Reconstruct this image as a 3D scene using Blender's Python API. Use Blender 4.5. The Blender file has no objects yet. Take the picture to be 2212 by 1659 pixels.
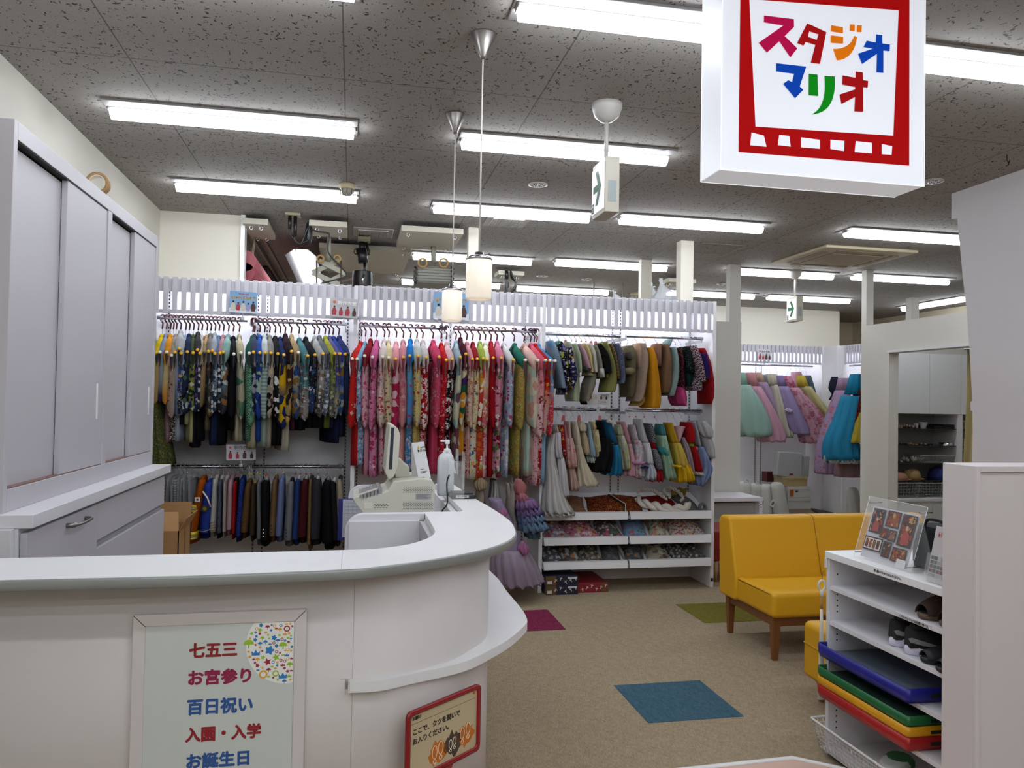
import bpy, bmesh, math, random
from mathutils import Vector, Matrix
C = bpy.context.scene.collection
sc = bpy.context.scene
PI = math.pi
# ---------------------------------------------------------------- camera, exposure, world
W, H, F = 2212.0, 1659.0, 1684.1
YAW, PITCH, ROLL, CH = .2021, .0215, .0174, 1.535
CEIL = 2.986
_cy, _sy, _cp, _sp = math.cos(YAW), math.sin(YAW), math.cos(PITCH), math.sin(PITCH)
_f = Vector((_sy*_cp, _cy*_cp, _sp)); _r = Vector((_cy, -_sy, 0)); _u = _r.cross(_f)
_r2 = math.cos(ROLL)*_r + math.sin(ROLL)*_u
_u2 = -math.sin(ROLL)*_r + math.cos(ROLL)*_u
cam = bpy.data.cameras.new('camera'); co = bpy.data.objects.new('camera', cam); C.objects.link(co)
cam.sensor_width = 36; cam.lens = F/W*36; cam.clip_start = .02; cam.clip_end = 60
M = Matrix.Identity(4)
for i, v in enumerate((_r2, _u2, -_f)):
    for k in range(3): M[k][i] = v[k]
M[2][3] = CH
co.matrix_world = M
sc.camera = co
sc.view_settings.view_transform = 'Standard'; sc.view_settings.look = 'None'
sc.view_settings.gamma = 1; sc.view_settings.use_curve_mapping = False
sc.view_settings.exposure = 2.15
sc.cycles.use_denoising = True
sc.cycles.max_bounces = 7; sc.cycles.diffuse_bounces = 6; sc.cycles.glossy_bounces = 3
sc.cycles.transparent_max_bounces = 10; sc.cycles.sample_clamp_indirect = 6
sc.cycles.caustics_reflective = False; sc.cycles.caustics_refractive = False
wd = bpy.data.worlds.new('world'); sc.world = wd; wd.use_nodes = True
wd.node_tree.nodes['Background'].inputs[0].default_value = (.9, .93, 1, 1)
wd.node_tree.nodes['Background'].inputs[1].default_value = .3
LAMP = 6.5     # fluorescent lens emission

# points of the place measured along a sight line at a known height / depth / side
def _ray(px, py): return (px-W/2)*_r2 - (py-H/2)*_u2 + F*_f
def AZ(px, py, z=0.0):
    d = _ray(px, py); t = (z-CH)/d.z; return Vector((d.x*t, d.y*t, z))
def AY(px, py, y):
    d = _ray(px, py); t = y/d.y; return Vector((d.x*t, y, CH+d.z*t))
def AX(px, py, x):
    d = _ray(px, py); t = x/d.x; return Vector((x, d.y*t, CH+d.z*t))

# ---------------------------------------------------------------- materials
def lin(c):
    if isinstance(c, str) and len(c) == 4: c = '#'+''.join(k*2 for k in c[1:])
    if isinstance(c, str):
        c = c.lstrip('#'); c = [int(c[i:i+2], 16)/255 for i in (0, 2, 4)]
    return tuple((v/12.92 if v <= .04045 else ((v+.055)/1.055)**2.4) for v in c[:3]) + (1,)
_m = {}
class N:
    def __init__(s, name):
        s.m = bpy.data.materials.new(name); s.m.use_nodes = True
        s.t = s.m.node_tree; s.b = s.t.nodes['Principled BSDF']; s.n = s.t.nodes
    def add(s, t, **k):
        n = s.n.new(t)
        for a, v in k.items(): setattr(n, a, v)
        return n
    def link(s, a, b): s.t.links.new(a, b)
    def coord(s, scale=(1, 1, 1), out='Object', rot=(0, 0, 0)):
        c = s.add('ShaderNodeTexCoord'); mp = s.add('ShaderNodeMapping')
        mp.inputs['Scale'].default_value = scale; mp.inputs['Rotation'].default_value = rot
        s.link(c.outputs[out], mp.inputs[0]); return mp.outputs[0]
    def ramp(s, fac, stops, interp='LINEAR'):
        r = s.add('ShaderNodeValToRGB'); r.color_ramp.interpolation = interp
        el = r.color_ramp.elements
        while len(el) < len(stops): el.new(.5)
        for e, (p, c) in zip(el, stops): e.position = p; e.color = c
        s.link(fac, r.inputs[0]); return r.outputs[0]
    def mix(s, fac, a, b, mode='MIX'):
        n = s.add('ShaderNodeMix', data_type='RGBA', blend_type=mode)
        for sock, v in ((0, fac), (6, a), (7, b)):
            if hasattr(v, 'is_linked') or hasattr(v, 'links'): s.link(v, n.inputs[sock])
            else: n.inputs[sock].default_value = v
        return n.outputs[2]
    def math(s, op, a, b=0.0):
        n = s.add('ShaderNodeMath', operation=op)
        for i, v in ((0, a), (1, b)):
            if hasattr(v, 'links'): s.link(v, n.inputs[i])
            else: n.inputs[i].default_value = v
        return n.outputs[0]
    def noise(s, vec, scale, detail=2):
        n = s.add('ShaderNodeTexNoise'); n.inputs['Scale'].default_value = scale; n.inputs['Detail'].default_value = detail
        s.link(vec, n.inputs[0]); return n
    def voro(s, vec, scale, feat='F1'):
        n = s.add('ShaderNodeTexVoronoi', feature=feat); n.inputs['Scale'].default_value = scale
        s.link(vec, n.inputs[0]); return n
    def bump(s, h, strength=.3, dist=.01):
        n = s.add('ShaderNodeBump'); n.inputs['Strength'].default_value = strength; n.inputs['Distance'].default_value = dist
        s.link(h, n.inputs['Height']); s.link(n.outputs[0], s.b.inputs['Normal'])
_lin = lin
def mat(name, col, rough=.5, metal=0, bump=0, bscale=200, spec=.5, var=0, alpha=1, trans=0, emit=0, coat=0):
    key = (name, str(col), rough, metal, bump, bscale, spec, var, alpha, trans, emit, coat)
    if key in _m: return _m[key]
    n = N(name); b = n.b
    b.inputs['Base Color'].default_value = lin(col); b.inputs['Roughness'].default_value = rough
    b.inputs['Metallic'].default_value = metal; b.inputs['Specular IOR Level'].default_value = spec
    b.inputs['Coat Weight'].default_value = coat
    if trans: b.inputs['Transmission Weight'].default_value = trans; b.inputs['IOR'].default_value = 1.3
    if alpha < 1: b.inputs['Alpha'].default_value = alpha
    if emit:
        b.inputs['Emission Color'].default_value = lin(col); b.inputs['Emission Strength'].default_value = emit
    if bump or var:
        v = n.coord(); ns = n.noise(v, bscale, 3)
        if bump: n.bump(ns.outputs[0], bump, .002)
        if var:
            n2 = n.noise(v, 3, 3)
            l = lin(col); d = tuple(x*(1-var) for x in l[:3])+(1,)
            n.link(n.ramp(n2.outputs[0], [(.35, d), (.65, l)]), b.inputs['Base Color'])
    _m[key] = n.m; return n.m
def m_ceiling():
    n = N('ceiling_board'); b = n.b; b.inputs['Roughness'].default_value = .9
    v = n.coord()
    warp = n.noise(v, 14, 2); wv = n.mix(.12, v, warp.outputs[1])
    mp = n.add('ShaderNodeMapping'); mp.inputs['Scale'].default_value = (1, .42, 1); mp.inputs['Rotation'].default_value = (0, 0, .35); n.link(wv, mp.inputs[0])
    vo = n.voro(mp.outputs[0], 62); 
    size = n.ramp(n.noise(v, 45, 1).outputs[0], [(.38, (0, 0, 0, 1)), (.60, (.33, .33, .33, 1))])
    hole = n.math('LESS_THAN', vo.outputs['Distance'], size)
    fine = n.noise(v, 320, 1)
    base = n.ramp(fine.outputs[0], [(.4, lin('#8d8883')), (.6, lin('#9b9691'))])
    c1 = n.mix(n.math('MULTIPLY', hole, .9), base, lin('#262120'))
    sep = n.add('ShaderNodeSeparateXYZ'); n.link(n.coord(), sep.inputs[0])
    # board joints every .91 m, both ways
    def joint(o, off):
        a = n.math('ADD', o, off); a = n.math('DIVIDE', a, .91); fr = n.math('FRACT', a)
        d = n.math('ABSOLUTE', n.math('SUBTRACT', fr, .5)); return n.math('GREATER_THAN', d, .4966)
    j = n.math('MAXIMUM', joint(sep.outputs[0], 20*.91+.9746), joint(sep.outputs[1], 20*.91-3.607))
    c2 = n.mix(n.math('MULTIPLY', j, .75), c1, lin('#474340'))
    n.link(c2, b.inputs['Base Color']); n.bump(n.math('MULTIPLY', hole, -1.0), .5, .003)
    return n.m
def m_carpet(name, a, bcol):
    n = N(name); b = n.b; b.inputs['Roughness'].default_value = 1; b.inputs['Specular IOR Level'].default_value = .1
    v = n.coord((1, .16, 1)); s1 = n.noise(v, 260, 2)
    v2 = n.coord((1, .5, 1)); s2 = n.noise(v2, 30, 3); s3 = n.noise(n.coord(), 900, 1)
    f = n.math('ADD', n.math('MULTIPLY', s1.outputs[0], .55), n.math('MULTIPLY', s2.outputs[0], .2)); f = n.math('ADD', f, n.math('MULTIPLY', s3.outputs[0], .25))
    n.link(n.ramp(f, [(.4, lin(a)), (.6, lin(bcol))]), b.inputs['Base Color']); n.bump(f, .6, .003); return n.m
# cloth: base colour top -> bottom (dyed fade) with printed motifs
def cloth(top, bot=None, kind='plain', motif=('#ffffff',), scale=30, z0=-.2, z1=-.9, thr=.42, rough=.75, sheen=.2, alpha=1):
    key = ('cloth', top, bot, kind, tuple(motif), scale, z0, z1, thr, rough, alpha)
    if key in _m: return _m[key]
    DK = .60
    def lin(c): return tuple(v*DK for v in _lin(c)[:3])+(1,)
    n = N('fabric'); b = n.b; b.inputs['Roughness'].default_value = rough+.1; b.inputs['Specular IOR Level'].default_value = .12
    if alpha < 1: b.inputs['Alpha'].default_value = alpha
    v = n.coord()
    if bot:
        sep = n.add('ShaderNodeSeparateXYZ'); n.link(v, sep.inputs[0])
        f = n.math('DIVIDE', n.math('SUBTRACT', sep.outputs[2], z0), z1-z0)
        f = n.math('ADD', f, n.math('MULTIPLY', n.math('SUBTRACT', n.noise(v, 6).outputs[0], .5), .3))
        base = n.ramp(f, [(.25, lin(top)), (.6, lin(bot))])
    else: base = lin(top)
    if kind in ('floral', 'dots', 'speckle'):
        vec = v
        if kind == 'speckle':
            w = n.noise(v, scale*.9, 1); vec = n.mix(.08, v, w.outputs[1])
        vo = n.voro(vec, scale); dist = vo.outputs['Distance']; lim = thr
        if kind == 'floral':   # five-petalled blossoms: the radius swings with the angle round the blossom's middle
            sb_ = n.add('ShaderNodeVectorMath', operation='SUBTRACT'); n.link(vec, sb_.inputs[0]); n.link(vo.outputs['Position'], sb_.inputs[1])
            sx = n.add('ShaderNodeSeparateXYZ'); n.link(sb_.outputs[0], sx.inputs[0])
            ang = n.math('ARCTAN2', sx.outputs[2], n.math('ADD', sx.outputs[0], sx.outputs[1]))
            lim = n.math('MULTIPLY', n.math('ADD', n.math('MULTIPLY', n.math('COSINE', n.math('MULTIPLY', ang, 5.0)), .28), .95), thr+.06)
        msk = n.math('LESS_THAN', dist, lim)
        if kind == 'floral': msk = n.math('MULTIPLY', msk, n.math('GREATER_THAN', dist, .09))
        bw = n.add('ShaderNodeSeparateColor'); n.link(vo.outputs['Color'], bw.inputs[0])
        k = len(motif)
        col = n.ramp(bw.outputs[0], [(i/k, lin(c)) for i, c in enumerate(motif)], 'CONSTANT')
        if kind == 'floral' : msk = n.math('MULTIPLY', msk, n.math('GREATER_THAN', bw.outputs[1], .22))
        base = n.mix(msk, base, col)
        if kind == 'floral':   # small buds and leaves scattered between the blossoms
            v3 = n.voro(v, scale*2.6); b3 = n.add('ShaderNodeSeparateColor'); n.link(v3.outputs['Color'], b3.inputs[0])
            m3 = n.math('MULTIPLY', n.math('LESS_THAN', v3.outputs['Distance'], .26), n.math('GREATER_THAN', b3.outputs[2], .45))
            m3 = n.math('MULTIPLY', m3, n.math('GREATER_THAN', dist, lim))
            base = n.mix(m3, base, n.ramp(b3.outputs[0], [(i/k, lin(c)) for i, c in enumerate(list(motif)[::-1])], 'CONSTANT'))
    elif kind == 'stripe':
        wv = n.add('ShaderNodeTexWave', bands_direction='Z'); wv.inputs['Scale'].default_value = scale; n.link(v, wv.inputs[0])
        base = n.mix(n.math('GREATER_THAN', wv.outputs[1], .5), base, lin(motif[0]))
    elif kind == 'vstripe':
        wv = n.add('ShaderNodeTexWave', bands_direction='Y'); wv.inputs['Scale'].default_value = scale; n.link(v, wv.inputs[0])
        base = n.mix(n.math('GREATER_THAN', wv.outputs[1], .5), base, lin(motif[0]))
    elif kind == 'check':
        ck = n.add('ShaderNodeTexChecker'); ck.inputs['Scale'].default_value = scale; n.link(n.coord(rot=(.3, .2, .3)), ck.inputs[0])
        base = n.mix(ck.outputs[1], base, lin(motif[0]))
    elif kind == 'block':
        vo = n.voro(v, scale); bw = n.add('ShaderNodeSeparateColor'); n.link(vo.outputs['Color'], bw.inputs[0])
        k = len(motif)+1
        cols = [None]+list(motif)
        msk = n.math('GREATER_THAN', bw.outputs[0], .5)
        col = n.ramp(bw.outputs[1], [(i/len(motif), lin(c)) for i, c in enumerate(motif)], 'CONSTANT')
        base = n.mix(msk, base, col)
    elif kind == 'fur':
        ns = n.noise(v, 160, 3); base = n.mix(ns.outputs[0], tuple(x*.65 for x in lin(top)[:3])+(1,), lin(top)); n.bump(ns.outputs[0], .8, .006)
    if isinstance(base, tuple): b.inputs['Base Color'].default_value = base
    else: n.link(base, b.inputs['Base Color'])
    if kind != 'fur':
        n.bump(n.noise(n.coord((1, 1, .10)), 46, 2).outputs[0], .65, .014)
    _m[key] = n.m; return n.m

WHITE = mat('white_laminate', '#d6d5da', .42, var=.03)
WHITE2 = mat('white_panel', '#cfcdd0', .5, var=.03)
TOPW = mat('counter_top_white', '#e3e3e5', .32, var=.03)
FACE = mat('counter_front', '#cdc7c5', .5, var=.03)
WALLP = mat('wallpaper', '#cdc9be', .85, bump=.25, bscale=160)
CREAM = mat('cream_paint', '#e6e1d4', .8, bump=.1)
GREYW = mat('grey_white_wall', '#c6c3bc', .8, bump=.2, bscale=150)
CHROME = mat('chrome', '#c8c8cc', .18, 1)
STEEL = mat('brushed_steel', '#8d8885', .35, .9)
BLACK = mat('black_plastic', '#0d0d10', .4)
DARK = mat('dark_slot', '#1b1918', .7)
EDGE = mat('grey_edge', '#8f9290', .35, .25)
GLASS = mat('clear_acrylic', '#f4f8f8', .03, alpha=.09, spec=.7)
MAROON = mat('maroon_plastic', '#4a0d1a', .35)
TUBE = None
# ---------------------------------------------------------------- objects
def tag(o, label=None, cat=None, group=None, kind=None):
    if label: o['label'] = label
    if cat: o['category'] = cat
    if group: o['group'] = group
    if kind: o['kind'] = kind
    return o
def thing(name, label, cat, loc=(0, 0, 0), rz=0, group=None):
    o = bpy.data.objects.new(name, None); C.objects.link(o); o.empty_display_size = .05
    o.location = loc; o.rotation_euler = (0, 0, rz)
    return tag(o, label, cat, group)
class MB:
    def __init__(s): s.v = []; s.f = []; s.mi = []; s.sm = []
    def _a(s, vs, fs, mi=0, smooth=False):
        k = len(s.v); s.v += [tuple(p) for p in vs]
        for f in fs: s.f.append([i+k for i in f]); s.mi.append(mi); s.sm.append(smooth)
        return s
    def box(s, x0, x1, y0, y1, z0, z1, mi=0):
        if x0 > x1: x0, x1 = x1, x0
        if y0 > y1: y0, y1 = y1, y0
        if z0 > z1: z0, z1 = z1, z0
        return s._a([(x0, y0, z0), (x1, y0, z0), (x1, y1, z0), (x0, y1, z0), (x0, y0, z1), (x1, y0, z1), (x1, y1, z1), (x0, y1, z1)],
                    [(3, 2, 1, 0), (4, 5, 6, 7), (0, 1, 5, 4), (1, 2, 6, 5), (2, 3, 7, 6), (3, 0, 4, 7)], mi)
    def prism(s, poly, z0, z1, mi=0, T=None):
        n = len(poly); a = sum(poly[i][0]*poly[(i+1) % n][1]-poly[(i+1) % n][0]*poly[i][1] for i in range(n))
        if a < 0: poly = list(poly)[::-1]
        vs = [(p[0], p[1], z0) for p in poly]+[(p[0], p[1], z1) for p in poly]
        if T: vs = [T @ Vector(v) for v in vs]
        fs = [tuple(range(n))[::-1], tuple(range(n, 2*n))]+[(i, (i+1) % n, (i+1) % n+n, i+n) for i in range(n)]
        return s._a(vs, fs, mi)
    def quad(s, a, b, c, d, mi=0): return s._a([a, b, c, d], [(0, 1, 2, 3)], mi)
    def loft(s, rings, mi=0, cap=True, closed=True, smooth=True):
        n = len(rings[0]); vs = [p for r in rings for p in r]; fs = []
        m = n if closed else n-1
        for k in range(len(rings)-1):
            for i in range(m):
                j = (i+1) % n; fs.append((k*n+i, k*n+j, (k+1)*n+j, (k+1)*n+i))
        s._a(vs, fs, mi, smooth)
        if cap:
            k = len(s.v)-len(vs)
            for r0 in (0, len(rings)-1):
                f = [k+r0*n+i for i in range(n)]
                if r0 == 0: f = f[::-1]
                s.f.append(f); s.mi.append(mi); s.sm.append(False)
        return s
    def tube(s, pts, r, n=8, mi=0, cap=True):
        pts = [Vector(p) for p in pts]; rings = []; up = None
        for i, p in enumerate(pts):
            t = (pts[min(i+1, len(pts)-1)]-pts[max(i-1, 0)]).normalized()
            if up is None:
                up = Vector((0, 0, 1)) if abs(t.z) < .9 else Vector((0, 1, 0))
            a = t.cross(up)
            if a.length < 1e-4: a = t.cross(Vector((1, 0, 0)))
            a.normalize(); b = t.cross(a).normalized(); up = -b if b.length else up
            rr = r[i] if isinstance(r, (list, tuple)) else r
            rings.append([p+rr*(math.cos(q)*a+math.sin(q)*b) for q in [2*PI*k/n for k in range(n)]])
        return s.loft(rings, mi, cap)
    def cyl(s, c, r, z0, z1, n=20, mi=0, r2=None):
        r2 = r if r2 is None else r2
        R = lambda rr, z: [(c[0]+rr*math.cos(2*PI*k/n), c[1]+rr*math.sin(2*PI*k/n), z) for k in range(n)]
        return s.loft([R(r, z0), R(r2, z1)], mi)
    def lathe(s, c, prof, n=24, mi=0, cap=True, sx=1, sy=1):
        return s.loft([[(c[0]+sx*rr*math.cos(2*PI*k/n), c[1]+sy*rr*math.sin(2*PI*k/n), c[2]+z) for k in range(n)] for rr, z in prof], mi, cap)
    def ball(s, c, rx, ry=None, rz=None, n=12, m=8, mi=0):
        ry = ry or rx; rz = rz or rx
        return s.loft([[(c[0]+rx*math.sin(PI*(j+.02)/(m+.04))*math.cos(2*PI*k/n), c[1]+ry*math.sin(PI*(j+.02)/(m+.04))*math.sin(2*PI*k/n), c[2]-rz*math.cos(PI*j/m)) for k in range(n)] for j in range(m+1)], mi)
    def tf(s, Mx): s.v = [tuple(Mx @ Vector(p)) for p in s.v]; return s
    def obj(s, name, mats, parent=None, bevel=0, seg=2, sub=0, solid=0):
        me = bpy.data.meshes.new(name); me.from_pydata(s.v, [], s.f)
        for m in (mats if isinstance(mats, (list, tuple)) else [mats]): me.materials.append(m)
        for p, a, b in zip(me.polygons, s.mi, s.sm): p.material_index = a; p.use_smooth = b
        me.update()
        bm = bmesh.new(); bm.from_mesh(me); bmesh.ops.recalc_face_normals(bm, faces=bm.faces); bm.to_mesh(me); bm.free()
        o = bpy.data.objects.new(name, me); C.objects.link(o)
        if solid:
            d = o.modifiers.new('s', 'SOLIDIFY'); d.thickness = solid
        if bevel:
            d = o.modifiers.new('b', 'BEVEL'); d.width = bevel; d.segments = seg; d.limit_method = 'ANGLE'; d.angle_limit = .6
            for p in me.polygons: p.use_smooth = True
            w = o.modifiers.new('w', 'WEIGHTED_NORMAL'); w.keep_sharp = True
        if sub:
            d = o.modifiers.new('u', 'SUBSURF'); d.levels = sub; d.render_levels = sub
        if parent: o.parent = parent
        return o
def box(name, m, x0, x1, y0, y1, z0, z1, parent=None, bevel=0, seg=2): return MB().box(x0, x1, y0, y1, z0, z1).obj(name, m, parent, bevel, seg)
def struct(o): o['kind'] = 'structure'; return o
def copy_tree(o, parent=None):
    c = o.copy(); C.objects.link(c)
    if parent: c.parent = parent
    for ch in list(o.children): copy_tree(ch, c)
    return c
def plane_T(o, ex, ey):   # local x -> ex, local y -> ey, local z -> normal
    ex = Vector(ex).normalized(); ey = Vector(ey); ey = (ey-ex*ey.dot(ex)).normalized(); ez = ex.cross(ey)
    m = Matrix.Identity(4)
    for i, v in enumerate((ex, ey, ez)):
        for k in range(3): m[k][i] = v[k]
    for k in range(3): m[k][3] = o[k]
    return m
def text(s, size, m, T, parent, name='lettering', bold=0.0, depth=.0006, width=None, xs=1.0, align='LEFT'):
    cu = bpy.data.curves.new('t', 'FONT'); cu.body = s; cu.size = size; cu.extrude = depth; cu.align_x = align
    cu.resolution_u = 3
    o = bpy.data.objects.new('t', cu); C.objects.link(o)
    dg = bpy.context.evaluated_depsgraph_get(); me = bpy.data.meshes.new_from_object(o.evaluated_get(dg))
    C.objects.unlink(o); bpy.data.objects.remove(o)
    if width and len(me.vertices):
        a = [v.co.x for v in me.vertices]; w0 = max(a)-min(a); xs = width/w0 if w0 > 0 else 1
    me.transform(Matrix.Diagonal((xs, 1, 1, 1)))
    if bold:   # heavier strokes: the outline repeated a hair's breadth around
        bm = bmesh.new(); st = bold/2 if bold > .001 else bold
        for k, (dx, dy) in enumerate(((0, 0), (1, 0), (-1, 0), (0, 1), (0, -1), (.7, .7), (-.7, -.7), (.7, -.7), (-.7, .7))):
            m2 = me.copy(); m2.transform(Matrix.Translation((dx*bold, dy*bold, k*.00004))); bm.from_mesh(m2); bpy.data.meshes.remove(m2)
        bm.to_mesh(me); bm.free()
    me.transform(T)
    me.materials.clear(); me.materials.append(m)
    r = bpy.data.objects.new(name, me); C.objects.link(r)
    if parent: r.parent = parent
    return r
def smooth_poly(pts, n=8):   # Catmull-Rom through open list
    out = []
    for i in range(len(pts)-1):
        p0 = pts[max(i-1, 0)]; p1 = pts[i]; p2 = pts[i+1]; p3 = pts[min(i+2, len(pts)-1)]
        for k in range(n):
            t = k/n
            out.append(tuple(.5*((2*b)+(-a+c)*t+(2*a-5*b+4*c-d)*t*t+(-a+3*b-3*c+d)*t**3) for a, b, c, d in zip(p0, p1, p2, p3)))
    out.append(tuple(pts[-1])); return out
ORD = ['leftmost', 'second', 'third', 'fourth', 'fifth', 'sixth', 'seventh', 'eighth', 'ninth', 'tenth', 'eleventh', 'twelfth', 'thirteenth', 'fourteenth', 'fifteenth', 'sixteenth', 'seventeenth', 'eighteenth', 'nineteenth', 'twentieth', 'twenty-first', 'twenty-second', 'twenty-third']
def nth(i): return 'leftmost' if i == 0 else ORD[i]+' from left'
# ================================================================ SETTING
XL, YB = -1.51, 10.62
struct(box('floor', m_carpet('carpet', '#857661', '#a3937b'), XL-.2, 9.2, -3.2, 12.2, -.06, 0))
struct(box('ceiling', m_ceiling(), XL-.2, 9.2, -3.2, 12.2, CEIL, CEIL+.06))
struct(box('wall_left', WALLP, XL-.1, XL, -3.2, YB, 0, CEIL))
struct(box('wall_behind', WALLP, XL, 9.2, -3.2, -3.1, 0, CEIL))
struct(box('wall_back', CREAM, XL, 7.25, YB, YB+.1, 0, CEIL))
struct(box('wall_back_right', mat('beige_wall', '#cfc3ac', .9), 7.25, 9.1, 12.0, 12.1, 0, CEIL))
struct(box('wall_return', mat('beige_wall', '#cfc3ac', .9), 7.25, 7.33, YB+.1, 12.0, 0, CEIL))
struct(box('wall_right', mat('beige_wall', '#cfc3ac', .9), 8.45, 8.55, -3.2, 12.1, 0, CEIL))
# screen wall beside the studio, left
t = box('wall_studio_screen', CREAM, XL, -.90, 6.55, 6.62, 0, CEIL); struct(t)
o = MB().box(-.90, -.868, 6.52, 6.64, 2.3, CEIL).obj('trim_1', mat('white_rail', '#e6e6e6', .3, .1)); struct(o)
# wall of the waiting area, y = 7.45, from behind the racks to the post
struct(box('wall_middle', GREYW, 2.84, 3.935, 7.42, 7.49, 0, 2.39))
struct(box('wall_doorway_side', GREYW, 5.31, 5.42, 6.95, 7.39, 0, 2.394))
struct(box('wall_doorway_top', GREYW, 5.31, 5.42, 4.9, 6.95, 2.11, 2.394))
struct(box('trim_2', WHITE2, 5.285, 5.43, 4.9, 6.95, 2.085, 2.11))
# posts to the ceiling
for nm, (x0, x1, y0, y1, zb) in zip('3456789', [(.93, 1.015, 6.46, 6.545, 2.4), (2.835, 2.95, 7.43, 7.5, 2.39), (2.836, 2.955, 6.46, 6.56, 2.4), (3.80, 3.925, 7.42, 7.50, 2.39), (5.31, 5.395, 7.31, 7.39, 2.394), (7.17, 7.29, 8.96, 9.06, 2.0)]):
    struct(box('trim_'+nm, GREYW if nm > '5' else CREAM, x0, x1, y0, y1, zb, CEIL))
# big curved side boards at the right, standing on the half wall side
o = MB()
prof = [(2080, 425), (2080, 476), (2093, 474), (2105, 600), (2114, 680), (2120, 760), (2125, 850), (2127, 930), (2125, 1000)]
P = [AX(a, b, 4.03) for a, b in prof]
poly = [(-p.y, p.z) for p in P]; poly[0] = (poly[0][0], CEIL)
poly += [(poly[-1][0], 0), (-3.6, 0), (-3.6, CEIL)]
o.prism(poly, 0, .09, T=plane_T((4.03, 0, 0), (0, -1, 0), (0, 0, 1)))
struct(o.obj('wall_right_board', mat('lilac_board', '#c9c5c8', .6)))
struct(box('wall_right_pillar', mat('lilac_board', '#c9c5c8', .6), 3.985, 4.03, 3.2, 4.02, 0, CEIL))
t = box('thermostat_box', mat('white_plastic', '#d5d3d8', .4), 3.985, 4.03, 4.27, 4.42, AX(2118, 888, 4.0).z, AX(2118, 867, 4.0).z, bevel=.004)
tag(t, 'small white box fixed to the side board beside the beige curtain', 'wall box')
# half wall in front of the shoe shelf
hw = MB().box(2.03, 3.9, 2.235, 2.375, 0, 1.345)
struct(hw.obj('wall_half', mat('half_wall_paint', '#cdc6c6', .55), bevel=.003))
o = MB(); o.box(2.03, 2.046, 2.222, 2.236, 0, 1.345); o.box(2.046, 3.9, 2.222, 2.236, 1.325, 1.345)
struct(o.obj('trim_10', mat('half_wall_paint', '#cdc6c6', .55), bevel=.002))
# entrance floor with white edging at the bottom of the picture
A, B, D = AZ(1440, 1662), AZ(1712, 1644.5), AZ(1790, 1668)
pA = (B.x-1.2, B.y-.05)
poly = [(pA[0], 2.2), pA, (B.x, B.y), (B.x+.16, B.y-.13), (B.x+.16, 2.2)]
o = MB().prism(poly, 0, .012); struct(o.obj('floor_entrance', mat('pink_vinyl', '#c9a796', .5, var=.05)))
o = MB().tube([(p[0], p[1], .012) for p in poly[:]], .011, 6); struct(o.obj('trim_11', mat('white_edging', '#dedede', .4)))
# coloured carpet tiles
def tile(label, x0, x1, y0, y1, a, b):
    t = box('carpet_tile', m_carpet('tile', a, b), x0, x1, y0, y1, 0, .002); tag(t, label, 'carpet tile')
tile('blue carpet tile in the middle of the beige floor', 1.425, 1.925, 3.56, 4.06, '#35505e', '#476474')
tile('magenta carpet tile beside the curved counter shelf', .945, 1.445, 5.10, 5.605, '#651e3b', '#7c2f4b')
tile('olive carpet tile under the yellow sofa', 2.455, 2.96, 5.11, 5.615, '#635d25', '#766f30')
a = AZ(1610, 1106); tile('olive carpet tile beyond the doorway near the white bags', a.x, a.x+.5, a.y-.75, a.y-.25, '#635d25', '#766f30')
# hatch, vents, air conditioner, downlights, detectors
a = AZ(1500, 529, CEIL)
o = MB(); x, y = 3.04, 6.5
for q in ((x, x+.46, y, y+.012), (x, x+.46, y+.46, y+.472), (x, x+.012, y, y+.472), (x+.448, x+.46, y, y+.472)): o.box(*q, CEIL-.004, CEIL)
tag(o.obj('ceiling_hatch', mat('hatch_frame', '#8d8882', .6)), 'square access hatch in the ceiling above the right rack', 'ceiling hatch')
def vent(x, y, label):
    r = thing('ceiling_vent', label, 'ceiling vent', (x, y, CEIL), 0, 'ceiling vents')
    MB().box(-.17, .17, -.17, .17, -.012, 0).obj('frame', mat('vent_frame', '#9b968f', .5), r, .004)
    MB().box(-.125, .125, -.125, .125, -.014, -.0125).obj('backing', DARK, r)
    o = MB()
    for k in range(13): o.box(-.125+k*.0208-.003, -.125+k*.0208+.003, -.125, .125, -.02, -.012)
    for k in range(8): o.box(-.125, .125, -.125+k*.0357-.003, -.125+k*.0357+.003, -.02, -.012)
    o.obj('grille', mat('vent_grille', '#b5b1ab', .5), r)
vent(1.19, 6.15, 'square ceiling vent beside the cords of the pendant lamps')
vent(.15, 6.88, 'square ceiling vent above the photo studio equipment')
ac = thing('ceiling_air_conditioner', 'cream four-way cassette air conditioner in ceiling near second exit sign', 'air conditioner', (4.6, 6.72, CEIL))
ACM = mat('ac_plastic', '#b9ab90', .5)
MB().box(-.475, .475, -.475, .475, -.03, 0).obj('panel', ACM, ac, .01)
MB().box(-.27, .27, -.27, .27, -.04, -.03).obj('intake_grille', mat('ac_grille', '#9c8c70', .6), ac, .006)
for k in range(4):
    MB().box(-.3, .3, .33, .40, -.036, -.03).tf(Matrix.Rotation(k*PI/2, 4, 'Z')).obj('louvre', mat('ac_louvre', '#8a7c64', .5), ac, .003)
def downlight(px, py, label):
    a = AZ(px, py, CEIL); r = thing('downlight', label, 'downlight', a, 0, 'recessed downlights')
    MB().lathe((0, 0, 0), [(.065, 0), (.065, -.006), (.05, -.008), (.045, 0)], 24).obj('ring', mat('dl_ring', '#b3aca4', .4), r)
    o = MB().cyl((0, 0), .044, -.004, -.001, 20)
    for k in range(6): o.ball((.026*math.cos(k), .026*math.sin(k), -.007), .008, n=6, m=4)
    o.obj('reflector', CHROME, r)
downlight(1162, 398, 'unlit downlight left of the nearer exit sign')
downlight(2015, 391, 'unlit downlight right of the hanging shop sign')
downlight(1268, 603, 'unlit downlight far back above the right rack')
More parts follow.
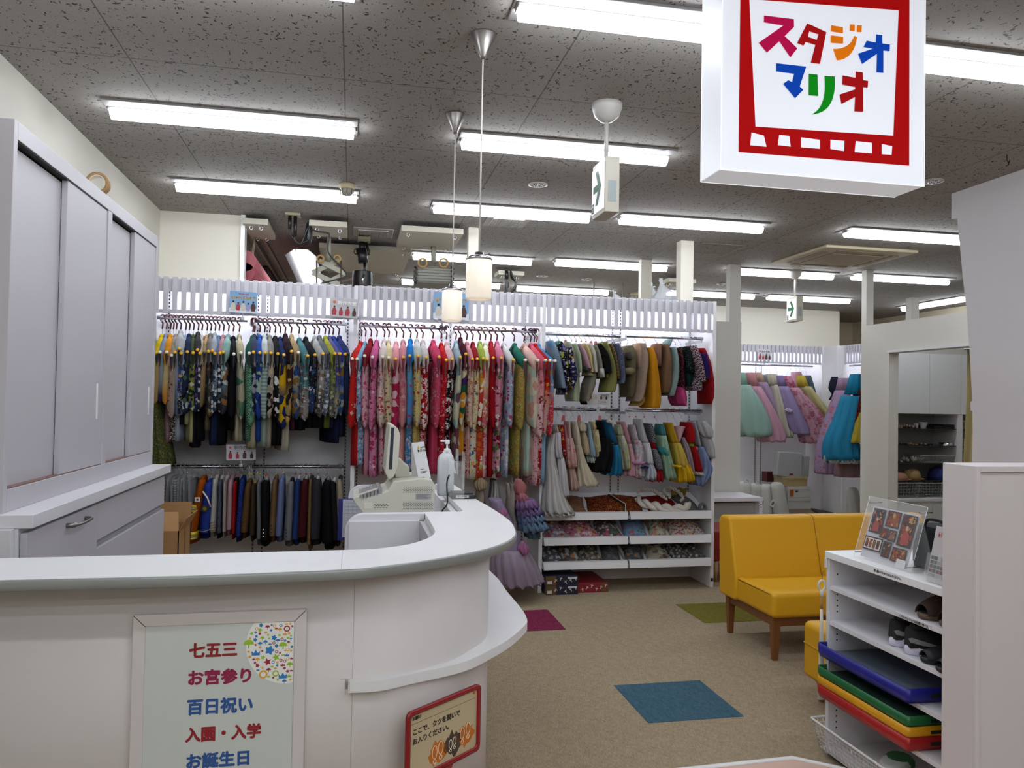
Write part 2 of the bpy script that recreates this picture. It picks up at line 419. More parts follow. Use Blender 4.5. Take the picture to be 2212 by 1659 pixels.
downlight(1560, 613, 'unlit downlight far back beside the ceiling post')
downlight(1171, 596, 'unlit downlight far back behind the pendant lamps')
def detector(px, py, label, cage=True):
    a = AZ(px, py, CEIL); r = thing('fire_detector', label, 'fire detector', a, 0, 'ceiling detectors')
    MB().lathe((0, 0, 0), [(.05, 0), (.05, -.03), (.045, -.035), (.0, -.035)], 20).obj('base', mat('det_cream', '#c9bc9a', .5), r)
    MB().lathe((0, 0, 0), [(.04, -.035), (.042, -.055), (.03, -.075), (0, -.08)], 20).obj('sensor', mat('det_white', '#a9a39a', .4), r)
    if cage:
        o = MB()
        for k in range(4):
            q = k*PI/4
            o.tube([(.045*math.cos(q), .045*math.sin(q), -.035), (.04*math.cos(q), .04*math.sin(q), -.1), (0, 0, -.125), (-.04*math.cos(q), -.04*math.sin(q), -.1), (-.045*math.cos(q), -.045*math.sin(q), -.035)], .002, 5)
        o.obj('wire_guard', CHROME, r)
detector(750, 398, 'caged fire detector on the ceiling above the middle rack')
detector(2103, 645, 'caged fire detector on the ceiling beside the curved side board')
detector(1370, 632, 'fire detector on the ceiling behind the right rack', False)
a = AZ(2175, 334, CEIL)
tag(MB().tube([a, a+Vector((0, 0, -.03)), a+Vector((.012, 0, -.045)), a+Vector((.02, 0, -.03)), a+Vector((.01, 0, -.06)), a+Vector((-.006, 0, -.065))], .0025, 6).obj('ceiling_hook', BLACK), 'small black hook in the ceiling right of the shop sign', 'hook')

# ================================================================ FLUORESCENT LAMPS
TUBE = mat('lamp_lens', '#f2f8ff', .4, emit=LAMP)
PLATE = mat('lamp_plate', '#8d8a88', .6)
def lamp():
    r = thing('fluorescent_lamp', 'x', 'ceiling lamp', (0, 0, 0), 0, 'long ceiling lamps')
    o = MB().box(-.62, .62, -.115, .115, -.012, 0); o.box(-.61, .61, -.03, .03, -.03, -.012)
    o.obj('plate', PLATE, r, .003)
    rings = []
    for x in (-.6, -.597, .597, .6):
        k = .75 if abs(x) > .598 else 1
        rings.append([(x, .042*k*math.cos(q), -.028-.04*k*max(0, math.sin(q))) for q in [PI*j/8 for j in range(9)]]+[(x, 0, -.024)])
    MB().loft(rings).obj('lens', TUBE, r)
    MB().box(.5, .56, -.1, -.07, -.0135, -.012).obj('rating_label', mat('label_grey', '#8f8b88', .6), r)
    return r
L0 = lamp(); first = [True]
def put_lamp(x, y, rz, label):
    r = L0 if first[0] else copy_tree(L0); first[0] = False
    r.location = (x, y, CEIL); r.rotation_euler = (0, 0, rz); r['label'] = label
for x, y, l in [(-.62, 4.23, 'ceiling lamp over the tall white cupboard, nearer of two'), (1.165, 4.25, 'ceiling lamp crossing behind the pendant cords and exit sign'),
                (1.165, 2.75, 'nearest ceiling lamp, left of the shop sign'), (2.80, 2.78, 'ceiling lamp right of the shop sign'),
                (-.6, 5.63, 'ceiling lamp behind the caged fire detector over the left rack'), (1.165, 5.77, 'ceiling lamp below the downlight, between pendant cords and exit sign'),
                (2.61, 5.74, 'ceiling lamp in front of the hatch, right of nearer exit sign'), (4.53, 5.68, 'ceiling lamp in front of the air conditioner'),
                (1.165, 7.75, 'ceiling lamp directly behind the larger pendant lamp'), (2.61, 7.69, 'ceiling lamp above the plastic bags on the rack'),
                (4.53, 7.65, 'ceiling lamp crossing behind the farther exit sign'), (5.93, 7.58, 'ceiling lamp crossing behind the doorway post'),
                (1.165, 9.5, 'far ceiling lamp low behind the pendant shades'), (2.61, 9.6, 'far ceiling lamp over the right end of middle rack'),
                (4.53, 9.36, 'far ceiling lamp behind the posts beside the right rack'), (5.93, 9.36, 'far ceiling lamp below the farther exit sign top')]:
    put_lamp(x, y, 0, l)
put_lamp(7.75, 9.25, PI/2, 'ceiling lamp turned crosswise above the dressing room wall')
put_lamp(-.62, 2.75, 0, 'ceiling lamp cut off at the top edge left of centre')
for k, (x, y) in enumerate(((-.62, .6), (1.165, .6), (2.8, .6), (.3, -.5), (2.2, -.5), (-.62, -1.4), (1.165, -1.4), (3.4, -1.4), (-.62, -2.4), (1.165, -2.4), (3.0, -2.4), (4.53, 3.2), (6.6, 6.2))):  # unseen lamps, added to brighten the room and its camera-facing sides
    put_lamp(x, y, 0, 'added ceiling lamp outside the picture, %s' % ('overhead left', 'directly overhead', 'overhead right', 'just behind the camera, left', 'just behind the camera, right', 'further behind, left', 'further behind, centre', 'further behind, right', 'last row behind, left', 'last row behind, centre', 'last row behind, right', 'right beyond the side board', 'above the dressing room')[k])
# ================================================================ PENDANTS
def pendant(x, y, z0, z1, label):
    r = thing('pendant_lamp', label, 'pendant lamp', (x, y, 0), 0, 'pendant lamps over the counter')
    MB().lathe((0, 0, CEIL), [(.052, 0), (.053, -.004), (.012, -.088), (.009, -.1), (0.001, -.1)], 28).obj('ceiling_cup', STEEL, r)
    MB().tube([(0, 0, CEIL-.09), (0, 0, z1+.02)], .0032, 6).obj('cord', mat('cord_white', '#cfcac2', .5), r)
    MB().lathe((0, 0, z1), [(.0525, -.004), (.053, .004), (.04, .012), (.018, .016), (.016, .028), (.001, .03)], 28).obj('cap', CHROME, r)
    R = .0515
    shade = mat('opal_glass', '#fff3e2', .25, emit=.07)
    MB().lathe((0, 0, 0), [(R-.004, z1), (R, z1-.004), (R, z0+.008), (R-.006, z0), (R-.012, z0+.002), (R-.012, z1-.004)], 32, cap=False).obj('glass_shade', shade, r)
    MB().ball((0, 0, (z0+z1)/2), .025, n=12, m=8).obj('bulb', mat('bulb_warm', '#fff1da', .4, emit=1), r)
pendant(.480, 3.03, 1.93, 2.09, 'nearer and higher white glass pendant lamp on long cord')
pendant(.486, 3.92, 1.93, 2.09, 'farther and smaller-looking white glass pendant lamp on long cord')
# ================================================================ EXIT SIGNS
GREEN = mat('sign_green', '#0f5f33', .5)
def exit_sign(x, y, rz, label, s=1.0):
    r = thing('exit_sign', label, 'exit sign', (x, y, CEIL), rz)
    MB().lathe((0, 0, 0), [(.075, 0), (.074, -.02), (.06, -.06), (.03, -.085), (.01, -.09), (0.001, -.09)], 24).obj('ceiling_cup', mat('exit_white', '#c2bfba', .35), r)
    MB().tube([(0, 0, -.08), (0, 0, -.285)], .0105, 10).obj('rod', mat('exit_white', '#c2bfba', .35), r)
    MB().box(-.10, .10, -.036, .036, -.55, -.285).obj('housing', mat('exit_body', '#b9b4a6', .45), r, .004)
    MB().box(-.09, .09, -.041, -.036, -.53, -.31).obj('lit_panel', mat('exit_panel', '#ece6f4', .4, emit=.10), r)
    T = plane_T((0, -.042, -.415), (1, 0, 0), (0, 0, 1))
    o = MB().prism([(-.062, -.017), (.008, -.017), (-.028, -.082), (.008, -.082), (.055, 0), (.008, .082), (-.028, .082), (.008, .017), (-.062, .017)], 0, .001, T=T)
    o.obj('arrow', GREEN, r)
    # small pictogram: doorway frame with a running figure
    o = MB()
    T2 = plane_T((-.07, -.042, -.503), (1, 0, 0), (0, 0, 1))
    for q in ((-.012, .016, -.022, -.016), (-.012, -.006, -.022, .024), (-.012, .016, .018, .024), (.010, .016, -.022, .024)):
        o.prism([(q[0], q[2]), (q[1], q[2]), (q[1], q[3]), (q[0], q[3])], 0, .001, T=T2)
    o.prism([(-.002, -.012), (.001, -.004), (-.003, .004), (.004, .010), (.006, .002), (.004, -.012)], 0, .001, T=T2)
    o.obj('door_pictogram', GREEN, r)
    MB().box(.1, .1015, -.02, .02, -.50, -.40).obj('side_label', mat('label_pale', '#98a0a0', .6), r)
exit_sign(1.185, 3.60, -PI/2, 'nearer exit sign with green arrow hanging beside pendant cords')
exit_sign(4.64, 7.58, -PI/2, 'farther exit sign with green arrow hanging beyond the doorway post')
# ================================================================ HANGING SHOP SIGN
sg = thing('hanging_shop_sign', 'lit white box sign with red film frame and colourful lettering, hanging at top', 'shop sign', (0, 0, 0))
SY = 2.2
LIT = mat('sign_acrylic_lit', '#e4e7f0', .35, emit=.07)
bx0, bx1 = AY(1556, 368, SY).x, AY(1996, 401, SY).x; bz = AY(1776, 385, SY).z
SD = .138
MB().box(bx0, bx1, SY, SY+SD, bz, bz+.80).obj('light_box', LIT, sg, .003)
o = MB()
for x in (bx0, bx1):
    o.tube([(x, SY-.001, bz), (x, SY-.001, bz+.8)], .0015, 5); o.tube([(x, SY+SD, bz), (x, SY+SD, bz+.8)], .0015, 5)
o.tube([(bx0, SY-.001, bz), (bx1, SY-.001, bz)], .0015, 5); o.tube([(bx0, SY+SD, bz), (bx1, SY+SD, bz)], .0015, 5)
o.obj('edge_beads', mat('sign_edge', '#fbfbff', .3, emit=.12), sg)
MB().tube([(bx0+.15, SY+SD/2, bz+.8), (bx0+.15, SY+SD/2, CEIL)], .012).tube([(bx1-.15, SY+SD/2, bz+.8), (bx1-.15, SY+SD/2, CEIL)], .012).obj('hanging_rod', CHROME, sg)
def sp(pts):   # outline measured on the sign face
    return [(p.x, p.z) for p in (AY(a, b, SY) for a, b in pts)]
ST = plane_T((0, SY-.0012, 0), (1, 0, 0), (0, 0, 1)); ST2 = plane_T((0, SY-.0022, 0), (1, 0, 0), (0, 0, 1))
def scol(name, c, e=.04): return mat(name, c, .6, emit=e, spec=.05)
zm = lambda L, k=3.016: [(1480+a/k, b/k) for a, b in L]
red = scol('film_red', '#b00a0c', .03)
Z1 = bz+.8
pr = MB()
fo = sp(zm([(347, 990), (1457, 1080)])); fi = sp(zm([(456, 826), (1355, 886), (1390, 68), (416, -5)]))
xl, xr = fo[0][0], fo[1][0]
ztop = bz+.74
pr.prism([fo[0], fo[1], (fi[1][0], fi[1][1]), fi[0]], 0, .001, T=ST)
pr.prism([fo[1], (xr-.004, ztop), fi[2], fi[1]], 0, .001, T=ST)
pr.prism([fo[0], fi[0], sp(zm([(416, -5)]))[0], (xl, ztop)], 0, .001, T=ST)
pr.prism([sp(zm([(416, -5)]))[0], fi[2], (xr-.004, ztop), (xl, ztop)], 0, .001, T=ST)
pr.obj('film_frame', red, sg)
for q in ([(430, 865), (510, 886), (527, 958), (421, 948)], [(610, 881), (676, 888), (684, 957), (601, 947)], [(752, 897), (875, 913), (875, 971), (752, 961)],
          [(944, 912), (1034, 920), (1032, 986), (943, 972)], [(1108, 921), (1213, 932), (1213, 1001), (1101, 992)], [(1278, 940), (1345, 954), (1341, 1011), (1277, 1006)]):
    MB().prism(sp(zm(q)), 0, .0008, T=ST2).obj('film_hole', LIT, sg)
def arc(c, r, a0, a1, n=10): return [(c[0]+r*math.cos(math.radians(a0+(a1-a0)*k/n)), c[1]+r*math.sin(math.radians(a0+(a1-a0)*k/n))) for k in range(n+1)]
def bez(a, b, c, n=8): return [tuple((1-t)**2*p+2*t*(1-t)*q+t*t*r for p, q, r in zip(a, b, c)) for t in [k/n for k in range(n+1)]]
glyphs = [('#b80f4c', [[(512, 104), (705, 128), (706, 178), (645, 238), (727, 318), (683, 376), (611, 270), (531, 345), (477, 280), (638, 168), (511, 147)]]),
 ('#a60f12', [[(792, 156), (828, 171), (805, 205), (796, 243), (855, 263), (846, 294), (782, 274), (769, 299), (727, 282)], [(828, 171), (916, 212), (866, 225), (805, 205)], [(916, 212), (875, 418), (816, 410), (846, 294), (855, 263), (866, 225)]]),
 ('#e8790b', [[(948, 168), (1024, 180), (1024, 219), (946, 205)], [(946, 233), (1026, 243), (1025, 286), (946, 280)], [(1071, 162), (1102, 164), (1100, 205), (1070, 202)], [(1116, 168), (1147, 169), (1145, 211), (1115, 209)],
   [(1098, 237), (1116, 243)]+bez((1116, 243), (1098, 385), (990, 395))[1:]+[(985, 392), (962, 322)]+bez((962, 322), (1070, 322), (1098, 237))[1:-1]]),
 ('#0a45b4', [[(1242, 227), (1280, 231), (1281, 286), (1330, 293), (1328, 335), (1287, 330), (1287, 476), (1244, 472), (1247, 352), (1150, 419), (1124, 352), (1224, 318), (1160, 308), (1179, 268), (1240, 280)]]),
 ('#0a45b4', [[(592, 415), (785, 437), (743, 566), (766, 588), (714, 641), (636, 547), (669, 525), (694, 539), (708, 482), (591, 466)]]),
 ('#0c8c18', [[(803, 483), (858, 489), (863, 627), (802, 621)], [(905, 497), (971, 501)]+bez((971, 501), (985, 740), (820, 747), 12)[1:]+bez((820, 747), (925, 700), (905, 497), 12)[1:-1]]),
 ('#a60f12', [[(1108, 469), (1153, 474), (1155, 524), (1188, 530), (1185, 572), (1156, 569), (1157, 730), (1100, 727), (1105, 633), (1016, 679), (1004, 618), (1105, 584), (1105, 568), (1021, 552), (1023, 494), (1107, 510)]])]
for c, polys in glyphs:
    o = MB()
    for q in polys: o.prism(sp(zm(q)), 0, .0012, T=ST2)
    o.obj('lettering', scol('letter', c, .03), sg)
# ================================================================ TALL CUPBOARD ON BASE CABINET (left wall)
SH = mat('lilac_white_door', '#b8b5bb', .5)
cx = -1.10; cy0, cy1, cz0, cz1 = 2.81, 4.745, 1.14, 2.43
tc = thing('sliding_door_cupboard', 'tall white cupboard with four sliding doors standing on the base cabinet', 'cupboard', (cx, cy0, cz0))
tc.location = (0, 0, 0)
o = MB(); mid = 3.855
o.box(XL+.001, cx, cy0, cy0+.03, cz0, cz1); o.box(XL+.001, cx, cy1-.03, cy1, cz0, cz1); o.box(XL+.02, cx-.0008, mid-.03, mid+.03, cz0+.075, cz1-.06)
o.box(XL+.02, cx, cy0+.03, cy1-.03, cz1-.06, cz1); o.box(XL+.02, cx, cy0+.03, cy1-.03, cz0, cz0+.075); o.box(XL+.001, XL+.02, cy0+.03, cy1-.03, cz0, cz1)
o.obj('carcass', SH, tc, .002)
TR = mat('door_track_brown', '#7a5f55', .6)
for a, b in ((cy0+.03, mid-.03), (mid+.03, cy1-.03)):
    h = (b-a)/2; z0, z1 = cz0+.078, cz1-.063
    MB().box(cx-.052, cx-.03, a, a+h+.02, z0, z1-.008).obj('sliding_door', SH, tc, .002)
    d2 = MB().box(cx-.028, cx-.006, a+h-.01, b, z0, z1).obj('sliding_door', SH, tc, .002)
    hy = b-.075
    MB().loft([[(cx-.0055+e, hy+w*math.cos(q), 1.50+(.07 if math.sin(q) > 0 else -.07)+w*math.sin(q)) for q in [2*PI*(k+.5)/12 for k in range(12)]] for e, w in ((0, .011), (.002, .009))]).obj('finger_pull', mat('pull_white', '#efedf0', .35), d2)
    MB().box(cx-.055, cx-.004, a, b, cz0+.074, cz0+.079).obj('door_track', TR, tc)
    MB().box(cx-.055, cx-.004, a, b, cz1-.064, cz1-.0595).obj('door_track', DARK, tc)
bc = thing('base_cabinet', 'white base cabinet with drawers and worktop along the left wall', 'base cabinet', (0, 0, 0))
fx = -1.0
MB().box(XL+.001, fx, 2.785, 4.745, 1.095, 1.14).obj('worktop', WHITE, bc, .003)
MB().box(XL+.001, fx-.045, 2.79, 4.71, 0, 1.095).obj('carcass', WHITE, bc)
MB().box(XL+.001, fx-.055, 2.765, 2.789, 0, 1.095).obj('end_panel', WHITE, bc, .002)
DR = SH
d = MB().box(fx-.043, fx-.022, 2.80, 3.52, .40, 1.078).obj('drawer', DR, bc, .002)
h = AX(158, 1135, fx-.0); h2 = AX(197, 1120, fx)
o = MB(); pts = [(fx-.022, h.y, h.z), (fx+.004, h.y+.01, h.z), (fx+.018, h.y+.06, h.z+.0), (fx+.018, h2.y-.06, h.z+.002), (fx+.004, h2.y-.01, h2.z), (fx-.022, h2.y, h2.z)]
o.tube(smooth_poly([tuple(p) for p in pts], 4), [.009]*5+[.0055]*12+[.010]*4, 10); o.obj('handle', STEEL, d)
MB().box(fx-.043, fx-.022, 2.80, 3.52, .02, .395).obj('drawer', DR, bc, .002)
MB().box(fx-.043, fx-.022, 3.525, 4.70, .925, 1.078).obj('drawer', DR, bc, .002)
g = MB().box(fx-.044, fx-.038, 3.53, 4.70, .895, .925).obj('finger_groove', mat('groove_grey', '#9a989c', .5), bc)
MB().box(fx-.043, fx-.022, 3.525, 4.705, .46, .893).obj('drawer', DR, bc, .002)
MB().box(fx-.043, fx-.022, 3.525, 4.705, .02, .455).obj('drawer', DR, bc, .002)
# paper carrier / tape loops on the cupboard
a = AX(213, 374, -1.14); tr_ = (a.z-cz1-.001)/2
r = thing('tape_roll', 'brown paper tape roll standing on top of the tall cupboard', 'tape roll', (-1.14, a.y, a.z-tr_))
MB().lathe((0, 0, 0), [(tr_, -.02), (tr_, .02), (tr_*.74, .02), (tr_*.74, -.02), (tr_, -.02)], 32, cap=False).tf(Matrix.Rotation(PI/2, 4, 'X')).obj('tape', mat('kraft_tape', '#a8845a', .5), r)
MB().lathe((0, 0, 0), [(tr_*.74, -.0205), (tr_*.74, .0205), (tr_*.66, .0205), (tr_*.66, -.0205), (tr_*.74, -.0205)], 32, cap=False).tf(Matrix.Rotation(PI/2, 4, 'X')).obj('core', mat('card_core', '#d8ccb8', .7), r)
# cardboard box on the floor past the base cabinet
a = AY(365, 1125, 5.35); b = AY(403, 1140, 5.15)
cb = thing('cardboard_box', 'open brown cardboard box on the floor beside the costume rail', 'cardboard box', (-1.15, 5.25, 0))
KR = mat('cardboard', '#a37a4e', .8, var=.08)
zt = AY(390, 1147, 5.1).z
o = MB(); x0, x1, y0, y1 = -.22, .13, -.15, .2
o.box(x0, x1, y0, y0+.006, 0, zt); o.box(x0, x1, y1-.006, y1, 0, zt); o.box(x0, x0+.006, y0, y1, 0, zt); o.box(x1-.006, x1, y0, y1, 0, zt); o.box(x0, x1, y0, y1, 0, .006)
o.obj('carton', KR, cb)
MB().quad((x0, y0, zt), (x1, y0, zt), (x1-.03, y0+.12, zt+.1), (x0+.03, y0+.12, zt+.1)).obj('flap', KR, cb, solid=.004)
MB().quad((x0, y1, zt), (x1, y1, zt), (x1, y1+.03, zt+.13), (x0, y1+.03, zt+.13)).obj('flap', KR, cb, solid=.004)
MB().quad((x1, y0, zt), (x1, y1, zt), (x1+.04, y1, zt+.08), (x1+.04, y0, zt+.08)).obj('flap', KR, cb, solid=.004)
MB().box(x1+.0005, x1+.002, .01, .04, .0, zt).box(-.06, -.02, y0-.001, y0, zt-.16, zt-.01).obj('tape_strip', mat('kraft_tape2', '#8d6638', .4), cb)
# ================================================================ RECEPTION COUNTER
rc = thing('reception_counter', 'curved white reception counter with grey edge and low side shelf', 'reception counter', (0, 0, 0))
HZ = 1.05; TH = .027
def zpt(pts, z): return [(p.x, p.y) for p in (AZ(a, b, z) for a, b in pts)]
front = [(XL+.005, 2.255)]+[(-.88, 2.243), (-.427, 2.236)]+zpt([(740, 1230), (820, 1223), (900, 1213), (980, 1200), (1050, 1185), (1090, 1171), (1108, 1160), (1113, 1150), (1108, 1135), (1096, 1121), (1064, 1099), (1031, 1080)], HZ)+zpt([(985, 1052)], HZ)
front[-1] = (front[-1][0], 4.5)
inner_wing = [(.483, 4.5), (.487, 3.40), (.475, 3.375), (.31, 3.375)]
hole = zpt([(918, 1109), (938, 1142), (937, 1153), (925, 1162), (890, 1174), (850, 1181), (800, 1186), (743, 1188)], HZ)
back = [(-.49, 2.54), (XL+.005, 2.53)]
fs = smooth_poly(front[2:-1], 5); outline = front[:2]+fs+[front[-1]]
poly = outline+inner_wing+smooth_poly(hole, 4)+back
MB().prism(poly, HZ-TH+.0, HZ).obj('counter_top', TOPW, rc)
# grey rounded edging along the outer side
rings = []
for i, p in enumerate(outline):
    a = Vector(outline[max(i-1, 0)]); b = Vector(outline[min(i+1, len(outline)-1)]); d = (b-a).normalized(); nrm = Vector((d.y, -d.x))
    rings.append([(p[0]+nrm.x*q, p[1]+nrm.y*q, HZ+zz) for q, zz in ((-.001, -.0005), (.003, -.001), (.005, -.006), (.0055, -.017), (.0045, -.027), (.001, -.031), (-.001, -.031))])
MB().loft(rings, closed=True).obj('edge_strip', EDGE, rc)
for i in (0,):
    s = AZ(737, 1232, HZ)
    MB().box(s.x-.0006, s.x+.0006, 2.262, 2.553, HZ, HZ+.0004).obj('top_seam', mat('seam_grey', '#9a9a9a', .6), rc)
# body panel, following the curve a little inside the edge
def offset(pl, d):
    out = []
    for i, p in enumerate(pl):
        a = Vector(pl[max(i-1, 0)]); b = Vector(pl[min(i+1, len(pl)-1)]); t = (b-a).normalized(); out.append((p[0]-t.y*d, p[1]+t.x*d))
    return out
wall_pts = [(XL+.005, 2.385), (-.6, 2.382), (-.05, 2.383), (.08, 2.39), (.17, 2.41)]+zpt([(965, 1430), (1015, 1404)], .70)+[(.485, 2.74), (.52, 3.0), (.52, 3.6), (.515, 4.48)]
wp = wall_pts[:2]+smooth_poly(wall_pts[1:], 6)[1:]
inn = offset(wp, .03)
rings = [[(a[0], a[1], 0), (a[0], a[1], HZ-TH), (b[0], b[1], HZ-TH), (b[0], b[1], 0)] for a, b in zip(wp, inn)]
MB().loft(rings, closed=True, smooth=True).obj('front_panel', FACE, rc)
s = AY(765, 1300, 2.385)
MB().box(s.x-.0006, s.x+.0006, 2.3835, 2.3865, 0, HZ-TH-.03).obj('panel_seam', mat('seam_beige', '#a39c98', .6), rc)
# inner boards seen behind the top
MB().box(.0, .31, 3.30, 3.33, .2, HZ-TH).obj('inner_panel', WHITE, rc)
def board(x0, x1, y0, y1, zb, zt, r, name):
    p = [(x1, zb), (x1, zt), (x0+r, zt)]+[(x0+r-r*math.sin(q), zt-r+r*math.cos(q)) for q in [PI/2*k/8 for k in range(1, 9)]]+[(x0, zb)]
    return MB().prism(p, -(y1-y0), 0, T=plane_T((0, y0, 0), (1, 0, 0), (0, 0, 1))).obj(name, WHITE, rc, .002)
# (x0 = left edge read at the board's depth)
xa = AY(745, 1150, 3.33).x; board(xa, .312, 3.325, 3.375, .0, HZ, .075, 'divider_panel')
xb = AY(752, 1080, 4.45).x; board(xb, .484, 4.44, 4.47, .0, HZ, .075, 'divider_panel')
MB().box(.455, .483, 3.376, 4.44, 0, HZ-TH).obj('inner_panel', WHITE, rc)
MB().box(.29, .311, 2.83, 3.325, 0, HZ-TH).obj('inner_panel', mat('inner_grey', '#a9a8ab', .6), rc)
MB().box(xa+.02, .455, 3.376, 4.44, .80, .825).obj('inner_desk', WHITE, rc)
MB().box(.0, .29, 2.72, 3.32, .55, .57).obj('inner_shelf', WHITE, rc)
# low wrap-around shelf on the outside
sh = smooth_poly([(p[0], p[1]) for p in [(AZ(755, 1470, .70).x, 2.355), (.10, 2.357)]]+zpt([(890, 1455), (1000, 1430), (1062, 1402), (1105, 1376), (1134, 1350), (1139, 1340), (1134, 1326), (1122, 1309), (1095, 1277)], .70), 5)
sh += [(.69, 3.6), (.66, 4.2)]
ii = [q for q in wp if q[0] > sh[0][0]-.02]
# inner border: along the wall, ended where the shelf starts
poly = sh+[(.50, 4.2)]+[q for q in ii[::-1] if q[1] < 4.2]+[(sh[0][0], 2.386)]
MB().prism(poly, .668, .70).obj('side_shelf', TOPW, rc, .002)
MB().box(sh[0][0]-.004, sh[0][0]-.0005, sh[0][1]-.002, 2.384, .668, .70).obj('shelf_end_trim', mat('worn_edge', '#d9cfc6', .6), rc)
# ---- framed poster on the counter front
pf = thing('framed_poster', 'white framed poster of shop services on the counter front', 'framed poster', (0, 0, 0))
PY = 2.362
c = [AY(a, b, PY) for a, b in ((287, 1331), (663, 1315), (655, 1659))]
x0, x1, zt = c[0].x, c[1].x, (c[0].z+c[1].z)/2
xi0, xi1 = AY(314, 1354, PY).x, AY(636, 1341, PY).x; bw = xi0-x0
zb = zt-.78
FRM = mat('poster_frame', '#d2cccc', .4)
Tp = plane_T((0, PY+.018, 0), (1, 0, 0), (0, 0, 1))
for q in ([(x0, zt), (x1, zt), (x1-bw, zt-bw), (x0+bw, zt-bw)], [(x0, zb), (x0, zt), (x0+bw, zt-bw), (x0+bw, zb+bw)], [(x1, zt), (x1, zb), (x1-bw, zb+bw), (x1-bw, zt-bw)], [(x0, zb), (x0+bw, zb+bw), (x1-bw, zb+bw), (x1, zb)]):
    MB().prism(q, 0, .018, T=Tp).obj('frame_bar', FRM, pf, .002)
for xa_, sgn in ((x0, 1), (x1, -1)):
    MB().tube([(xa_+sgn*.001, PY-.0004, zt-.001), (xa_+sgn*bw, PY-.0004, zt-bw)], .0006, 4).obj('mitre_gap', DARK, pf)
MB().box(x0+bw-.002, x1-bw+.002, PY+.004, PY+.008, zb+bw-.002, zt-bw+.002).obj('poster_sheet', mat('poster_paper', '#c9cfcb', .45), pf)
for s, c, px, py, w in (('七五三', '#8f1d24', 407, 1420, 102), ('お宮参り', '#931b4b', 403, 1479, 134), ('百日祝い', '#2b5596', 402, 1543, 140), ('入園・入学', '#931d2a', 399, 1602, 162), ('お誕生日', '#2b5596', 399, 1660, 134)):
    a = AY(px, py, PY); b = AY(px+w, py-w*.045, PY)
    ww = b.x-a.x
    text(s, ww/(len(s))*1.06, mat('poster_ink', c, .5), plane_T((a.x, PY+.0035, a.z), (1, 0, 0), (0, 0, 1)), pf, bold=.0017, width=ww)
# quarter disc of little generic icons
random.seed(5)
cc = AY(620, 1392, PY); R = AY(620, 1392, PY).x-AY(531, 1392, PY).x
cols = [mat('icon_red', '#a3203f', .5), mat('icon_blue', '#2e7cc0', .5), mat('icon_green', '#9bbd2c', .5), mat('icon_orange', '#e0a52e', .5)]
xm, zm_ = xi1-.001, zt-bw-.001
o = MB(); T0 = plane_T((0, PY+.0036, 0), (1, 0, 0), (0, 0, 1))
disc = [(min(cc.x+R*math.cos(q), xm), min(cc.z+R*1.0*math.sin(q), zm_)) for q in [2*PI*k/48 for k in range(48)]]
o.prism(disc, 0, .0003, T=T0); o.obj('icon_disc', mat('icon_ground', '#e7e8e4', .5), pf)
o = MB(); T1 = plane_T((0, PY+.0032, 0), (1, 0, 0), (0, 0, 1)); done = []
tries = 0
while len(done) < 150 and tries < 6000:
    tries += 1
    q = random.uniform(0, 2*PI); rr = R*math.sqrt(random.random())*.95; s = random.choice((.0145, .012, .009, .0065, .0045))
    x, z = cc.x+rr*math.cos(q), cc.z+rr*math.sin(q)
    if x > xm-s or z > zm_-s or any((x-a)**2+(z-b)**2 < ((s+c_)*.93)**2 for a, b, c_ in done): continue
    done.append((x, z, s)); kind = random.randrange(5); mi = random.randrange(4)
    if kind == 0: P_ = [(x+s*math.cos(a)*(1 if k % 2 else .45), z+s*math.sin(a)*(1 if k % 2 else .45)) for k, a in enumerate([2*PI*k/10 for k in range(10)])]; o.prism(P_, 0, .0003, mi, T1)
    elif kind == 1: o.prism([(x-s*.9, z-s*.6), (x+s*.9, z-s*.6), (x+s, z+s*.5), (x+s*.45, z), (x, z+s*.8), (x-s*.45, z), (x-s, z+s*.5)], 0, .0003, mi, T1)
    elif kind == 2:
        for k in range(12):
            a, b = 2*PI*k/12, 2*PI*(k+1)/12
            o.prism([(x+s*math.cos(a), z+s*math.sin(a)), (x+s*math.cos(b), z+s*math.sin(b)), (x+s*.62*math.cos(b), z+s*.62*math.sin(b)), (x+s*.62*math.cos(a), z+s*.62*math.sin(a))], 0, .0003, mi, T1)
    elif kind == 3: o.prism([(x+s*math.cos(a), z+s*math.sin(a)) for a in [PI*k/8 for k in range(9)]], 0, .0003, mi, T1); o.prism([(x-s*.12, z-s*.7), (x+s*.12, z-s*.7), (x+s*.12, z), (x-s*.12, z)], 0, .0003, mi, T1)
    else: o.prism([(x+s*math.cos(a)*(1+.25*math.cos(5*a))*.75, z+s*math.sin(a)*(1+.25*math.cos(5*a))*.75) for a in [2*PI*k/30 for k in range(30)]], 0, .0003, mi, T1)
o.obj('icon_print', cols, pf)
# ---- red framed notice in front of the curved panel
rn = thing('shoe_removal_notice', 'red framed notice asking visitors to take off shoes, by the counter corner', 'notice stand', (0, 0, 0))
Lp, Rp = AY(876, 1534, 2.33), AY(1034.5, 1480, 2.54)
ex = (Rp-Lp); ex.z = 0; wN = ex.length; exn = ex.normalized()
hN = .215; T = plane_T((Lp.x, Lp.y, (Lp.z+Rp.z)/2-hN), exn, (0, 0, 1))
def rrect(x0, x1, y0, y1, r, n=5):
    out = []
    for cx_, cy_, a0 in ((x1-r, y1-r, 0), (x0+r, y1-r, 90), (x0+r, y0+r, 180), (x1-r, y0+r, 270)):
        out += [(cx_+r*math.cos(math.radians(a0+90*k/n)), cy_+r*math.sin(math.radians(a0+90*k/n))) for k in range(n+1)]
    return out
RED = mat('notice_red', '#8c1016', .35)
oo = rrect(0, wN, 0, hN, .018); ii = rrect(.014, wN-.014, .014, hN-.014, .012)
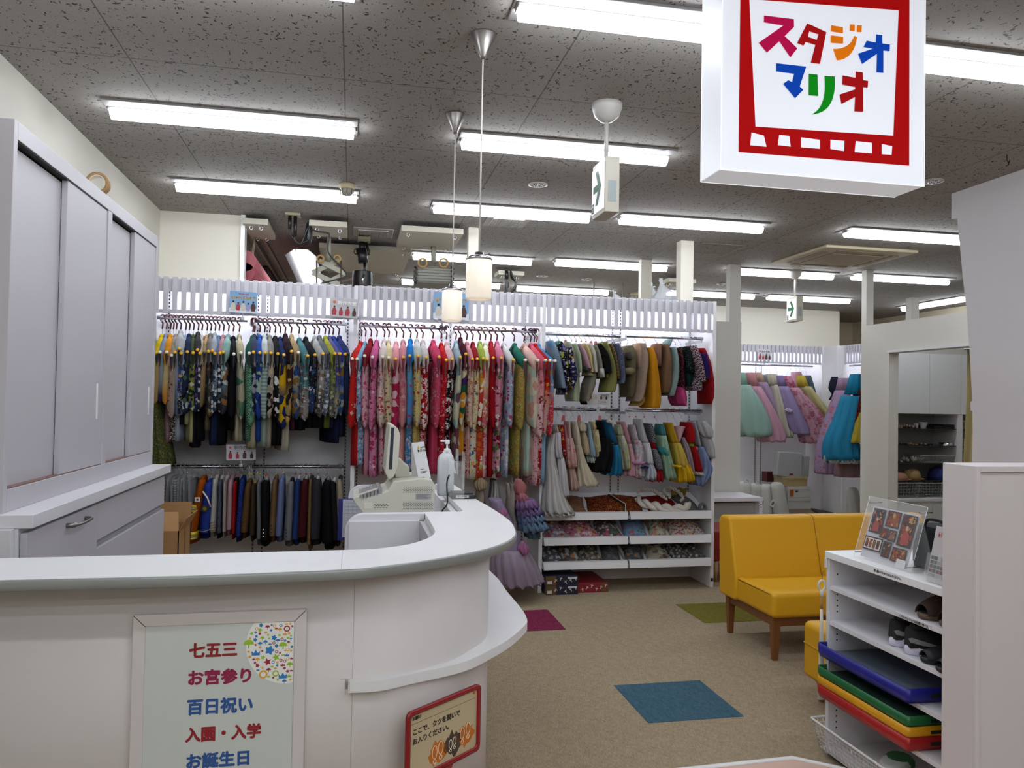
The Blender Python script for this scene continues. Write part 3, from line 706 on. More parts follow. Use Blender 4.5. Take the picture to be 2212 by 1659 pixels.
rings = [[T @ Vector((x, y, z)) for x, y, z in ((a[0], a[1], 0), (a[0], a[1], .010), (b[0], b[1], .010), (b[0], b[1], 0))] for a, b in zip(oo+oo[:1], ii+ii[:1])]
MB().loft(rings, cap=False).obj('frame', RED, rn)
MB().prism(rrect(.006, wN-.006, .006, hN-.006, .01), .001, .004, T=T).obj('sheet', mat('notice_paper', '#bfb08e', .35, var=.06), rn)
MB().prism([(wN*.36, .003), (wN*.62, .003), (wN*.58, -.02), (wN*.40, -.02)], 0, .009, T=T).tf(Matrix.Identity(4)).obj('bracket', RED, rn)
INK = mat('notice_ink', '#2d2622', .5)
def nt(s, u, v, w, sz=.024, b=.0003): text(s, sz, INK, T @ Matrix.Translation((u, v, .0045)), rn, bold=b, width=w)
nt('お願い', .024, hN-.030, .036, .012); MB().box(0.02, wN-.02, hN-.042, hN-.0412, .0042, .0046).tf(T).obj('rule_line', INK, rn)
nt('ここで、クツを脱いで', .026, hN-.074, wN*.62, .02, .0004); nt('お入りください。', .026, hN-.102, wN*.47, .02, .0004)
random.seed(3)
for u, v, cname, c in ((wN*.42, .055, 'brush_orange', '#c06a16'), (wN*.62, .060, 'brush_brown', '#4a3a30'), (wN*.80, .068, 'brush_orange', '#c06a16')):
    pts = [(u+(.032+random.uniform(-.008, .010))*math.cos(q)*1.1, v+(.034+random.uniform(-.009, .012))*math.sin(q)) for q in [2*PI*k/26 for k in range(26)]]
    MB().prism(pts, .0042, .0046, T=T).obj('brush_patch', mat(cname, c, .6), rn)
o = MB()
for u, v, s in ((wN*.37, .060, 1.1), (wN*.45, .066, 1.1), (wN*.585, .062, .75), (wN*.64, .066, .75), (wN*.75, .078, 1), (wN*.83, .086, 1)):
    pts = [T @ Vector((u+.0095*s*math.cos(q), v+.018*s*math.sin(q), .0052)) for q in [2*PI*k/16 for k in range(17)]]
    o.tube(pts, .0011, 4, cap=False)
    o.tube([T @ Vector((u+.006*s*math.cos(q), v-.026*s+.006*s*math.sin(q), .0052)) for q in [2*PI*k/12 for k in range(13)]], .0011, 4, cap=False)
o.obj('shoe_outlines', mat('outline_cream', '#e9dfc6', .5), rn)
MB().prism(rrect(wN-.034, wN-.024, hN-.028, hN-.018, .004), .0042, .005, T=T).obj('small_emblem', mat('emblem_orange', '#c8561a', .5), rn)
MB().tube([T @ Vector((wN*.49, -.02, -.0)), T @ Vector((wN*.49, -(Lp.z+Rp.z)/2+hN+.02, -.0))], .008).obj('post', RED, rn)
pb = T @ Vector((wN*.49, 0, 0)); MB().cyl((pb.x, pb.y), .09, 0, .015, 24).obj('foot', RED, rn)
# ================================================================ COSTUME RACKS
YF, YR = 6.10, 6.53      # front edge and back board of the racks
SLAT = mat('slat_lilac', '#b7b5bd', .5); PANELW = mat('rack_white', '#d6d5d8', .5); STD = mat('rail_standard', '#55524f', .4, .6)
STRIP = mat('rack_strip_light', '#f4f8ff', .4, emit=4)
ROD = mat('rod_chrome', '#bdbdc4', .15, 1)
def slat_valance(w, z0, z1, par, T=None):
    o = MB(); n = int(round(w/.062)); p = w/n
    o.box(0, w, .018, .03, z1-.105, z1-.012); o.box(0, w, .018, .03, z0+.004, z0+.028)
    for k in range(n): o.box(k*p+.008, k*p+.042, 0, .018, z0, z1)
    if T: o.tf(T)
    return o.obj('slat_valance', SLAT, par)
def standard(x, y0, z0, z1, par):
    o = MB().box(x-.010, x+.010, y0-.004, y0, z0, z1)
    o.obj('slotted_upright', mat('upright_white', '#b9b8ba', .4, .2), par)
    o = MB(); k = z0+.02
    while k < z1-.02: o.box(x-.004, x+.004, y0-.0052, y0-.004, k, k+.016); k += .028
    o.obj('upright_slots', DARK, par)
def rail(x0, x1, y, z, par, brackets=()):
    MB().tube([(x0, y, z), (x1, y, z)], .0135, 12).obj('hanging_rail', ROD, par)
    for bx_ in brackets:
        MB().box(bx_-.003, bx_+.003, y-.005, YR-.004, z-.035, z-.013).obj('rail_bracket', mat('bracket_grey', '#a9a9ab', .35, .6), par)
racks = []
for k, (x0, x1, lab) in enumerate([(-1.47, .0, 'left costume rack, boys’ kimono above, small suits below, white slatted top'), (.0, 1.49, 'middle costume rack holding girls’ kimono, white slatted top'), (1.49, 3.005, 'right costume rack with two dress rails and three sloping shelves')]):
    r = thing('costume_rack', lab, 'clothes rack', (0, 0, 0)); racks.append(r)
    MB().box(x0+(.0 if k else 0), x0+.03, YF, YR, 0, 2.40).obj('side_panel', PANELW, r, .001)
    if k == 2: MB().box(x1-.03, x1, YF, YR, 0, 2.405).obj('side_panel', PANELW, r, .001)
    MB().box(x0+.03, x1-(.03 if k == 2 else 0), YR, YR+.018, .06, 2.385).obj('back_panel', PANELW, r)
    slat_valance(x1-x0-.03-(.03 if k == 2 else 0), 2.135, 2.402, r, Matrix.Translation((x0+.03, YF-.012, 0)))
    MB().box(x0+.03, x1-.03, YF+.02, YR, 2.385, 2.40).obj('top_board', PANELW, r)
    MB().box(x0+.05, x1-.05, YF+.06, YF+.10, 2.335, 2.375).obj('strip_light', STRIP, r)
    MB().box(x0+.03, x1, YR-.02, YR, 0, .08).obj('plinth', PANELW, r)
    xm = (x0+x1)/2+.02
    for xs_ in (x0+.05, xm-.036, xm+.036, x1-.045): standard(xs_, YR, .1, 2.36, r)
R0, R1, R2 = racks
RY = 6.2
rail(-1.43, -.79, RY, 2.109, R0, (-1.40, -.77+.0)); rail(-.74, -.05, RY, 2.109, R0, (-.74, -.06))
rail(-1.43, -.79, RY, 1.002, R0, (-.80,)); rail(-.73, -.05, RY, 1.002, R0, (-.73, -.06))
rail(.05, .73, RY, 2.104, R1, (.06, .72)); rail(.79, 1.47, RY, 2.104, R1, (.79, 1.46)); rail(.05, 1.47, RY, 1.04, R1, (.06, .76, 1.46))
rail(1.53, 2.19, RY, 2.090, R2, (1.54, 2.18)); rail(2.24, 2.93, RY, 2.095, R2, (2.24, 2.92)); rail(1.53, 2.19, RY, 1.474, R2, (1.54, 2.18)); rail(2.24, 2.93, RY, 1.474, R2, (2.24, 2.92))
# sloping shelves
for zf in (.60, .40, .205):
    for a, b in ((1.525, 2.235), (2.25, 2.97)):
        o = MB()
        o._a([(a, 6.10, zf), (b, 6.10, zf), (b, 6.50, zf+.15), (a, 6.50, zf+.15), (a, 6.10, zf-.018), (b, 6.10, zf-.018), (b, 6.50, zf+.132), (a, 6.50, zf+.132)], [(0, 1, 2, 3), (7, 6, 5, 4), (0, 4, 5, 1), (1, 5, 6, 2), (2, 6, 7, 3), (3, 7, 4, 0)])
        s_ = o.obj('sloping_shelf', PANELW, R2)
        MB()._a([(a, 6.075, zf+.040), (b, 6.075, zf+.040), (b, 6.10, zf+.045), (a, 6.10, zf+.045), (a+.004, 6.062, zf-.018), (b-.004, 6.062, zf-.018), (b-.004, 6.10, zf-.022), (a+.004, 6.10, zf-.022)], [(0, 1, 2, 3), (7, 6, 5, 4), (0, 4, 5, 1), (1, 5, 6, 2), (2, 6, 7, 3), (3, 7, 4, 0)]).obj('shelf_lip', PANELW, s_, .001)
MB().box(2.978, 3.002, 6.098, 6.0995, .05, .078).obj('maker_plate', BLACK, R2)

# ================================================================ GARMENTS
def ring(z, cx, cy, rx, ry, n=20, rip=0, nr=7, ph=0, dz=0):
    out = []
    for k in range(n):
        q = 2*PI*k/n; m = 1+rip*math.sin(nr*q+ph)+rip*.45*math.sin((2*nr-1)*q+ph*2)
        out.append((cx+rx*m*math.cos(q), cy+ry*m*math.sin(q), z+dz*math.sin(nr*q+ph+1)))
    return out
METAL = mat('hanger_wire', '#b8b8bd', .25, 1); CLEARP = mat('hanger_clear', '#d9dde0', .15, alpha=.55)
def hook(par, m=METAL, r=.0028, drop=.09, h=.016, turn=.85):
    pts = [(0, -.019, 0), (0, -.017, .014), (0, -.004, .021), (0, .012, .018), (0, .021, .002), (0, .014, -.022), (0, -.004, -.040), (0, -.004, -.055), (0, 0, -drop)]
    return MB().tube(smooth_poly(pts, 3), r, 6).tf(Matrix.Rotation(turn, 4, 'Z')).obj('hanger_hook', m, par)
PINK_TAG = mat('hanger_bead_pink', '#c9546f', .4)
def kimono(g, hx, cpx, cpy, rz, rodz, sl, bl, c1, slv, body, lining='#151015', cap='#e2a80c', label='', w=.036, L=.33):
    """hx: x of hook on rail, sleeve length, body length below the pole end"""
    pt = AY(cpx, cpy, RY-L*.985); dx = pt.x-hx; th = max(-.42, min(.42, math.asin(max(-1, min(1, dx/L)))))
    hx = pt.x-L*math.sin(th)
    r = thing('kimono', label, 'kimono', (hx, RY, rodz), th, g)
    hook(r, MAROON, .0058, .085, .02)
    ze = max(-.30, min(-.16, pt.z-rodz)); zc = ze+.135; b = -.05
    MB().tube([(0, 0, -.07), (0, 0, zc-.02)], .0016, 5).obj('hanger_wire', METAL, r)
    MB().tube([(0, -L-.004, ze), (0, L*.9, ze)], .009, 8).obj('hanger_pole', mat('pole_wood', '#c9b48c', .5), r)
    MB().lathe((0, 0, 0), [(.0, 0), (.0115, 0), (.012, .004), (.0115, .012), (.0, .013)], 12).tf(Matrix.Translation((0, -L-.004, ze)) @ Matrix.Rotation(PI/2, 4, 'X')).obj('pole_cap', mat('pole_cap', cap, .4), r)
    rnd = random.Random(int(cpx*7)); w = rnd.uniform(.033, .045); j = lambda a: rnd.uniform(-a, a)
    # shoulders: collar down to the pole ends
    ks = []
    for t, x in ((0, w*.45), (.18, w*.85), (.45, w*1.0), (.75, w*.85), (1, w*.5)):
        y = -.055-(L-.075)*t; z = zc-(zc-ze-.012)*(t**.9); dd = .10
        ks.append([(j(.002)+x*math.cos(q), y, z-dd/2+dd/2*math.sin(q)*(1 if math.sin(q) > 0 else 1)) for q in [2*PI*k/14 for k in range(14)]])
    back = [[(p[0], -p[1], p[2]) for p in rr] for rr in ks][::-1][1:]
    MB().loft(back+[[(w*.45*math.cos(q), 0, zc-.04+.05*math.sin(q)) for q in [2*PI*k/14 for k in range(14)]]]+ks).obj('shoulders', c1, r)
    MB().lathe((0, -.02, zc-.01), [(.020, -.03), (.026, 0), (.020, .022), (.008, .030), (.004, .020)], 12, sx=.8, sy=1.7).obj('collar', c1, r)
    # sleeve, front
    n = 16; sk = []; x0 = j(.006)
    lv = [(0.0, .30, .10), (.05, .5, .105), (.18, .78, .115), (.38, 1.0, .125), (.6, 1.08, .13), (.8, 1.1, .13), (.93, .85, .115), (.985, .5, .085), (1.0, .15, .03)]
    for t, a, hb in lv:
        z = ze+.012-sl*t; yc = -L+.015+hb+(.045*t*t)
        bx_ = x0*t*2+.006*math.sin(4*t+cpx)
        sk.append([(bx_+w*a*math.cos(q)*(1+.12*math.sin(3*q+cpx)), yc+hb*math.sin(q), z+.02*math.sin(q)*t) for q in [2*PI*k/n for k in range(n)]])
    MB().loft(sk).obj('sleeve', slv, r)
    lz = [(0, .10), (.05, .22), (.12, .19), (.19, .08), (.24, .01)]
    MB().loft([[(w*a*math.cos(q), -L+.012+.008*t*3+(-.006 if math.sin(q) < 0 else .01), ze-.008-sl*t) for q in [2*PI*(k+.5)/8 for k in range(8)]] for t, a in lz]).obj('sleeve_lining', mat('lining', lining, .7), r)
    # body
    bk = []
    for t, a, hb in ((0, .5, .18), (.12, .9, .22), (.4, 1.05, .22), (.7, 1.1, .215), (.92, 1.12, .21), (1, 1.1, .205)):
        bk.append(ring(ze-.02-bl*t, 0, .03, w*a*1.05, hb, 22, .10*t, 5, cpx))
    MB().loft(bk).obj('robe_body', body, r)
    return r
Z2 = lambda x, y: (320+x/4.366, 580+y/4.366); Z4 = lambda x, y: (740+x/4.366, 680+y/4.366)
Z3 = lambda x, y: (320+x/4.366, 900+y/4.366); Z5 = lambda x, y: (1140+x/5.027, 640+y/5.027); Z6 = lambda x, y: (1140+x/5.027, 860+y/5.027)
def fab(s):   # "top>bottom:kind:motif,motif:scale:thr"
    p = s.split(':'); c = p[0].split('>'); kind = p[1] if len(p) > 1 else 'plain'
    mo = tuple(p[2].split(',')) if len(p) > 2 else ('#ffffff',)
    sca = (float(p[3]) if len(p) > 3 else 30)*(1.35 if kind in ('floral', 'block') else 1.3); thr = float(p[4]) if len(p) > 4 else .42
    return cloth(c[0], c[1] if len(c) > 1 else None, kind, mo, sca, -.35, -.75, thr)
def fabd(s, z0, z1):
    p = s.split(':'); c = p[0].split('>'); kind = p[1] if len(p) > 1 else 'plain'
    mo = tuple(p[2].split(',')) if len(p) > 2 else ('#ffffff',)
    return cloth(c[0], c[1] if len(c) > 1 else None, kind, mo, (float(p[3]) if len(p) > 3 else 30)*1.3, z0, z1, float(p[4]) if len(p) > 4 else .42)
K = '#14161d'; NV = '#1a2340'
G8 = 'boys’ kimono on the left rack'; G9 = 'girls’ kimono on the middle rack'
boys = [  # hook, cap x, cap y, sleeve end y, body end y, shoulders, sleeve, body, cap colour, description
 (135, 82, 795, 1270, 1420, '#e3c71c', '#bba06a', '#8b6a28', 'y', 'yellow-shouldered tan'),
 (175, 113, 790, 1260, 1300, '#8c9ab8', '#99a3ad>#2e2450', '#3d4a40', 'w', 'lavender and grey'),
 (212, 175, 790, 1275, 1610, '#e59a26', '#d9c38a>#d99b3d', '#9d7f88', 'w', 'orange and cream'),
 (240, 220, 820, 1390, 1460, '#c3a298', '#b79a88:floral:#5a3030,#ccaaaa:40', '#8d7468', 'w', 'pinkish brown patterned'),
 (268, 252, 790, 1400, 1600, '#b8a99d', '#a8978f', '#3d3430:dots:#d9c9b9:70', 'y', 'mauve-grey'),
 (308, 292, 755, 1380, 1600, '#b9bcbf', '#8f9cb3>#5e6c86', '#9ca6b8', 'y', 'silver-shouldered grey-blue'),
 (357, 313, 800, 1385, 1440, '#98a9c6', '#3a4a80>#232a49:floral:#8a9bd0,#c9b45a:26', K, 'y', 'pale blue and indigo'),
 (391, 370, 788, 1370, 1440, '#243050', '#26304d:block:#0d0f14,#4c6a4a,#c6d0d8:22', '#a8a27c', 'y', 'navy'),
 (430, 424, 796, 1340, 1610, '#545e38', '#8a8c46:block:#23331e,#2b2f6b,#d9d6c2:26', '#b3ab7a', 'y', 'olive patchwork'),
 (474, 466, 768, 1350, 1660, '#3a3a3e', '#1f2b48:floral:#c6c9d6,#20264d,#7a4f8a:32', K, 'y', 'black and white striped'),
 (510, 490, 800, 1340, 1600, '#b9b2a2', '#4c4b66>#2c3248:block:#d6d3c6,#2b2d50:30', '#101216', 'y', 'pale grey with violet'),
 (558, 530, 800, 1300, 1400, '#b9996c', '#a78a66>#8a7350', K, 'k', 'tan'),
 (594, 570, 782, 1400, 1500, '#807c74', '#3c3b38:block:#8d8a76,#1b2a33,#7a4f3a:28', '#6a6045', 'y', 'dark taupe'),
 (634, 606, 776, 1340, 1400, '#a9b0ba', '#2a3336:block:#5a6f78,#10191b,#7c8a5e:24', '#171a22', 'y', 'silver grey'),
 (672, 632, 803, 1360, 1640, '#5f7794', '#7f8fa0>#28344a:floral:#d9dde2,#2c3d55:28', '#1c2a4a', 'y', 'steel blue'),
 (713, 680, 798, 1350, 1640, '#b98a95', '#22242c:block:#d6d6da,#3a4a60:30', '#0f1118', 'y', 'pink-shouldered black'),
 (760, 710, 790, 1370, 1400, '#8db0ac', '#6f8a92>#3b3f44:block:#2c3440,#9a6a3c,#c8ccc4:18', '#0d0e12', 'y', 'pale teal'),
 (806, 808, 808, 1400, 1500, '#18181c', '#141217', '#0b0b0e', 'w', 'plain black'),
 (862, 873, 795, 1420, 1600, '#c8c0a0', '#b9b59a:block:#6c8a5c,#4e7a68,#a9a98c:10', '#beb398', 'w', 'cream kimono with big green leaves,'),
 (990, 955, 800, 1480, 1600, '#1e5a48', '#1f5c46:check:#8fc0a0:90', '#14402f:check:#79a78a:90', 'w', 'green checked'),
 (1006, 993, 790, 1410, 1660, '#39445c', '#9aa0a8:block:#28324a,#1f2230:20', '#b7ad90', 'y', 'grey and navy striped'),
 (1055, 1053, 795, 1410, 1600, '#2b54a8', '#27479a:block:#a9bfae,#1c2c66:16', '#244a9a', 'y', 'bright blue'),
 (1100, 1107, 795, 1415, 1650, '#c3ccca', '#b4c0bd:stripe:#7fa09a:9', '#93aaa2', 'y', 'white kimono with pale wave stripes,'),
 (1148, 1158, 797, 1405, 1660, '#8f8c85', '#a39a8c:block:#0e0e12,#c9b9a0,#5d4c40:20', '#a39a86', 'y', 'beige and black'),
 (1200, 1222, 805, 1410, 1640, '#16171a', '#15161b:block:#e6e6e2,#0e0f12:28', '#101114', 'y', 'black kimono with white feathers,'),
 (1247, 1280, 815, 1510, 1640, '#1d2f5c', '#d9ac12>#1b2c58:block:#1b2c58,#d9ac12:11', '#0f1016', 'y', 'yellow and navy'),
 (1293, 1350, 782, 1470, 1690, '#2b1a24', '#3b2222>#a98a58:block:#20141c,#c9a25c:22', '#b7b09c', 'y', 'dark plum'),
 (1350, 1415, 793, 1420, 1500, '#b39b72', '#a99f8a>#2a4a7a:block:#8b6a36,#2c4f86,#b9beae:20', '#4d1c30', 'w', 'tan and blue'),
 (1425, 1502, 823, 1430, 1500, '#4d8288', '#3f7a80>#8f8a84:floral:#7a4c44,#c9c9c6:26', '#0d0f16', 'y', 'teal'),
 (1484, 1572, 815, 1360, 1480, '#16181f', '#17191f>#2b3a66:floral:#c9ced9,#3c5c86:20', '#12131a', 'y', 'black kimono with blue lower pattern,'),
 (1570, 1647, 805, 1400, 1480, '#b0b0ae', '#a19e98>#4d4a48:floral:#7a5a3c,#d9d9d6:26', '#0f1016', 'y', 'light grey'),
 (1612, 1700, 800, 1390, 1480, '#6c7078', '#8a909a>#6d7786:floral:#e0e3e8,#4a5566:30', '#141519', 'k', 'slate grey'),
 (1670, 1758, 803, 1400, 1480, '#9fa33a', '#7d8a48>#5b5d58:floral:#3c4a50,#b9b48a:34', '#66702a', 'y', 'olive-yellow'),
 (1708, 1806, 805, 1410, 1480, '#5f5c96', '#484a80>#8f8f82:floral:#3a3c50,#b9a06a:32', '#232448', 'y', 'dusty violet'),
 (1745, 1858, 808, 1380, 1620, '#2f4596', '#33509e>#9aa08a:block:#274a7a,#7a5c2c,#a9b49a:20', '#141d3c', 'y', 'royal blue'),
 (1800, 1885, 800, 1380, 1560, '#27346c', '#1d2848>#141b30', '#141c34', 'k', 'deep navy')]
CAP = {'y': '#dba514', 'w': '#d9d2c4', 'k': '#1c1c20'}
def kim_row(rows, Zf, rodz, rodpy, grp, split, names, L=.33):
    cnt = [0, 0]
    tot = [sum(1 for r_ in rows if r_[0] < split), sum(1 for r_ in rows if r_[0] >= split)]
    for row in rows:
        hk, cx_, cy_, se, be, c1, sv, bd, cp, desc = row
        q = Zf(hk, rodpy); hx = AY(q[0], q[1], RY).x; c = Zf(cx_, cy_)
        pt = AY(c[0], c[1], RY-L); se_ = AY(*Zf(cx_, se), RY-L*.8); be_ = AY(*Zf(cx_, be), RY-.1)
        w = 1 if hk >= split else 0; i = cnt[w]; cnt[w] += 1
        name = desc if desc.endswith(',') else desc+' kimono,'
        pos = 'leftmost' if i == 0 else ('rightmost' if i == tot[w]-1 else ORD[i]+' from left')
        kimono(grp, hx, c[0], c[1], 0, rodz, max(.3, pt.z-se_.z), max(.45, pt.z-be_.z), fab(c1), fab(sv), fab(bd), '#17131a' if grp == G8 else '#5a1a22', CAP[cp],
               '%s %s on the %s' % (name, pos, names[w]), L=L)
kim_row(boys, Z2, 2.109, 500, G8, 900, ('left rack’s upper left rail', 'left rack’s upper right rail'))
RD = '#b5161d'; PK = '#dd8aa6'
girls = [
 (180, 93, 415, 1065, 1390, '#cf2a22', '#c92420:floral:#e8d2c8,#c92420:12:.25', '#b51a1c', 'w', 'plain bright red'),
 (218, 140, 418, 1000, 1385, '#8fb6d6', '#7fa8cf:floral:#c9426a,#e9e3da,#7a3a70:34', '#7fb0d0:floral:#e7e7ee,#b03a5a:40', 'w', 'sky-blue floral'),
 (270, 210, 388, 1060, 1480, '#8c1226', '#dfa3b4:speckle:#e8c0cb,#c0506c:26', '#cf8ba0', 'w', 'soft pink kimono with dark red collar,'),
 (325, 282, 400, 1080, 1500, '#d3649a', '#d57aa2:floral:#eac6d4,#a9284e,#6d3a4a:26', '#dc8bb0:floral:#f1e0e6,#b83660:18', 'w', 'orchid pink'),
 (395, 378, 398, 1065, 1480, '#e0d3cc', '#e0bcc0>#e3d0c0:floral:#bf2b40,#8d8f94,#d8737c:24', '#d6a0b0:floral:#a8283c,#9aa0a0:26', 'w', 'white kimono with red and grey blossoms,'),
 (437, 434, 405, 1060, 1480, '#dbc9a0', '#d9c8a0:floral:#b03a3a,#6a5a3c,#e4b4b8:32', '#d9b7ad', 'w', 'cream kimono with gathered collar,'),
 (508, 500, 418, 1080, 1480, '#e09aa0', '#d9b2b4>#c33361:block:#e0b7c2,#b21f46:14', '#cf5a78:block:#e3a9b8:12', 'y', 'pink kimono turning magenta below,'),
 (573, 573, 402, 1060, 1450, '#d58f98', '#d48c8f:speckle:#e2b0b0,#c06c78:18', '#db9a96', 'y', 'salmon pink'),
 (642, 632, 388, 1050, 1450, '#1f7bc6', '#5aa3cc>#4a90c4:floral:#c92a5a,#9a6ab0:22:.3', '#3f8cc0:floral:#cfd7e4,#d0a0b8:26', 'y', 'vivid blue'),
 (702, 712, 390, 1050, 1200, '#c6c8c4', '#dcc87e:floral:#a83a4a,#b5b2d0,#cf9340:26', '#d8c070:dots:#b8263c:30:.2', 'y', 'pale yellow'),
 (757, 790, 403, 1080, 1470, '#cfcac6', '#ab141d:floral:#ece2de,#e7ddd9:22:.5', '#a8151c:floral:#e7dcd8,#d9a3a8:22:.5', 'y', 'red kimono with large white blossoms,'),
 (853, 908, 400, 1070, 1470, '#cf4468', '#cf4a6a:floral:#9fb0a4,#e0a0b0:20:.28', '#c94464', 'y', 'raspberry pink'),
 (930, 975, 428, 1090, 1480, '#c2181f', '#b8161f:floral:#d0456a,#e3a0a0:24:.34', '#b3141b:floral:#d4808c:20', 'y', 'crimson'),
 (980, 1030, 420, 1080, 1400, '#e0b8bc', '#17141a:floral:#e6e0de,#e6e0de,#b82030:24:.5', '#17141a:floral:#e6e0de,#b82030:24:.5', 'y', 'black and white floral'),
 (1070, 1108, 402, 1070, 1300, '#a3bcc6', '#cfcbb0:block:#8fb2ba,#6d4a58,#dcd8c0:12', '#c9c0ac:block:#7a4c58:10', 'y', 'cream kimono with blue geometric leaves,'),
 (1110, 1160, 372, 1035, 1300, '#4a0f20', '#e0d3b8:block:#d98f24,#4a2260,#1d5a40,#ddd3b8:14', '#d5c8a8:block:#d08820:12', 'y', 'maroon-shouldered patchwork'),
 (1172, 1222, 418, 1060, 1510, '#db8f96', '#d8b09c:floral:#a04a58,#efe0c0,#c08a40:26', '#d8b4ac:floral:#8c1c2c,#efe0d8,#cf8f80:16:.5', 'y', 'pink-shouldered beige floral'),
 (1228, 1268, 418, 1080, 1520, '#8f1420', '#ddd0ac:floral:#2c5a86,#d9a640,#a03040:26', '#dcd5c0:floral:#3a6a9a,#a33040,#d8a83c:20', 'y', 'cream kimono with blue and gold flowers,'),
 (1296, 1325, 412, 1040, 1515, '#9cb046', '#cf4a2c>#c03030:block:#e9e0cc,#d9a030:18', '#c23a2c:floral:#a9b84c,#e8dcb8,#d8701c:18', 'y', 'lime-shouldered red and white'),
 (1346, 1362, 422, 1070, 1510, '#e0dcc0', '#dfb6a8>#d9667c:floral:#e9e0c8,#b8c040:24', '#dfa0ac:floral:#e9e3c0,#c03a50:18', 'y', 'cream-collared rose pink'),
 (1400, 1420, 408, 1060, 1500, '#a50f1e', '#a80f1c:speckle:#e5dcc6,#a80f1c:20:.2', '#9f0d1a', 'y', 'deep red kimono with dotted lining,'),
 (1456, 1496, 408, 1060, 1510, '#d87a98', '#d88aa0:floral:#8c1c40,#e9dcd6,#4a6a3c:20', '#dd9ab0:floral:#8f1434,#efe6d8,#5a7a48:14:.5', 'y', 'pink kimono with strawberry and rose print,'),
 (1518, 1608, 425, 1060, 1500, '#d5d8d6', '#a8b9cc:floral:#bf3a6a,#8c8fc0,#e6e3de:22', '#9fb4cc:floral:#c04a70,#e6ded8:16', 'y', 'pale blue floral kimono with white shoulders,'),
 (1618, 1722, 428, 1080, 1490, '#1f6a58', '#b9a04c:speckle:#c9602c,#3f7a52,#d9c070:60:.5', '#a9a050:speckle:#c25a28,#2f7048,#ddc86c:60:.5', 'w', 'green and orange speckled'),
 (1712, 1838, 430, 1070, 1490, '#e3b9ad', '#dcd6bc:block:#b9c9bc,#dcb8a8,#d9a090:12', '#d5d3b8:block:#b8ccc0,#d8b0a0:10', 'w', 'cream kimono with pale peach shoulders,'),
 (1773, 1910, 430, 1150, 1580, '#d65f74', '#dd8590>#e8c0c4:floral:#8c2c3c,#e3a0a8:30', '#e08c9c>#e8b6bc:floral:#7d2430:30:.2', 'w', 'coral pink'),
 (1808, 1953, 432, 1120, 1570, '#bd1c1a', '#bf1a1c>#cfa0a0:floral:#a9141c,#e0a040:26', '#b5141a:floral:#e9d9cc,#d9a0a0:14', 'w', 'red kimono with pale blossom hem,'),
 (1832, 2000, 435, 1140, 1560, '#5b93bf', '#6b9cc6>#c93a50:floral:#cf9a40,#e0b8c0:26', '#8fb0cc', 'w', 'blue-shouldered kimono turning red below,')]
kim_row(girls, Z4, 2.104, 120, G9, 1040, ('middle rack’s left rail', 'middle rack’s right rail'))
def seg(levels, Zf, y, org, ry, rip=0, nr=7, n=22, ph=0, zr=0, tilt=0):
    """closed cloth form through silhouette levels (x, y, half width) read at depth y; returned in the garment's frame"""
    if not isinstance(ry, (list, tuple)): ry = [ry*.8]+[ry]*(len(levels)-1)
    pts = []; n = max(n, nr*6) if nr > 5 else n
    for (a, b, hw), q in zip(levels, ry):
        p = AY(*Zf(a, b), y); e = AY(*Zf(a+hw, b), y); pts.append((p.x-org.x, p.y-org.y, p.z-org.z, (e.x-p.x), q))
    sm = smooth_poly(pts, 3) if len(pts) > 2 else pts
    rings = []; m = len(sm)
    for i, (x, yy, z, rx, q) in enumerate(sm):
        t = i/(m-1)
        rr = ring(z, x, yy-tilt*t, max(rx, .002), q, n, rip*1.25*(.15+.85*t), nr, ph, zr*t*1.6)
        rings.append(rr)
    return rings
def garment(name, label, cat, grp, Zf, hookp, y, parts, rodz, beads=None, hm=None, tagc=None, rail=None):
    hx = AY(*Zf(*hookp), RY if y > 5.7 and y < 6.6 else (rail[1] if rail and rail[1] else y))
    if rail and rail[0]: hx.x = rail[0]; hx.y = y
    org = Vector((hx.x, hx.y, rodz))
    r = thing(name, label, cat, org, 0, grp)
    zt = AY(*Zf(parts[0][2][0][0], parts[0][2][0][1]), y).z-rodz
    tx = AY(*Zf(parts[0][2][0][0], parts[0][2][0][1]), y).x-org.x
    hook(r, hm or METAL, .0017, min(.06, max(.045, -zt*.6)))
    MB().tube([(0, 0, -.05), (tx*.5, (y-hx.y)*.4, (zt-.05)/2), (tx, (y-hx.y)*.9, zt-.02)], .0016, 5).obj('hanger_neck', hm or CLEARP, r)
    if beads: MB().ball((0, -.004, -.055), .008, .006, .006, 8, 6).obj('size_bead', mat('bead', beads, .4), r)
    if tagc: MB().prism([(-.016, -.10), (.016, -.10), (.010, -.05), (-.010, -.05)], -.001, .001, T=plane_T((0, -.012, 0), (1, 0, 0), (0, 0, 1))).obj('size_tag', mat('size_tag', tagc, .5), r)
    for k, pt in enumerate(parts):
        pn, fb, lv, ry = pt[:4]; rip = pt[4] if len(pt) > 4 else .05; nr = pt[5] if len(pt) > 5 else 5; yo = pt[6] if len(pt) > 6 else 0; zr = pt[7] if len(pt) > 7 else 0
        z0 = AY(*Zf(lv[0][0], lv[0][1]), y).z-rodz; z1 = AY(*Zf(lv[-1][0], lv[-1][1]), y).z-rodz
        m = fb if not isinstance(fb, str) else fabd(fb, z0, z1)
        MB().loft(seg(lv, Zf, y+yo, org, ry, rip, nr, 20, k+hookp[0], zr)).obj(pn, m, r)
    return r
def pos_name(i, n): return 'leftmost' if i == 0 else ('rightmost' if i == n-1 else ORD[i]+' from left')
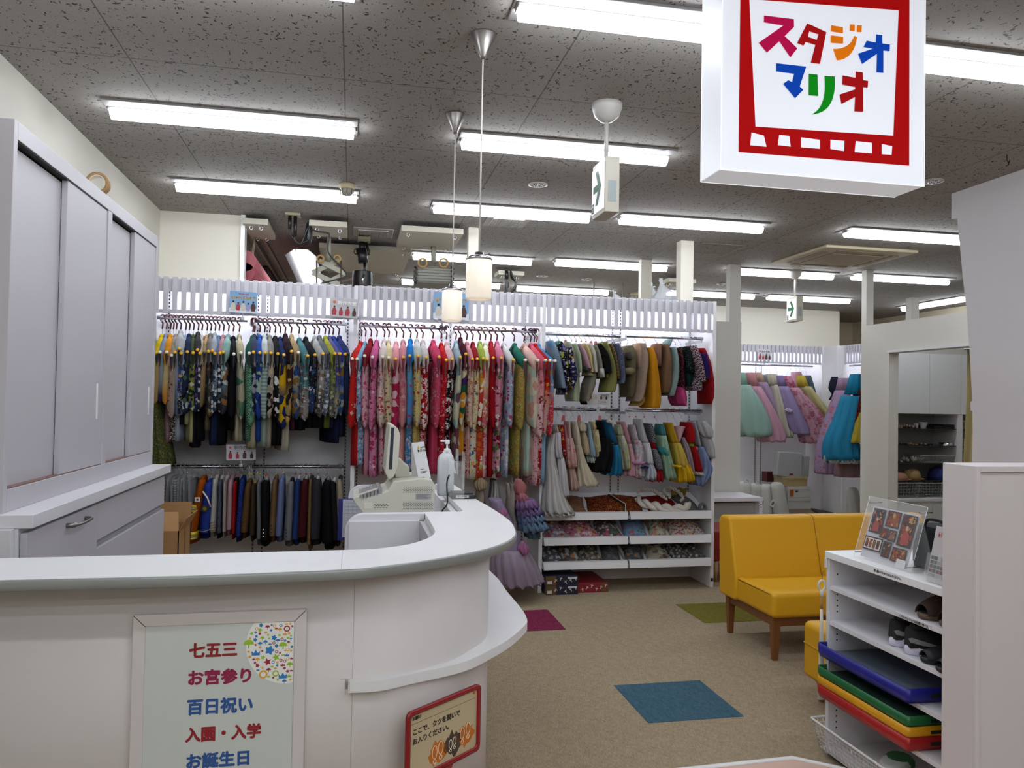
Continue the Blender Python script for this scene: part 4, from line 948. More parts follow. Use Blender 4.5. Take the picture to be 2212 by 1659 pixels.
# ---- small suits on the lower left rail
suits = [ # hook, shoulder x, y, cuff x, y, half width, sleeve, body, collar, description
 (548, 512, 590, 415, 1140, 48, '#b4560e', '#a34c0c', '#b4560e', 'orange firefighter jacket with yellow bands,'),
 (602, 578, 620, 542, 1090, 62, '#2a44a4', '#1d2f86', '#2a44a4', 'blue uniform jacket with star badge,'),
 (660, 640, 585, 612, 1080, 34, '#c6c5bf', '#b9b8b3', '#d6d2c6', 'white captain jacket with cuff stripes,'),
 (708, 690, 590, 672, 1090, 24, '#24283a:vstripe:#767c92:60', '#1d2130', '#cfcfcf', 'navy pinstripe jacket,'),
 (755, 735, 590, 722, 1080, 22, '#b4a9a6', '#a79c98', '#c9c4c0', 'pale grey-pink jacket,'),
 (800, 785, 590, 768, 1060, 30, '#c39aa4', '#b58c96', '#b78f9c', 'light pink jacket,'),
 (838, 826, 610, 806, 1095, 20, '#b01820', '#9a1218', '#141417', 'bright red jacket,'),
 (852, 890, 590, 852, 1120, 30, '#1c2b78:check:#2f47a0:60', '#18225e', '#1d2a6a', 'blue checked jacket,'),
 (955, 950, 620, 906, 1085, 42, '#6b4d30', '#5c4128', '#6b4d30', 'camel brown jacket with cuff buttons,'),
 (975, 1000, 630, 982, 1110, 30, '#433824', '#382e1d', '#b09060', 'dark olive-brown jacket,'),
 (1030, 1050, 610, 1045, 1150, 26, '#74777c', '#5d6066', '#9a9ca0', 'mid grey jacket behind black one,'),
 (1062, 1110, 600, 1100, 1160, 40, '#131316', '#0f0f12', '#b8b5ae', 'black jacket with white shoulders,'),
 (1125, 1200, 590, 1172, 1120, 36, '#7a5f42', '#6a5138', '#7a5f42', 'tan jacket with cuff buttons,'),
 (1212, 1262, 580, 1232, 1120, 38, '#7480ae', '#65719d', '#8a95bc', 'lavender-blue jacket,'),
 (1275, 1350, 610, 1318, 1160, 44, '#7d7f86', '#6c6e74', '#2a2a2e', 'light grey jacket with cuff buttons,'),
 (1395, 1415, 590, 1385, 1150, 36, '#27407a', '#20356a', '#c9c9c9', 'medium blue jacket,'),
 (1440, 1482, 590, 1448, 1130, 50, '#4a151c', '#3f1117', '#b0b0b0', 'burgundy jacket,'),
 (1490, 1535, 590, 1515, 1200, 22, '#80663f', '#6d5535', '#3a3a3a', 'ochre brown jacket,'),
 (1537, 1592, 590, 1560, 1150, 62, '#33333a', '#2b2b31', '#c9c9c9', 'charcoal jacket, wide sleeve,'),
 (1606, 1690, 600, 1690, 1190, 56, '#0f0f13', '#0c0c0f', '#8f8f93', 'plain black jacket,'),
 (1690, 1745, 610, 1765, 1160, 34, '#1b1b20', '#161619', '#d6d6d6', 'black jacket with white piping,'),
 (1808, 1805, 590, 1815, 1130, 36, '#a89c84', '#9b8f78', '#3a3a3e', 'cream jacket beside the rack upright,')]
GS = 'small suits on the lower left rail'
for i, (hk, sx_, sy_, ux, uy, hw, sc_, bc_, cc_, desc) in enumerate(suits):
    y = RY-.17
    parts = [('jacket_body', bc_, [(sx_+8, sy_-25, 10), (sx_+4, sy_+30, hw*.7), ((sx_+ux)/2+10, (sy_+uy)/2, hw*.85), (ux+22, uy+25, hw*.95)], .17, .05, 4, .16),
             ('sleeve', sc_, [(sx_, sy_, hw*.35), (sx_-4, sy_+45, hw*.75), ((sx_*.55+ux*.45), sy_*.55+uy*.45, hw*.95), (ux+2, uy-60, hw*.95), (ux, uy, hw*.85)], [.05, .07, .065, .055, .05], .03, 3, -.02),
             ('collar', cc_, [(sx_+14, sy_-38, 12), (sx_+12, sy_-20, 22), (sx_+6, sy_+12, 18)], .05, .02, 3, .05)]
    lab = desc if desc.endswith(',') else desc+','
    r = garment('jacket', '%s %s, left rack\'s lower rail' % (lab, pos_name(i, len(suits))), 'jacket', GS, Z3, (hk, 470), y, parts, 1.002, beads='#d9c41c' if 955 <= hk <= 1275 and hk != 1125 else '#b8425c', tagc='#a84c50' if hk in (1125, 1745) else None)
    def onj(a, b, dd=.0): p = AY(*Z3(a, b), y-.02-.075+dd); return (p.x-r.location.x, p.y-r.location.y, p.z-r.location.z)
    if i in (8, 12, 14, 11):
        o = MB()
        for k in range(3): o.ball(onj(ux-hw*.35, uy-30-k*32, .012), .0055, .004, .0055, 8, 6)
        o.obj('cuff_buttons', mat('button_dark', '#1b1412' if i != 11 else '#b9b9b9', .3), r)
    if i == 0:
        for nm_, ya, xa, c in (('band', 840, 452, '#c8b21c'), ('band', 1095, 424, '#c8b21c')):
            for off, cc2, hh in ((0, c, 17), (22, '#8f8e88', 11), (42, c, 10)):
                lv = [(xa-off*.15, ya-hh+off, hw*1.04), (xa-off*.15-2, ya+hh+off, hw*1.04)]
                MB().loft(seg(lv, Z3, y-.02, r.location, [.070, .070], 0, 5, 20)).obj('reflective_band', mat('band', cc2, .5), r)
        p = onj(466, 782, .004); MB().box(p[0]-.018, p[0]+.018, p[1]-.004, p[1], p[2]-.016, p[2]+.016).obj('patch', mat('patch_white', '#d6cfc6', .6), r)
        MB().box(p[0]-.007, p[0]+.007, p[1]-.005, p[1]-.004, p[2]-.007, p[2]+.007).obj('patch_mark', mat('patch_dark', '#4a2018', .6), r)
    if i == 1:
        p = onj(520, 868, .0); st = [(.032*(1 if k % 2 else .72)*math.cos(PI*k/8+.2), .032*(1 if k % 2 else .72)*math.sin(PI*k/8+.2)) for k in range(16)]
        MB().prism(st, 0, .003, T=plane_T((p[0]+.01, p[1]+.004, p[2]), (1, 0, 0), (0, 0, 1))).obj('star_badge', mat('badge_dark', '#17160f', .6), r)
        MB().prism([(x*.5, z*.5) for x, z in st], 0, .004, T=plane_T((p[0]+.01, p[1]+.003, p[2]), (1, 0, 0), (0, 0, 1))).obj('badge_centre', mat('badge_gold', '#77652a', .5), r)
        MB().tube([onj(515, 705, .01), onj(560, 770, -.0), onj(588, 850, .01)], .006, 6).obj('braid', mat('braid_cream', '#d2c8b0', .6), r)
        MB().tube([onj(478, 1075, .03), onj(520, 1085, .0), onj(560, 1072, .0), onj(612, 1050, .03)], .002, 5).obj('cuff_piping', mat('piping_gold', '#b59a3c', .5), r)
    if i == 2:
        o = MB()
        for k in range(4): lv = [(612, 985+k*24, hw*.98), (612, 991+k*24, hw*.98)]; o.loft(seg(lv, Z3, y-.02, r.location, [.062, .062], 0, 5, 16))
        o.obj('cuff_stripes', mat('stripe_tan', '#7a6a52', .6), r)
# grey clothes in clear covers at the left end of the lower rail
rnd = random.Random(9)
for i, (hx_, c) in enumerate([(245, '#26262b'), (290, '#3a3a3f:stripe:#8a8a8e:14'), (330, '#2c2b30'), (372, '#6a665c:vstripe:#26252a:50'), (430, '#38383d')]):
    parts = [('cloth_body', c, [(hx_, 560+i*6, 16), (hx_+4, 640, 38), (hx_+2, 860, 34), (hx_, 1120+20*(i % 2), 30)], .18, .12, 5),
             ('clear_cover', mat('clear_cover', '#c9ccd0', .15, alpha=.18), [(hx_, 540, 18), (hx_+4, 640, 44), (hx_+6, 900, 42)], .20, .16, 6)]
    garment('covered_costume', 'dark grey costume in clear cover, %s at the lower left rail end' % pos_name(i, 5), 'costume', 'grey costumes in clear covers', Z3, (hx_, 470), RY-.1, parts, 1.002)
garment('gown', 'green and gold speckled gown hanging at the far left rack corner', 'dress', None, Z2, (60, 490), RY-.1, [('gown_body', '#44543a:speckle:#8f7c2c,#2c4630,#b09a3c:60:.45', [(60, 700, 20), (70, 1000, 50), (110, 1480, 70), (130, 1700, 95), (140, 1850, 110)], .15, .08, 7)], 2.109)
# ---- right rack, top rails
GT = 'children\'s outfits on the right rack top rails'
top = [
 ('jinbei', 'blue striped top with pale collar', (237, 400), '#5d8fb5', [('top_body', '#5f7f9c:stripe:#a9b8c6:40', [(225, 490, 28), (250, 580, 52), (300, 760, 48), (340, 960, 42), (352, 1000, 30)], .16, .05, 4, -.05), ('collar', '#6fa0c6', [(232, 486, 20), (250, 540, 30), (275, 620, 14)], .08, .02, 3, -.12)], None),
 ('jinbei', 'black top with bright ring and ribbon print', (333, 400), 0, [('top_body', '#15161d:floral:#c8cc5a,#7c6fb8,#c9d3e0:22', [(322, 500, 24), (345, 600, 50), (370, 780, 52), (380, 960, 36), (362, 1070, 20)], .16, .06, 4, -.05), ('collar', '#6aa3ae', [(325, 488, 16), (335, 530, 32), (345, 570, 20)], .08, .02, 3, -.08)], None),
 ('jacket', 'beige jacket lined with navy floral', (408, 400), 0, [('jacket_body', '#a6a590', [(405, 505, 24), (430, 600, 60), (470, 760, 56), (490, 880, 50)], .16, .05, 4, .02), ('floral_lining', '#1f2248:floral:#d6a030,#c7b9d6,#e3e0d6:26', [(440, 560, 20), (445, 700, 46), (470, 850, 60), (450, 1000, 34)], .12, .06, 4, -.10)], '#b34a52'),
 ('romper', 'pale green satin romper', (474, 400), 0, [('top_body', '#b4c4a4', [(480, 520, 16), (505, 620, 32), (522, 750, 32), (525, 830, 24)], .15, .06, 5, -.04), ('trousers', '#b9c8a8', [(500, 800, 40), (480, 950, 62), (480, 1080, 60), (482, 1140, 50)], .14, .06, 4)], None),
 ('jacket', 'pink jacket with grey cuff', (525, 400), 0, [('jacket_body', '#c9a0ae', [(530, 525, 16), (570, 620, 36), (605, 740, 40), (630, 790, 36)], .15, .04, 4, -.03), ('cuff', '#5f6068', [(622, 765, 36), (628, 810, 34)], .10, .02, 4, -.06)], '#c24660'),
 ('jacket', 'yellow jacket with knitted hem', (580, 400), 0, [('jacket_body', '#d9c688', [(585, 520, 14), (620, 620, 34), (640, 760, 34), (650, 830, 34)], .15, .04, 4), ('knit_hem', '#8f8a6a:check:#c9c3a6:80', [(645, 825, 40), (650, 865, 42)], .14, .03, 5)], '#c24660'),
 ('shirt', 'cream shirt over beige trousers', (632, 400), 0, [('top_body', '#d3d0c0', [(640, 520, 14), (672, 620, 36), (690, 760, 34), (695, 830, 30)], .15, .04, 4), ('trousers', '#8c8778', [(690, 830, 38), (660, 950, 60), (630, 1060, 42), (602, 1140, 30)], .13, .05, 4), ('shoe', '#0d0d10', [(600, 1125, 26), (605, 1150, 30), (612, 1175, 22)], .07, .02, 4)], '#c24660'),
 ('jacket', 'grey-beige jacket with knitted cuff', (685, 400), 0, [('jacket_body', '#8f8b7e', [(700, 535, 12), (725, 640, 32), (748, 780, 34), (755, 880, 30)], .15, .04, 4), ('cuff', '#6f6a5c', [(755, 850, 32), (760, 895, 28)], .10, .02, 4)], '#b34a52'),
 ('jacket', 'black velvet jacket', (735, 400), 0, [('jacket_body', '#0f0f12', [(745, 525, 14), (790, 620, 46), (820, 740, 46), (830, 840, 44)], .16, .04, 4, -.04), ('white_cuff', '#c9c9c9', [(800, 785, 20), (808, 880, 20)], .06, .02, 4, -.12)], '#b34a52'),
 ('coat', 'olive coat dress with gold buttons', (805, 400), 0, [('coat_body', '#8a8a50', [(808, 500, 18), (840, 640, 40), (875, 800, 48), (870, 950, 70), (850, 1040, 62)], .16, .06, 5), ('buttons', mat('gold', '#b08c30', .3, 1), [(862, 845, 4), (862, 860, 5), (870, 880, 4)], .02, 0, 3, -.17)], None),
 ('jacket', 'tan plaid jacket', (866, 400), 0, [('jacket_body', '#8a7550:check:#5c4c34:70', [(860, 520, 16), (890, 620, 30), (915, 760, 30), (935, 900, 26)], .15, .04, 4)], None),
 ('shirt', 'slate blue polka dot shirt', (932, 400), 0, [('top_body', '#565b74:dots:#d9dae0:42:.14', [(930, 520, 26), (955, 620, 38), (972, 760, 44), (985, 890, 34), (970, 950, 40)], .16, .04, 4, -.03)], '#8a8a90'),
 ('costume', 'olive fluffy dinosaur costume with hood', (1085, 430), 0, [('costume_body', '#7d7358:fur', [(1072, 545, 40), (1075, 640, 70), (1078, 780, 62), (1080, 950, 52), (1075, 1040, 34), (1062, 1095, 12)], .16, .08, 4), ('muzzle', '#827a5c:fur', [(1090, 780, 40), (1092, 815, 62), (1085, 850, 30)], .10, .05, 5, -.14), ('hood_lining', '#4c4640', [(1092, 610, 16), (1095, 650, 26), (1098, 690, 16)], .06, 0, 4, -.14)], None),
 ('costume', 'beige fleece animal romper with yellow foot', (1183, 430), 0, [('hood', '#c9a58a:fur', [(1190, 515, 30), (1170, 620, 50), (1165, 780, 30)], .12, .06, 4), ('costume_body', '#b59d8a:fur', [(1215, 520, 30), (1225, 700, 44), (1205, 860, 52), (1190, 980, 60), (1165, 1100, 52), (1140, 1140, 30)], .16, .07, 5, -.03), ('foot', '#d9b468:fur', [(1210, 1090, 54), (1195, 1150, 58), (1160, 1190, 34)], .12, .08, 5)], None),
 ('costume', 'orange-yellow fluffy romper', (1275, 430), 0, [('costume_body', '#e59c1c:fur', [(1285, 565, 36), (1300, 660, 46), (1312, 800, 58), (1325, 960, 66), (1330, 1120, 72), (1318, 1212, 62)], .17, .07, 5, -.05), ('foot', '#d9931c:fur', [(1290, 1130, 34), (1262, 1175, 34), (1262, 1205, 18)], .10, .05, 4)], None),
 ('costume', 'brown fleece bear costume', (1400, 430), 0, [('hood', '#96705a:fur', [(1400, 520, 30), (1375, 640, 48), (1380, 760, 34)], .12, .05, 4, -.03), ('costume_body', '#8c6a4e:fur', [(1455, 530, 36), (1465, 680, 48), (1455, 850, 68), (1450, 960, 66), (1430, 1050, 36)], .16, .08, 5)], '#b34a52'),
 ('costume', 'pale blue fleece romper', (1545, 430), 0, [('hood', '#8fa8a6:fur', [(1535, 470, 26), (1505, 520, 34), (1490, 580, 16)], .08, .04, 4), ('costume_body', '#9db2b0:fur', [(1545, 560, 26), (1552, 700, 38), (1550, 860, 46), (1525, 980, 46), (1500, 1080, 36)], .15, .07, 5)], None),
 ('dress', 'dark red dotted dress with pink skirt', (1600, 440), 0, [('bodice', '#3c1018:dots:#c98a8a:60:.22', [(1600, 565, 30), (1615, 680, 34), (1620, 850, 42), (1625, 985, 50)], .14, .04, 5), ('skirt', '#c2457c', [(1618, 980, 50), (1620, 1080, 66), (1630, 1160, 50), (1645, 1190, 22)], .15, .08, 6)], None),
 ('dress', 'dark green printed pinafore', (1657, 440), 0, [('bodice', '#10161a:dots:#5f8a70:60:.22', [(1680, 555, 36), (1700, 700, 54), (1708, 830, 52)], .15, .04, 5), ('skirt', '#0f2c30', [(1705, 825, 48), (1700, 900, 44), (1690, 970, 20)], .14, .08, 5)], None),
 ('dress', 'black and white gingham dress', (1762, 440), 0, [('bodice', '#3a2c34:check:#b8a0a8:60', [(1755, 545, 44), (1790, 680, 60), (1825, 820, 46), (1840, 930, 50)], .15, .05, 5, -.03), ('skirt', '#2c2228:check:#a8909a:60', [(1790, 890, 84), (1780, 960, 84), (1775, 1025, 78)], .15, .08, 7)], None),
 ('cape', 'red cape with purple puffed sleeve', (1815, 440), 0, [('cape_cloth', '#a3141c', [(1850, 570, 40), (1890, 720, 50), (1920, 900, 54), (1930, 1060, 44), (1922, 1170, 12)], .14, .06, 5), ('puff_sleeve', '#2c1a5a', [(1895, 620, 18), (1905, 740, 42), (1908, 860, 38), (1905, 900, 16)], .09, .08, 7, -.10)], None)]
for i, (nm_, desc, hp, _, parts, tg) in enumerate(top):
    left = hp[0] < 1040; n = 12 if left else len(top)-12; k = i if left else i-12
    garment(nm_, '%s, %s, right rack\'s top %s rail' % (desc, pos_name(k, n), 'left' if left else 'right'), {'romper': 'romper', 'jinbei': 'children\'s top', 'cape': 'cape'}.get(nm_, nm_), GT, Z5, hp, RY-.06, parts, 2.09, beads=tg if tg == '#c24660' else None, tagc=tg if tg and tg != '#c24660' else None)
# ---- right rack, middle rails: dresses
GM = 'children\'s dresses on the right rack middle rails'
TW = '#dcd8da'
mid_ = [
 ('long white tulle dress with wide skirt', (325, 110), [('bodice', '#cfcaca', [(285, 290, 14), (290, 380, 40)], .12, .05, 6, -.05), ('skirt', '#c9c5c2', [(262, 380, 40), (225, 620, 56), (250, 900, 84), (270, 1100, 130), (300, 1215, 165)], [.1, .14, .18, .22, .24], .06, 12, -.06, .006), ('hem_ruffle', '#cfccc9', [(300, 1190, 150), (310, 1245, 170)], .24, .08, 16, -.06, .008)], None),
 ('white lace dress with lavender ruffles', (400, 118), [('bodice', '#d0c8cf', [(310, 370, 36), (305, 520, 42), (320, 640, 42)], .12, .1, 9, -.1), ('skirt', '#cfcdd0', [(335, 640, 44), (350, 800, 54), (360, 980, 62), (372, 1045, 58)], .14, .1, 9, -.1, .006)], None),
 ('red kimono dress with gold blossoms', (385, 110), [('gown_body', '#a5141c:floral:#d9a83c,#e3d6c0:24', [(345, 290, 14), (335, 380, 44), (352, 520, 40), (372, 640, 22)], .14, .04, 4)], '#b34a52'),
 ('small coral pink dress', (415, 112), [('gown_body', '#cf8a90', [(375, 290, 14), (382, 420, 24), (385, 600, 26)], .12, .06, 6)], None),
 ('pink ruffled rose dress', (487, 112), [('bodice', '#d6aeac', [(425, 250, 14), (428, 380, 26), (430, 430, 34)], .1, .04, 5), ('skirt', '#d3aaa4:floral:#c98078:18:.3', [(430, 430, 42), (440, 600, 62), (450, 740, 62)], .15, .12, 9, -.04, .006), ('ruffle', '#d6b2a6', [(445, 730, 46), (455, 860, 52), (468, 980, 58)], .15, .13, 10, -.02, .008)], None),
 ('long cream tulle dress with flared hem', (553, 112), [('bodice', '#d6cab4', [(500, 255, 22), (515, 380, 34), (530, 520, 32)], .1, .04, 5, -.03), ('skirt', '#cfc3aa', [(530, 500, 32), (555, 680, 56), (590, 830, 92), (618, 930, 122)], [.1, .14, .18, .2], .07, 12, -.05, .008)], '#b34a52'),
 ('cream dress with puffed shoulders', (590, 112), [('puff_sleeve', '#d1c4aa', [(570, 250, 18), (575, 300, 44), (580, 355, 36)], .1, .08, 7, -.05), ('gown_body', '#cdb595', [(572, 350, 26), (590, 470, 42), (600, 600, 44)], .14, .05, 6)], None),
 ('pale blue sequin dress with white trim', (628, 112), [('bodice', '#9fb3bd', [(640, 270, 18), (645, 360, 28), (652, 430, 34)], .1, .03, 5), ('skirt', '#93adbd', [(652, 420, 34), (662, 540, 46), (668, 625, 56)], .13, .06, 9), ('hem_trim', '#cdd0c8:speckle:#8f9a90:60', [(668, 620, 58), (668, 690, 50)], .13, .1, 12)], None),
 ('yellow and cream ruffled dress', (690, 112), [('puff_sleeve', '#cfbd90', [(690, 255, 16), (700, 300, 32), (705, 340, 24)], .08, .1, 8), ('skirt', '#cbb98c:block:#d9cf9f:10', [(715, 340, 34), (722, 500, 42), (725, 600, 40), (720, 700, 46)], .13, .12, 9, 0, .006)], None),
 ('black fluffy dress with sparkles', (777, 112), [('bodice', '#0c0c0f', [(770, 240, 16), (780, 380, 34), (800, 440, 50)], .1, .05, 6), ('skirt', '#0b0b0e:dots:#54545c:50:.08', [(820, 430, 56), (815, 560, 84), (790, 680, 110), (765, 780, 112)], .18, .07, 9, -.02, .008)], '#b34a52'),
 ('deep blue tulle dress with white flower', (855, 112), [('bodice', '#1f5f84', [(850, 235, 26), (865, 350, 46), (900, 480, 48)], .12, .05, 6, -.02), ('skirt', '#2777a0', [(915, 500, 46), (915, 620, 64), (915, 740, 76), (905, 820, 88)], .16, .09, 10, -.02, .008), ('flower', '#d9d6c6', [(888, 232, 6), (890, 250, 30), (890, 272, 8)], .03, .35, 8, -.14)], None),
 ('white dress with yellow flower print', (930, 112), [('puff_sleeve', '#c6c6a8', [(975, 285, 20), (980, 350, 38), (985, 400, 30)], .09, .08, 7), ('skirt', '#cfccb8:floral:#d9cc60,#a9b890:20', [(990, 400, 32), (1010, 520, 44), (1030, 660, 46), (1038, 760, 38)], .14, .12, 9, 0, .006)], None),
 ('plain pink satin dress', (1000, 112), [('bodice', '#c98f9a', [(1005, 255, 30), (1040, 380, 32), (1062, 490, 26)], .11, .04, 5), ('skirt', '#d3a3ae', [(1068, 490, 28), (1082, 640, 42), (1085, 760, 56), (1080, 830, 66)], .15, .07, 9, 0, .006)], None),
 ('white dress with pink bow and floral skirt', (1103, 112), [('bodice', '#cfbfc6', [(1125, 290, 16), (1135, 380, 28), (1150, 450, 34)], .1, .04, 5, -.02), ('skirt', '#cdc6c6:floral:#c98a9a,#a9b8c8:22', [(1155, 450, 38), (1170, 560, 48), (1160, 680, 56), (1165, 840, 60)], .15, .08, 9, -.02, .006), ('bow', '#d081b4', [(1150, 690, 10), (1195, 710, 56), (1240, 690, 30)], .05, .2, 4, -.16)], '#c24660'),
 ('white and navy sailor dress with ruffled hem', (1175, 112), [('bodice', '#c6c6cc', [(1190, 225, 26), (1210, 380, 38), (1240, 480, 46)], .12, .05, 6, -.02), ('skirt', '#c9c8ce:vstripe:#e0e0e4:30', [(1250, 480, 46), (1265, 600, 48), (1270, 700, 54)], .15, .08, 9, -.03), ('hem_ruffle', '#b9bcc6', [(1275, 700, 52), (1278, 790, 72), (1272, 860, 84)], .17, .12, 12, -.03, .01), ('bow', '#1e1a50', [(1240, 745, 10), (1262, 760, 36), (1290, 740, 12)], .05, .15, 4, -.18)], '#c24660'),
 ('black checked dress with red waist', (1265, 112), [('bodice', '#3d3c44:check:#8f8f96:80', [(1300, 275, 30), (1312, 380, 36), (1325, 480, 34)], .12, .05, 6), ('waistband', '#8a1018', [(1320, 470, 40), (1325, 540, 40)], .13, .03, 5), ('skirt', '#4a4a52:check:#9a9aa2:90', [(1325, 540, 40), (1352, 640, 50), (1380, 760, 44)], .15, .05, 7), ('petticoat', '#8f1018', [(1370, 760, 56), (1360, 830, 78), (1350, 885, 80)], .16, .1, 9, 0, .006)], '#c24660'),
 ('mint and teal metallic dress', (1375, 112), [('bodice', '#4d8f92', [(1430, 280, 28), (1435, 350, 40), (1440, 400, 34)], .1, .08, 7), ('skirt', '#9fc0a4', [(1430, 400, 40), (1440, 560, 52), (1475, 720, 66), (1500, 860, 74)], .16, .1, 10, 0, .008), ('sash', '#3f9090', [(1425, 525, 36), (1440, 570, 52), (1455, 610, 40)], .14, .1, 7, -.03)], '#c24660'),
 ('golden yellow gown with deep yellow hem', (1512, 112), [('bodice', '#c69a28', [(1520, 265, 30), (1540, 380, 42), (1570, 480, 44)], .11, .07, 6, -.03), ('skirt', '#d0b552', [(1580, 480, 48), (1610, 600, 62), (1640, 730, 78)], .15, .06, 9, -.03), ('hem_tier', '#d1a414', [(1645, 710, 82), (1655, 810, 98), (1660, 885, 106)], .18, .1, 12, -.03, .01), ('bow', '#dbae1c', [(1590, 725, 10), (1620, 745, 34), (1650, 730, 10)], .05, .15, 4, -.2)], None),
 ('lavender dress with pale pink cone collar', (1577, 112), [('cone_collar', '#c9a3ac', [(1645, 305, 62), (1625, 380, 42), (1605, 480, 10)], .08, .02, 4, -.05), ('skirt', '#a89aa8', [(1640, 420, 30), (1690, 560, 44), (1720, 700, 46), (1735, 800, 30)], .13, .09, 8)], None),
 ('red dress with green sash and white hem', (1662, 112), [('bodice', '#a8141a', [(1715, 260, 26), (1728, 360, 52), (1730, 480, 44)], .13, .05, 6, -.03), ('sash', '#87a03c', [(1735, 475, 36), (1738, 515, 36)], .12, .02, 5, -.03), ('skirt', '#9f1218', [(1745, 510, 36), (1775, 640, 46), (1800, 780, 54)], .15, .06, 8, -.03), ('hem_trim', '#cfc6b8', [(1800, 780, 56), (1806, 820, 58)], .155, .1, 14, -.03)], None),
 ('powder blue sheer dress with flower', (1745, 112), [('bodice', '#b9bcc6', [(1775, 245, 22), (1800, 380, 28), (1825, 520, 30)], .1, .05, 5), ('skirt', '#8797bf', [(1835, 520, 34), (1860, 640, 60), (1880, 760, 92), (1850, 850, 90), (1815, 930, 26)], .15, .09, 9, 0, .008), ('flower', '#cf7a80', [(1820, 525, 8), (1822, 545, 22), (1825, 565, 8)], .03, .3, 6, -.12)], None),
 ('white puffed blouse at the rail end', (1860, 112), [('puff_sleeve', '#bfbfc4', [(1860, 245, 44), (1895, 330, 78), (1920, 420, 50)], .13, .09, 9, -.03), ('blouse_body', '#c2c2c6', [(1900, 400, 58), (1930, 520, 52), (1940, 640, 42)], .14, .06, 7)], None)]
nl = sum(1 for m_ in mid_ if m_[1][0] < 1040)
for i, (desc, hp, parts, tg) in enumerate(mid_):
    left = i < nl; k = i if left else i-nl; n = nl if left else len(mid_)-nl
    garment('blouse' if 'blouse' in desc else 'dress', '%s, %s, right rack\'s middle %s rail' % (desc, pos_name(k, n), 'left' if left else 'right'), 'blouse' if 'blouse' in desc else 'dress', GM, Z6, hp, RY-.03, parts, 1.474, beads=tg if tg == '#c24660' else None, tagc=tg if tg and tg != '#c24660' else None)
# ---- long dresses at the right end of the middle rack's low rail (zoom frame: x=1020+X/3.95, y=1020+Y/3.95)
Z7 = lambda x, y: (1020+x/3.95, 1020+y/3.95)
GL = 'long dresses on the low rail of the middle rack'
for nm_, lab, hp, y, parts in [
 ('dress', 'cream dress with frilled neck, hanging left of the lavender gown', (70, 0), 6.15, [('frill', '#b9a384', [(70, 40, 26), (70, 90, 54), (70, 140, 38)], .1, .14, 11, -.05, .006), ('gown_body', '#a3958a', [(72, 110, 24), (66, 200, 38), (60, 280, 48)], .12, .06, 6)]),
 ('dress', 'white lace-topped dress behind the lavender gown', (180, 0), 6.2, [('gown_body', '#b5afae', [(178, 60, 22), (188, 130, 34), (190, 230, 48)], .1, .1, 8)]),
 ('gown', 'long lavender gown with pink flowers, skirt reaching nearly the floor', (225, 30), 5.92, [('bodice', '#9b8ca8', [(195, 225, 52), (230, 330, 66), (285, 430, 62)], .12, .05, 6), ('skirt', '#a493b2', [(290, 430, 66), (315, 560, 84), (330, 680, 130)], .16, .05, 8), ('lower_skirt', '#aa9aac', [(325, 640, 140), (350, 760, 180), (378, 880, 200), (390, 930, 205)], .22, .07, 14, 0, .01), ('flower', '#b878a4', [(262, 310, 10), (265, 345, 34), (268, 380, 10)], .03, .3, 6, -.14), ('flower', '#b878a4', [(430, 590, 10), (438, 650, 42), (445, 700, 14)], .03, .3, 6, -.18)]),
 ('dress', 'ivory satin dress between the lavender and tiered dresses', (335, 0), 6.05, [('gown_body', '#a89e97', [(345, 90, 20), (335, 200, 32), (325, 330, 40), (350, 480, 50)], .12, .06, 5), ('sleeve', '#b3a89f', [(300, 90, 12), (310, 160, 22), (318, 240, 20)], .06, .05, 4)]),
 ('dress', 'tiered ruffle dress in coral, lilac and blue', (405, 20), 5.92, [('collar', '#b87474', [(395, 60, 22), (408, 120, 54), (410, 185, 38)], .08, .06, 6), ('pink_bodice', '#b36f7a', [(410, 170, 30), (430, 240, 60)], .12, .1, 9), ('ruffle', '#8f6f9f', [(450, 225, 72), (460, 300, 92)], .16, .12, 12, 0, .012), ('ruffle', '#8271a4', [(465, 290, 78), (478, 355, 98)], .17, .12, 12, 0, .012), ('ruffle', '#7a8fb4', [(480, 345, 88), (500, 410, 104)], .18, .12, 12, 0, .012), ('ruffle', '#7593ae', [(500, 400, 94), (520, 480, 112)], .19, .12, 12, 0, .012), ('underskirt', '#58707a', [(505, 460, 66), (512, 550, 58)], .13, .1, 8)])]:
    garment(nm_, lab, 'dress', GL, Z7, hp, y, parts, 1.04)
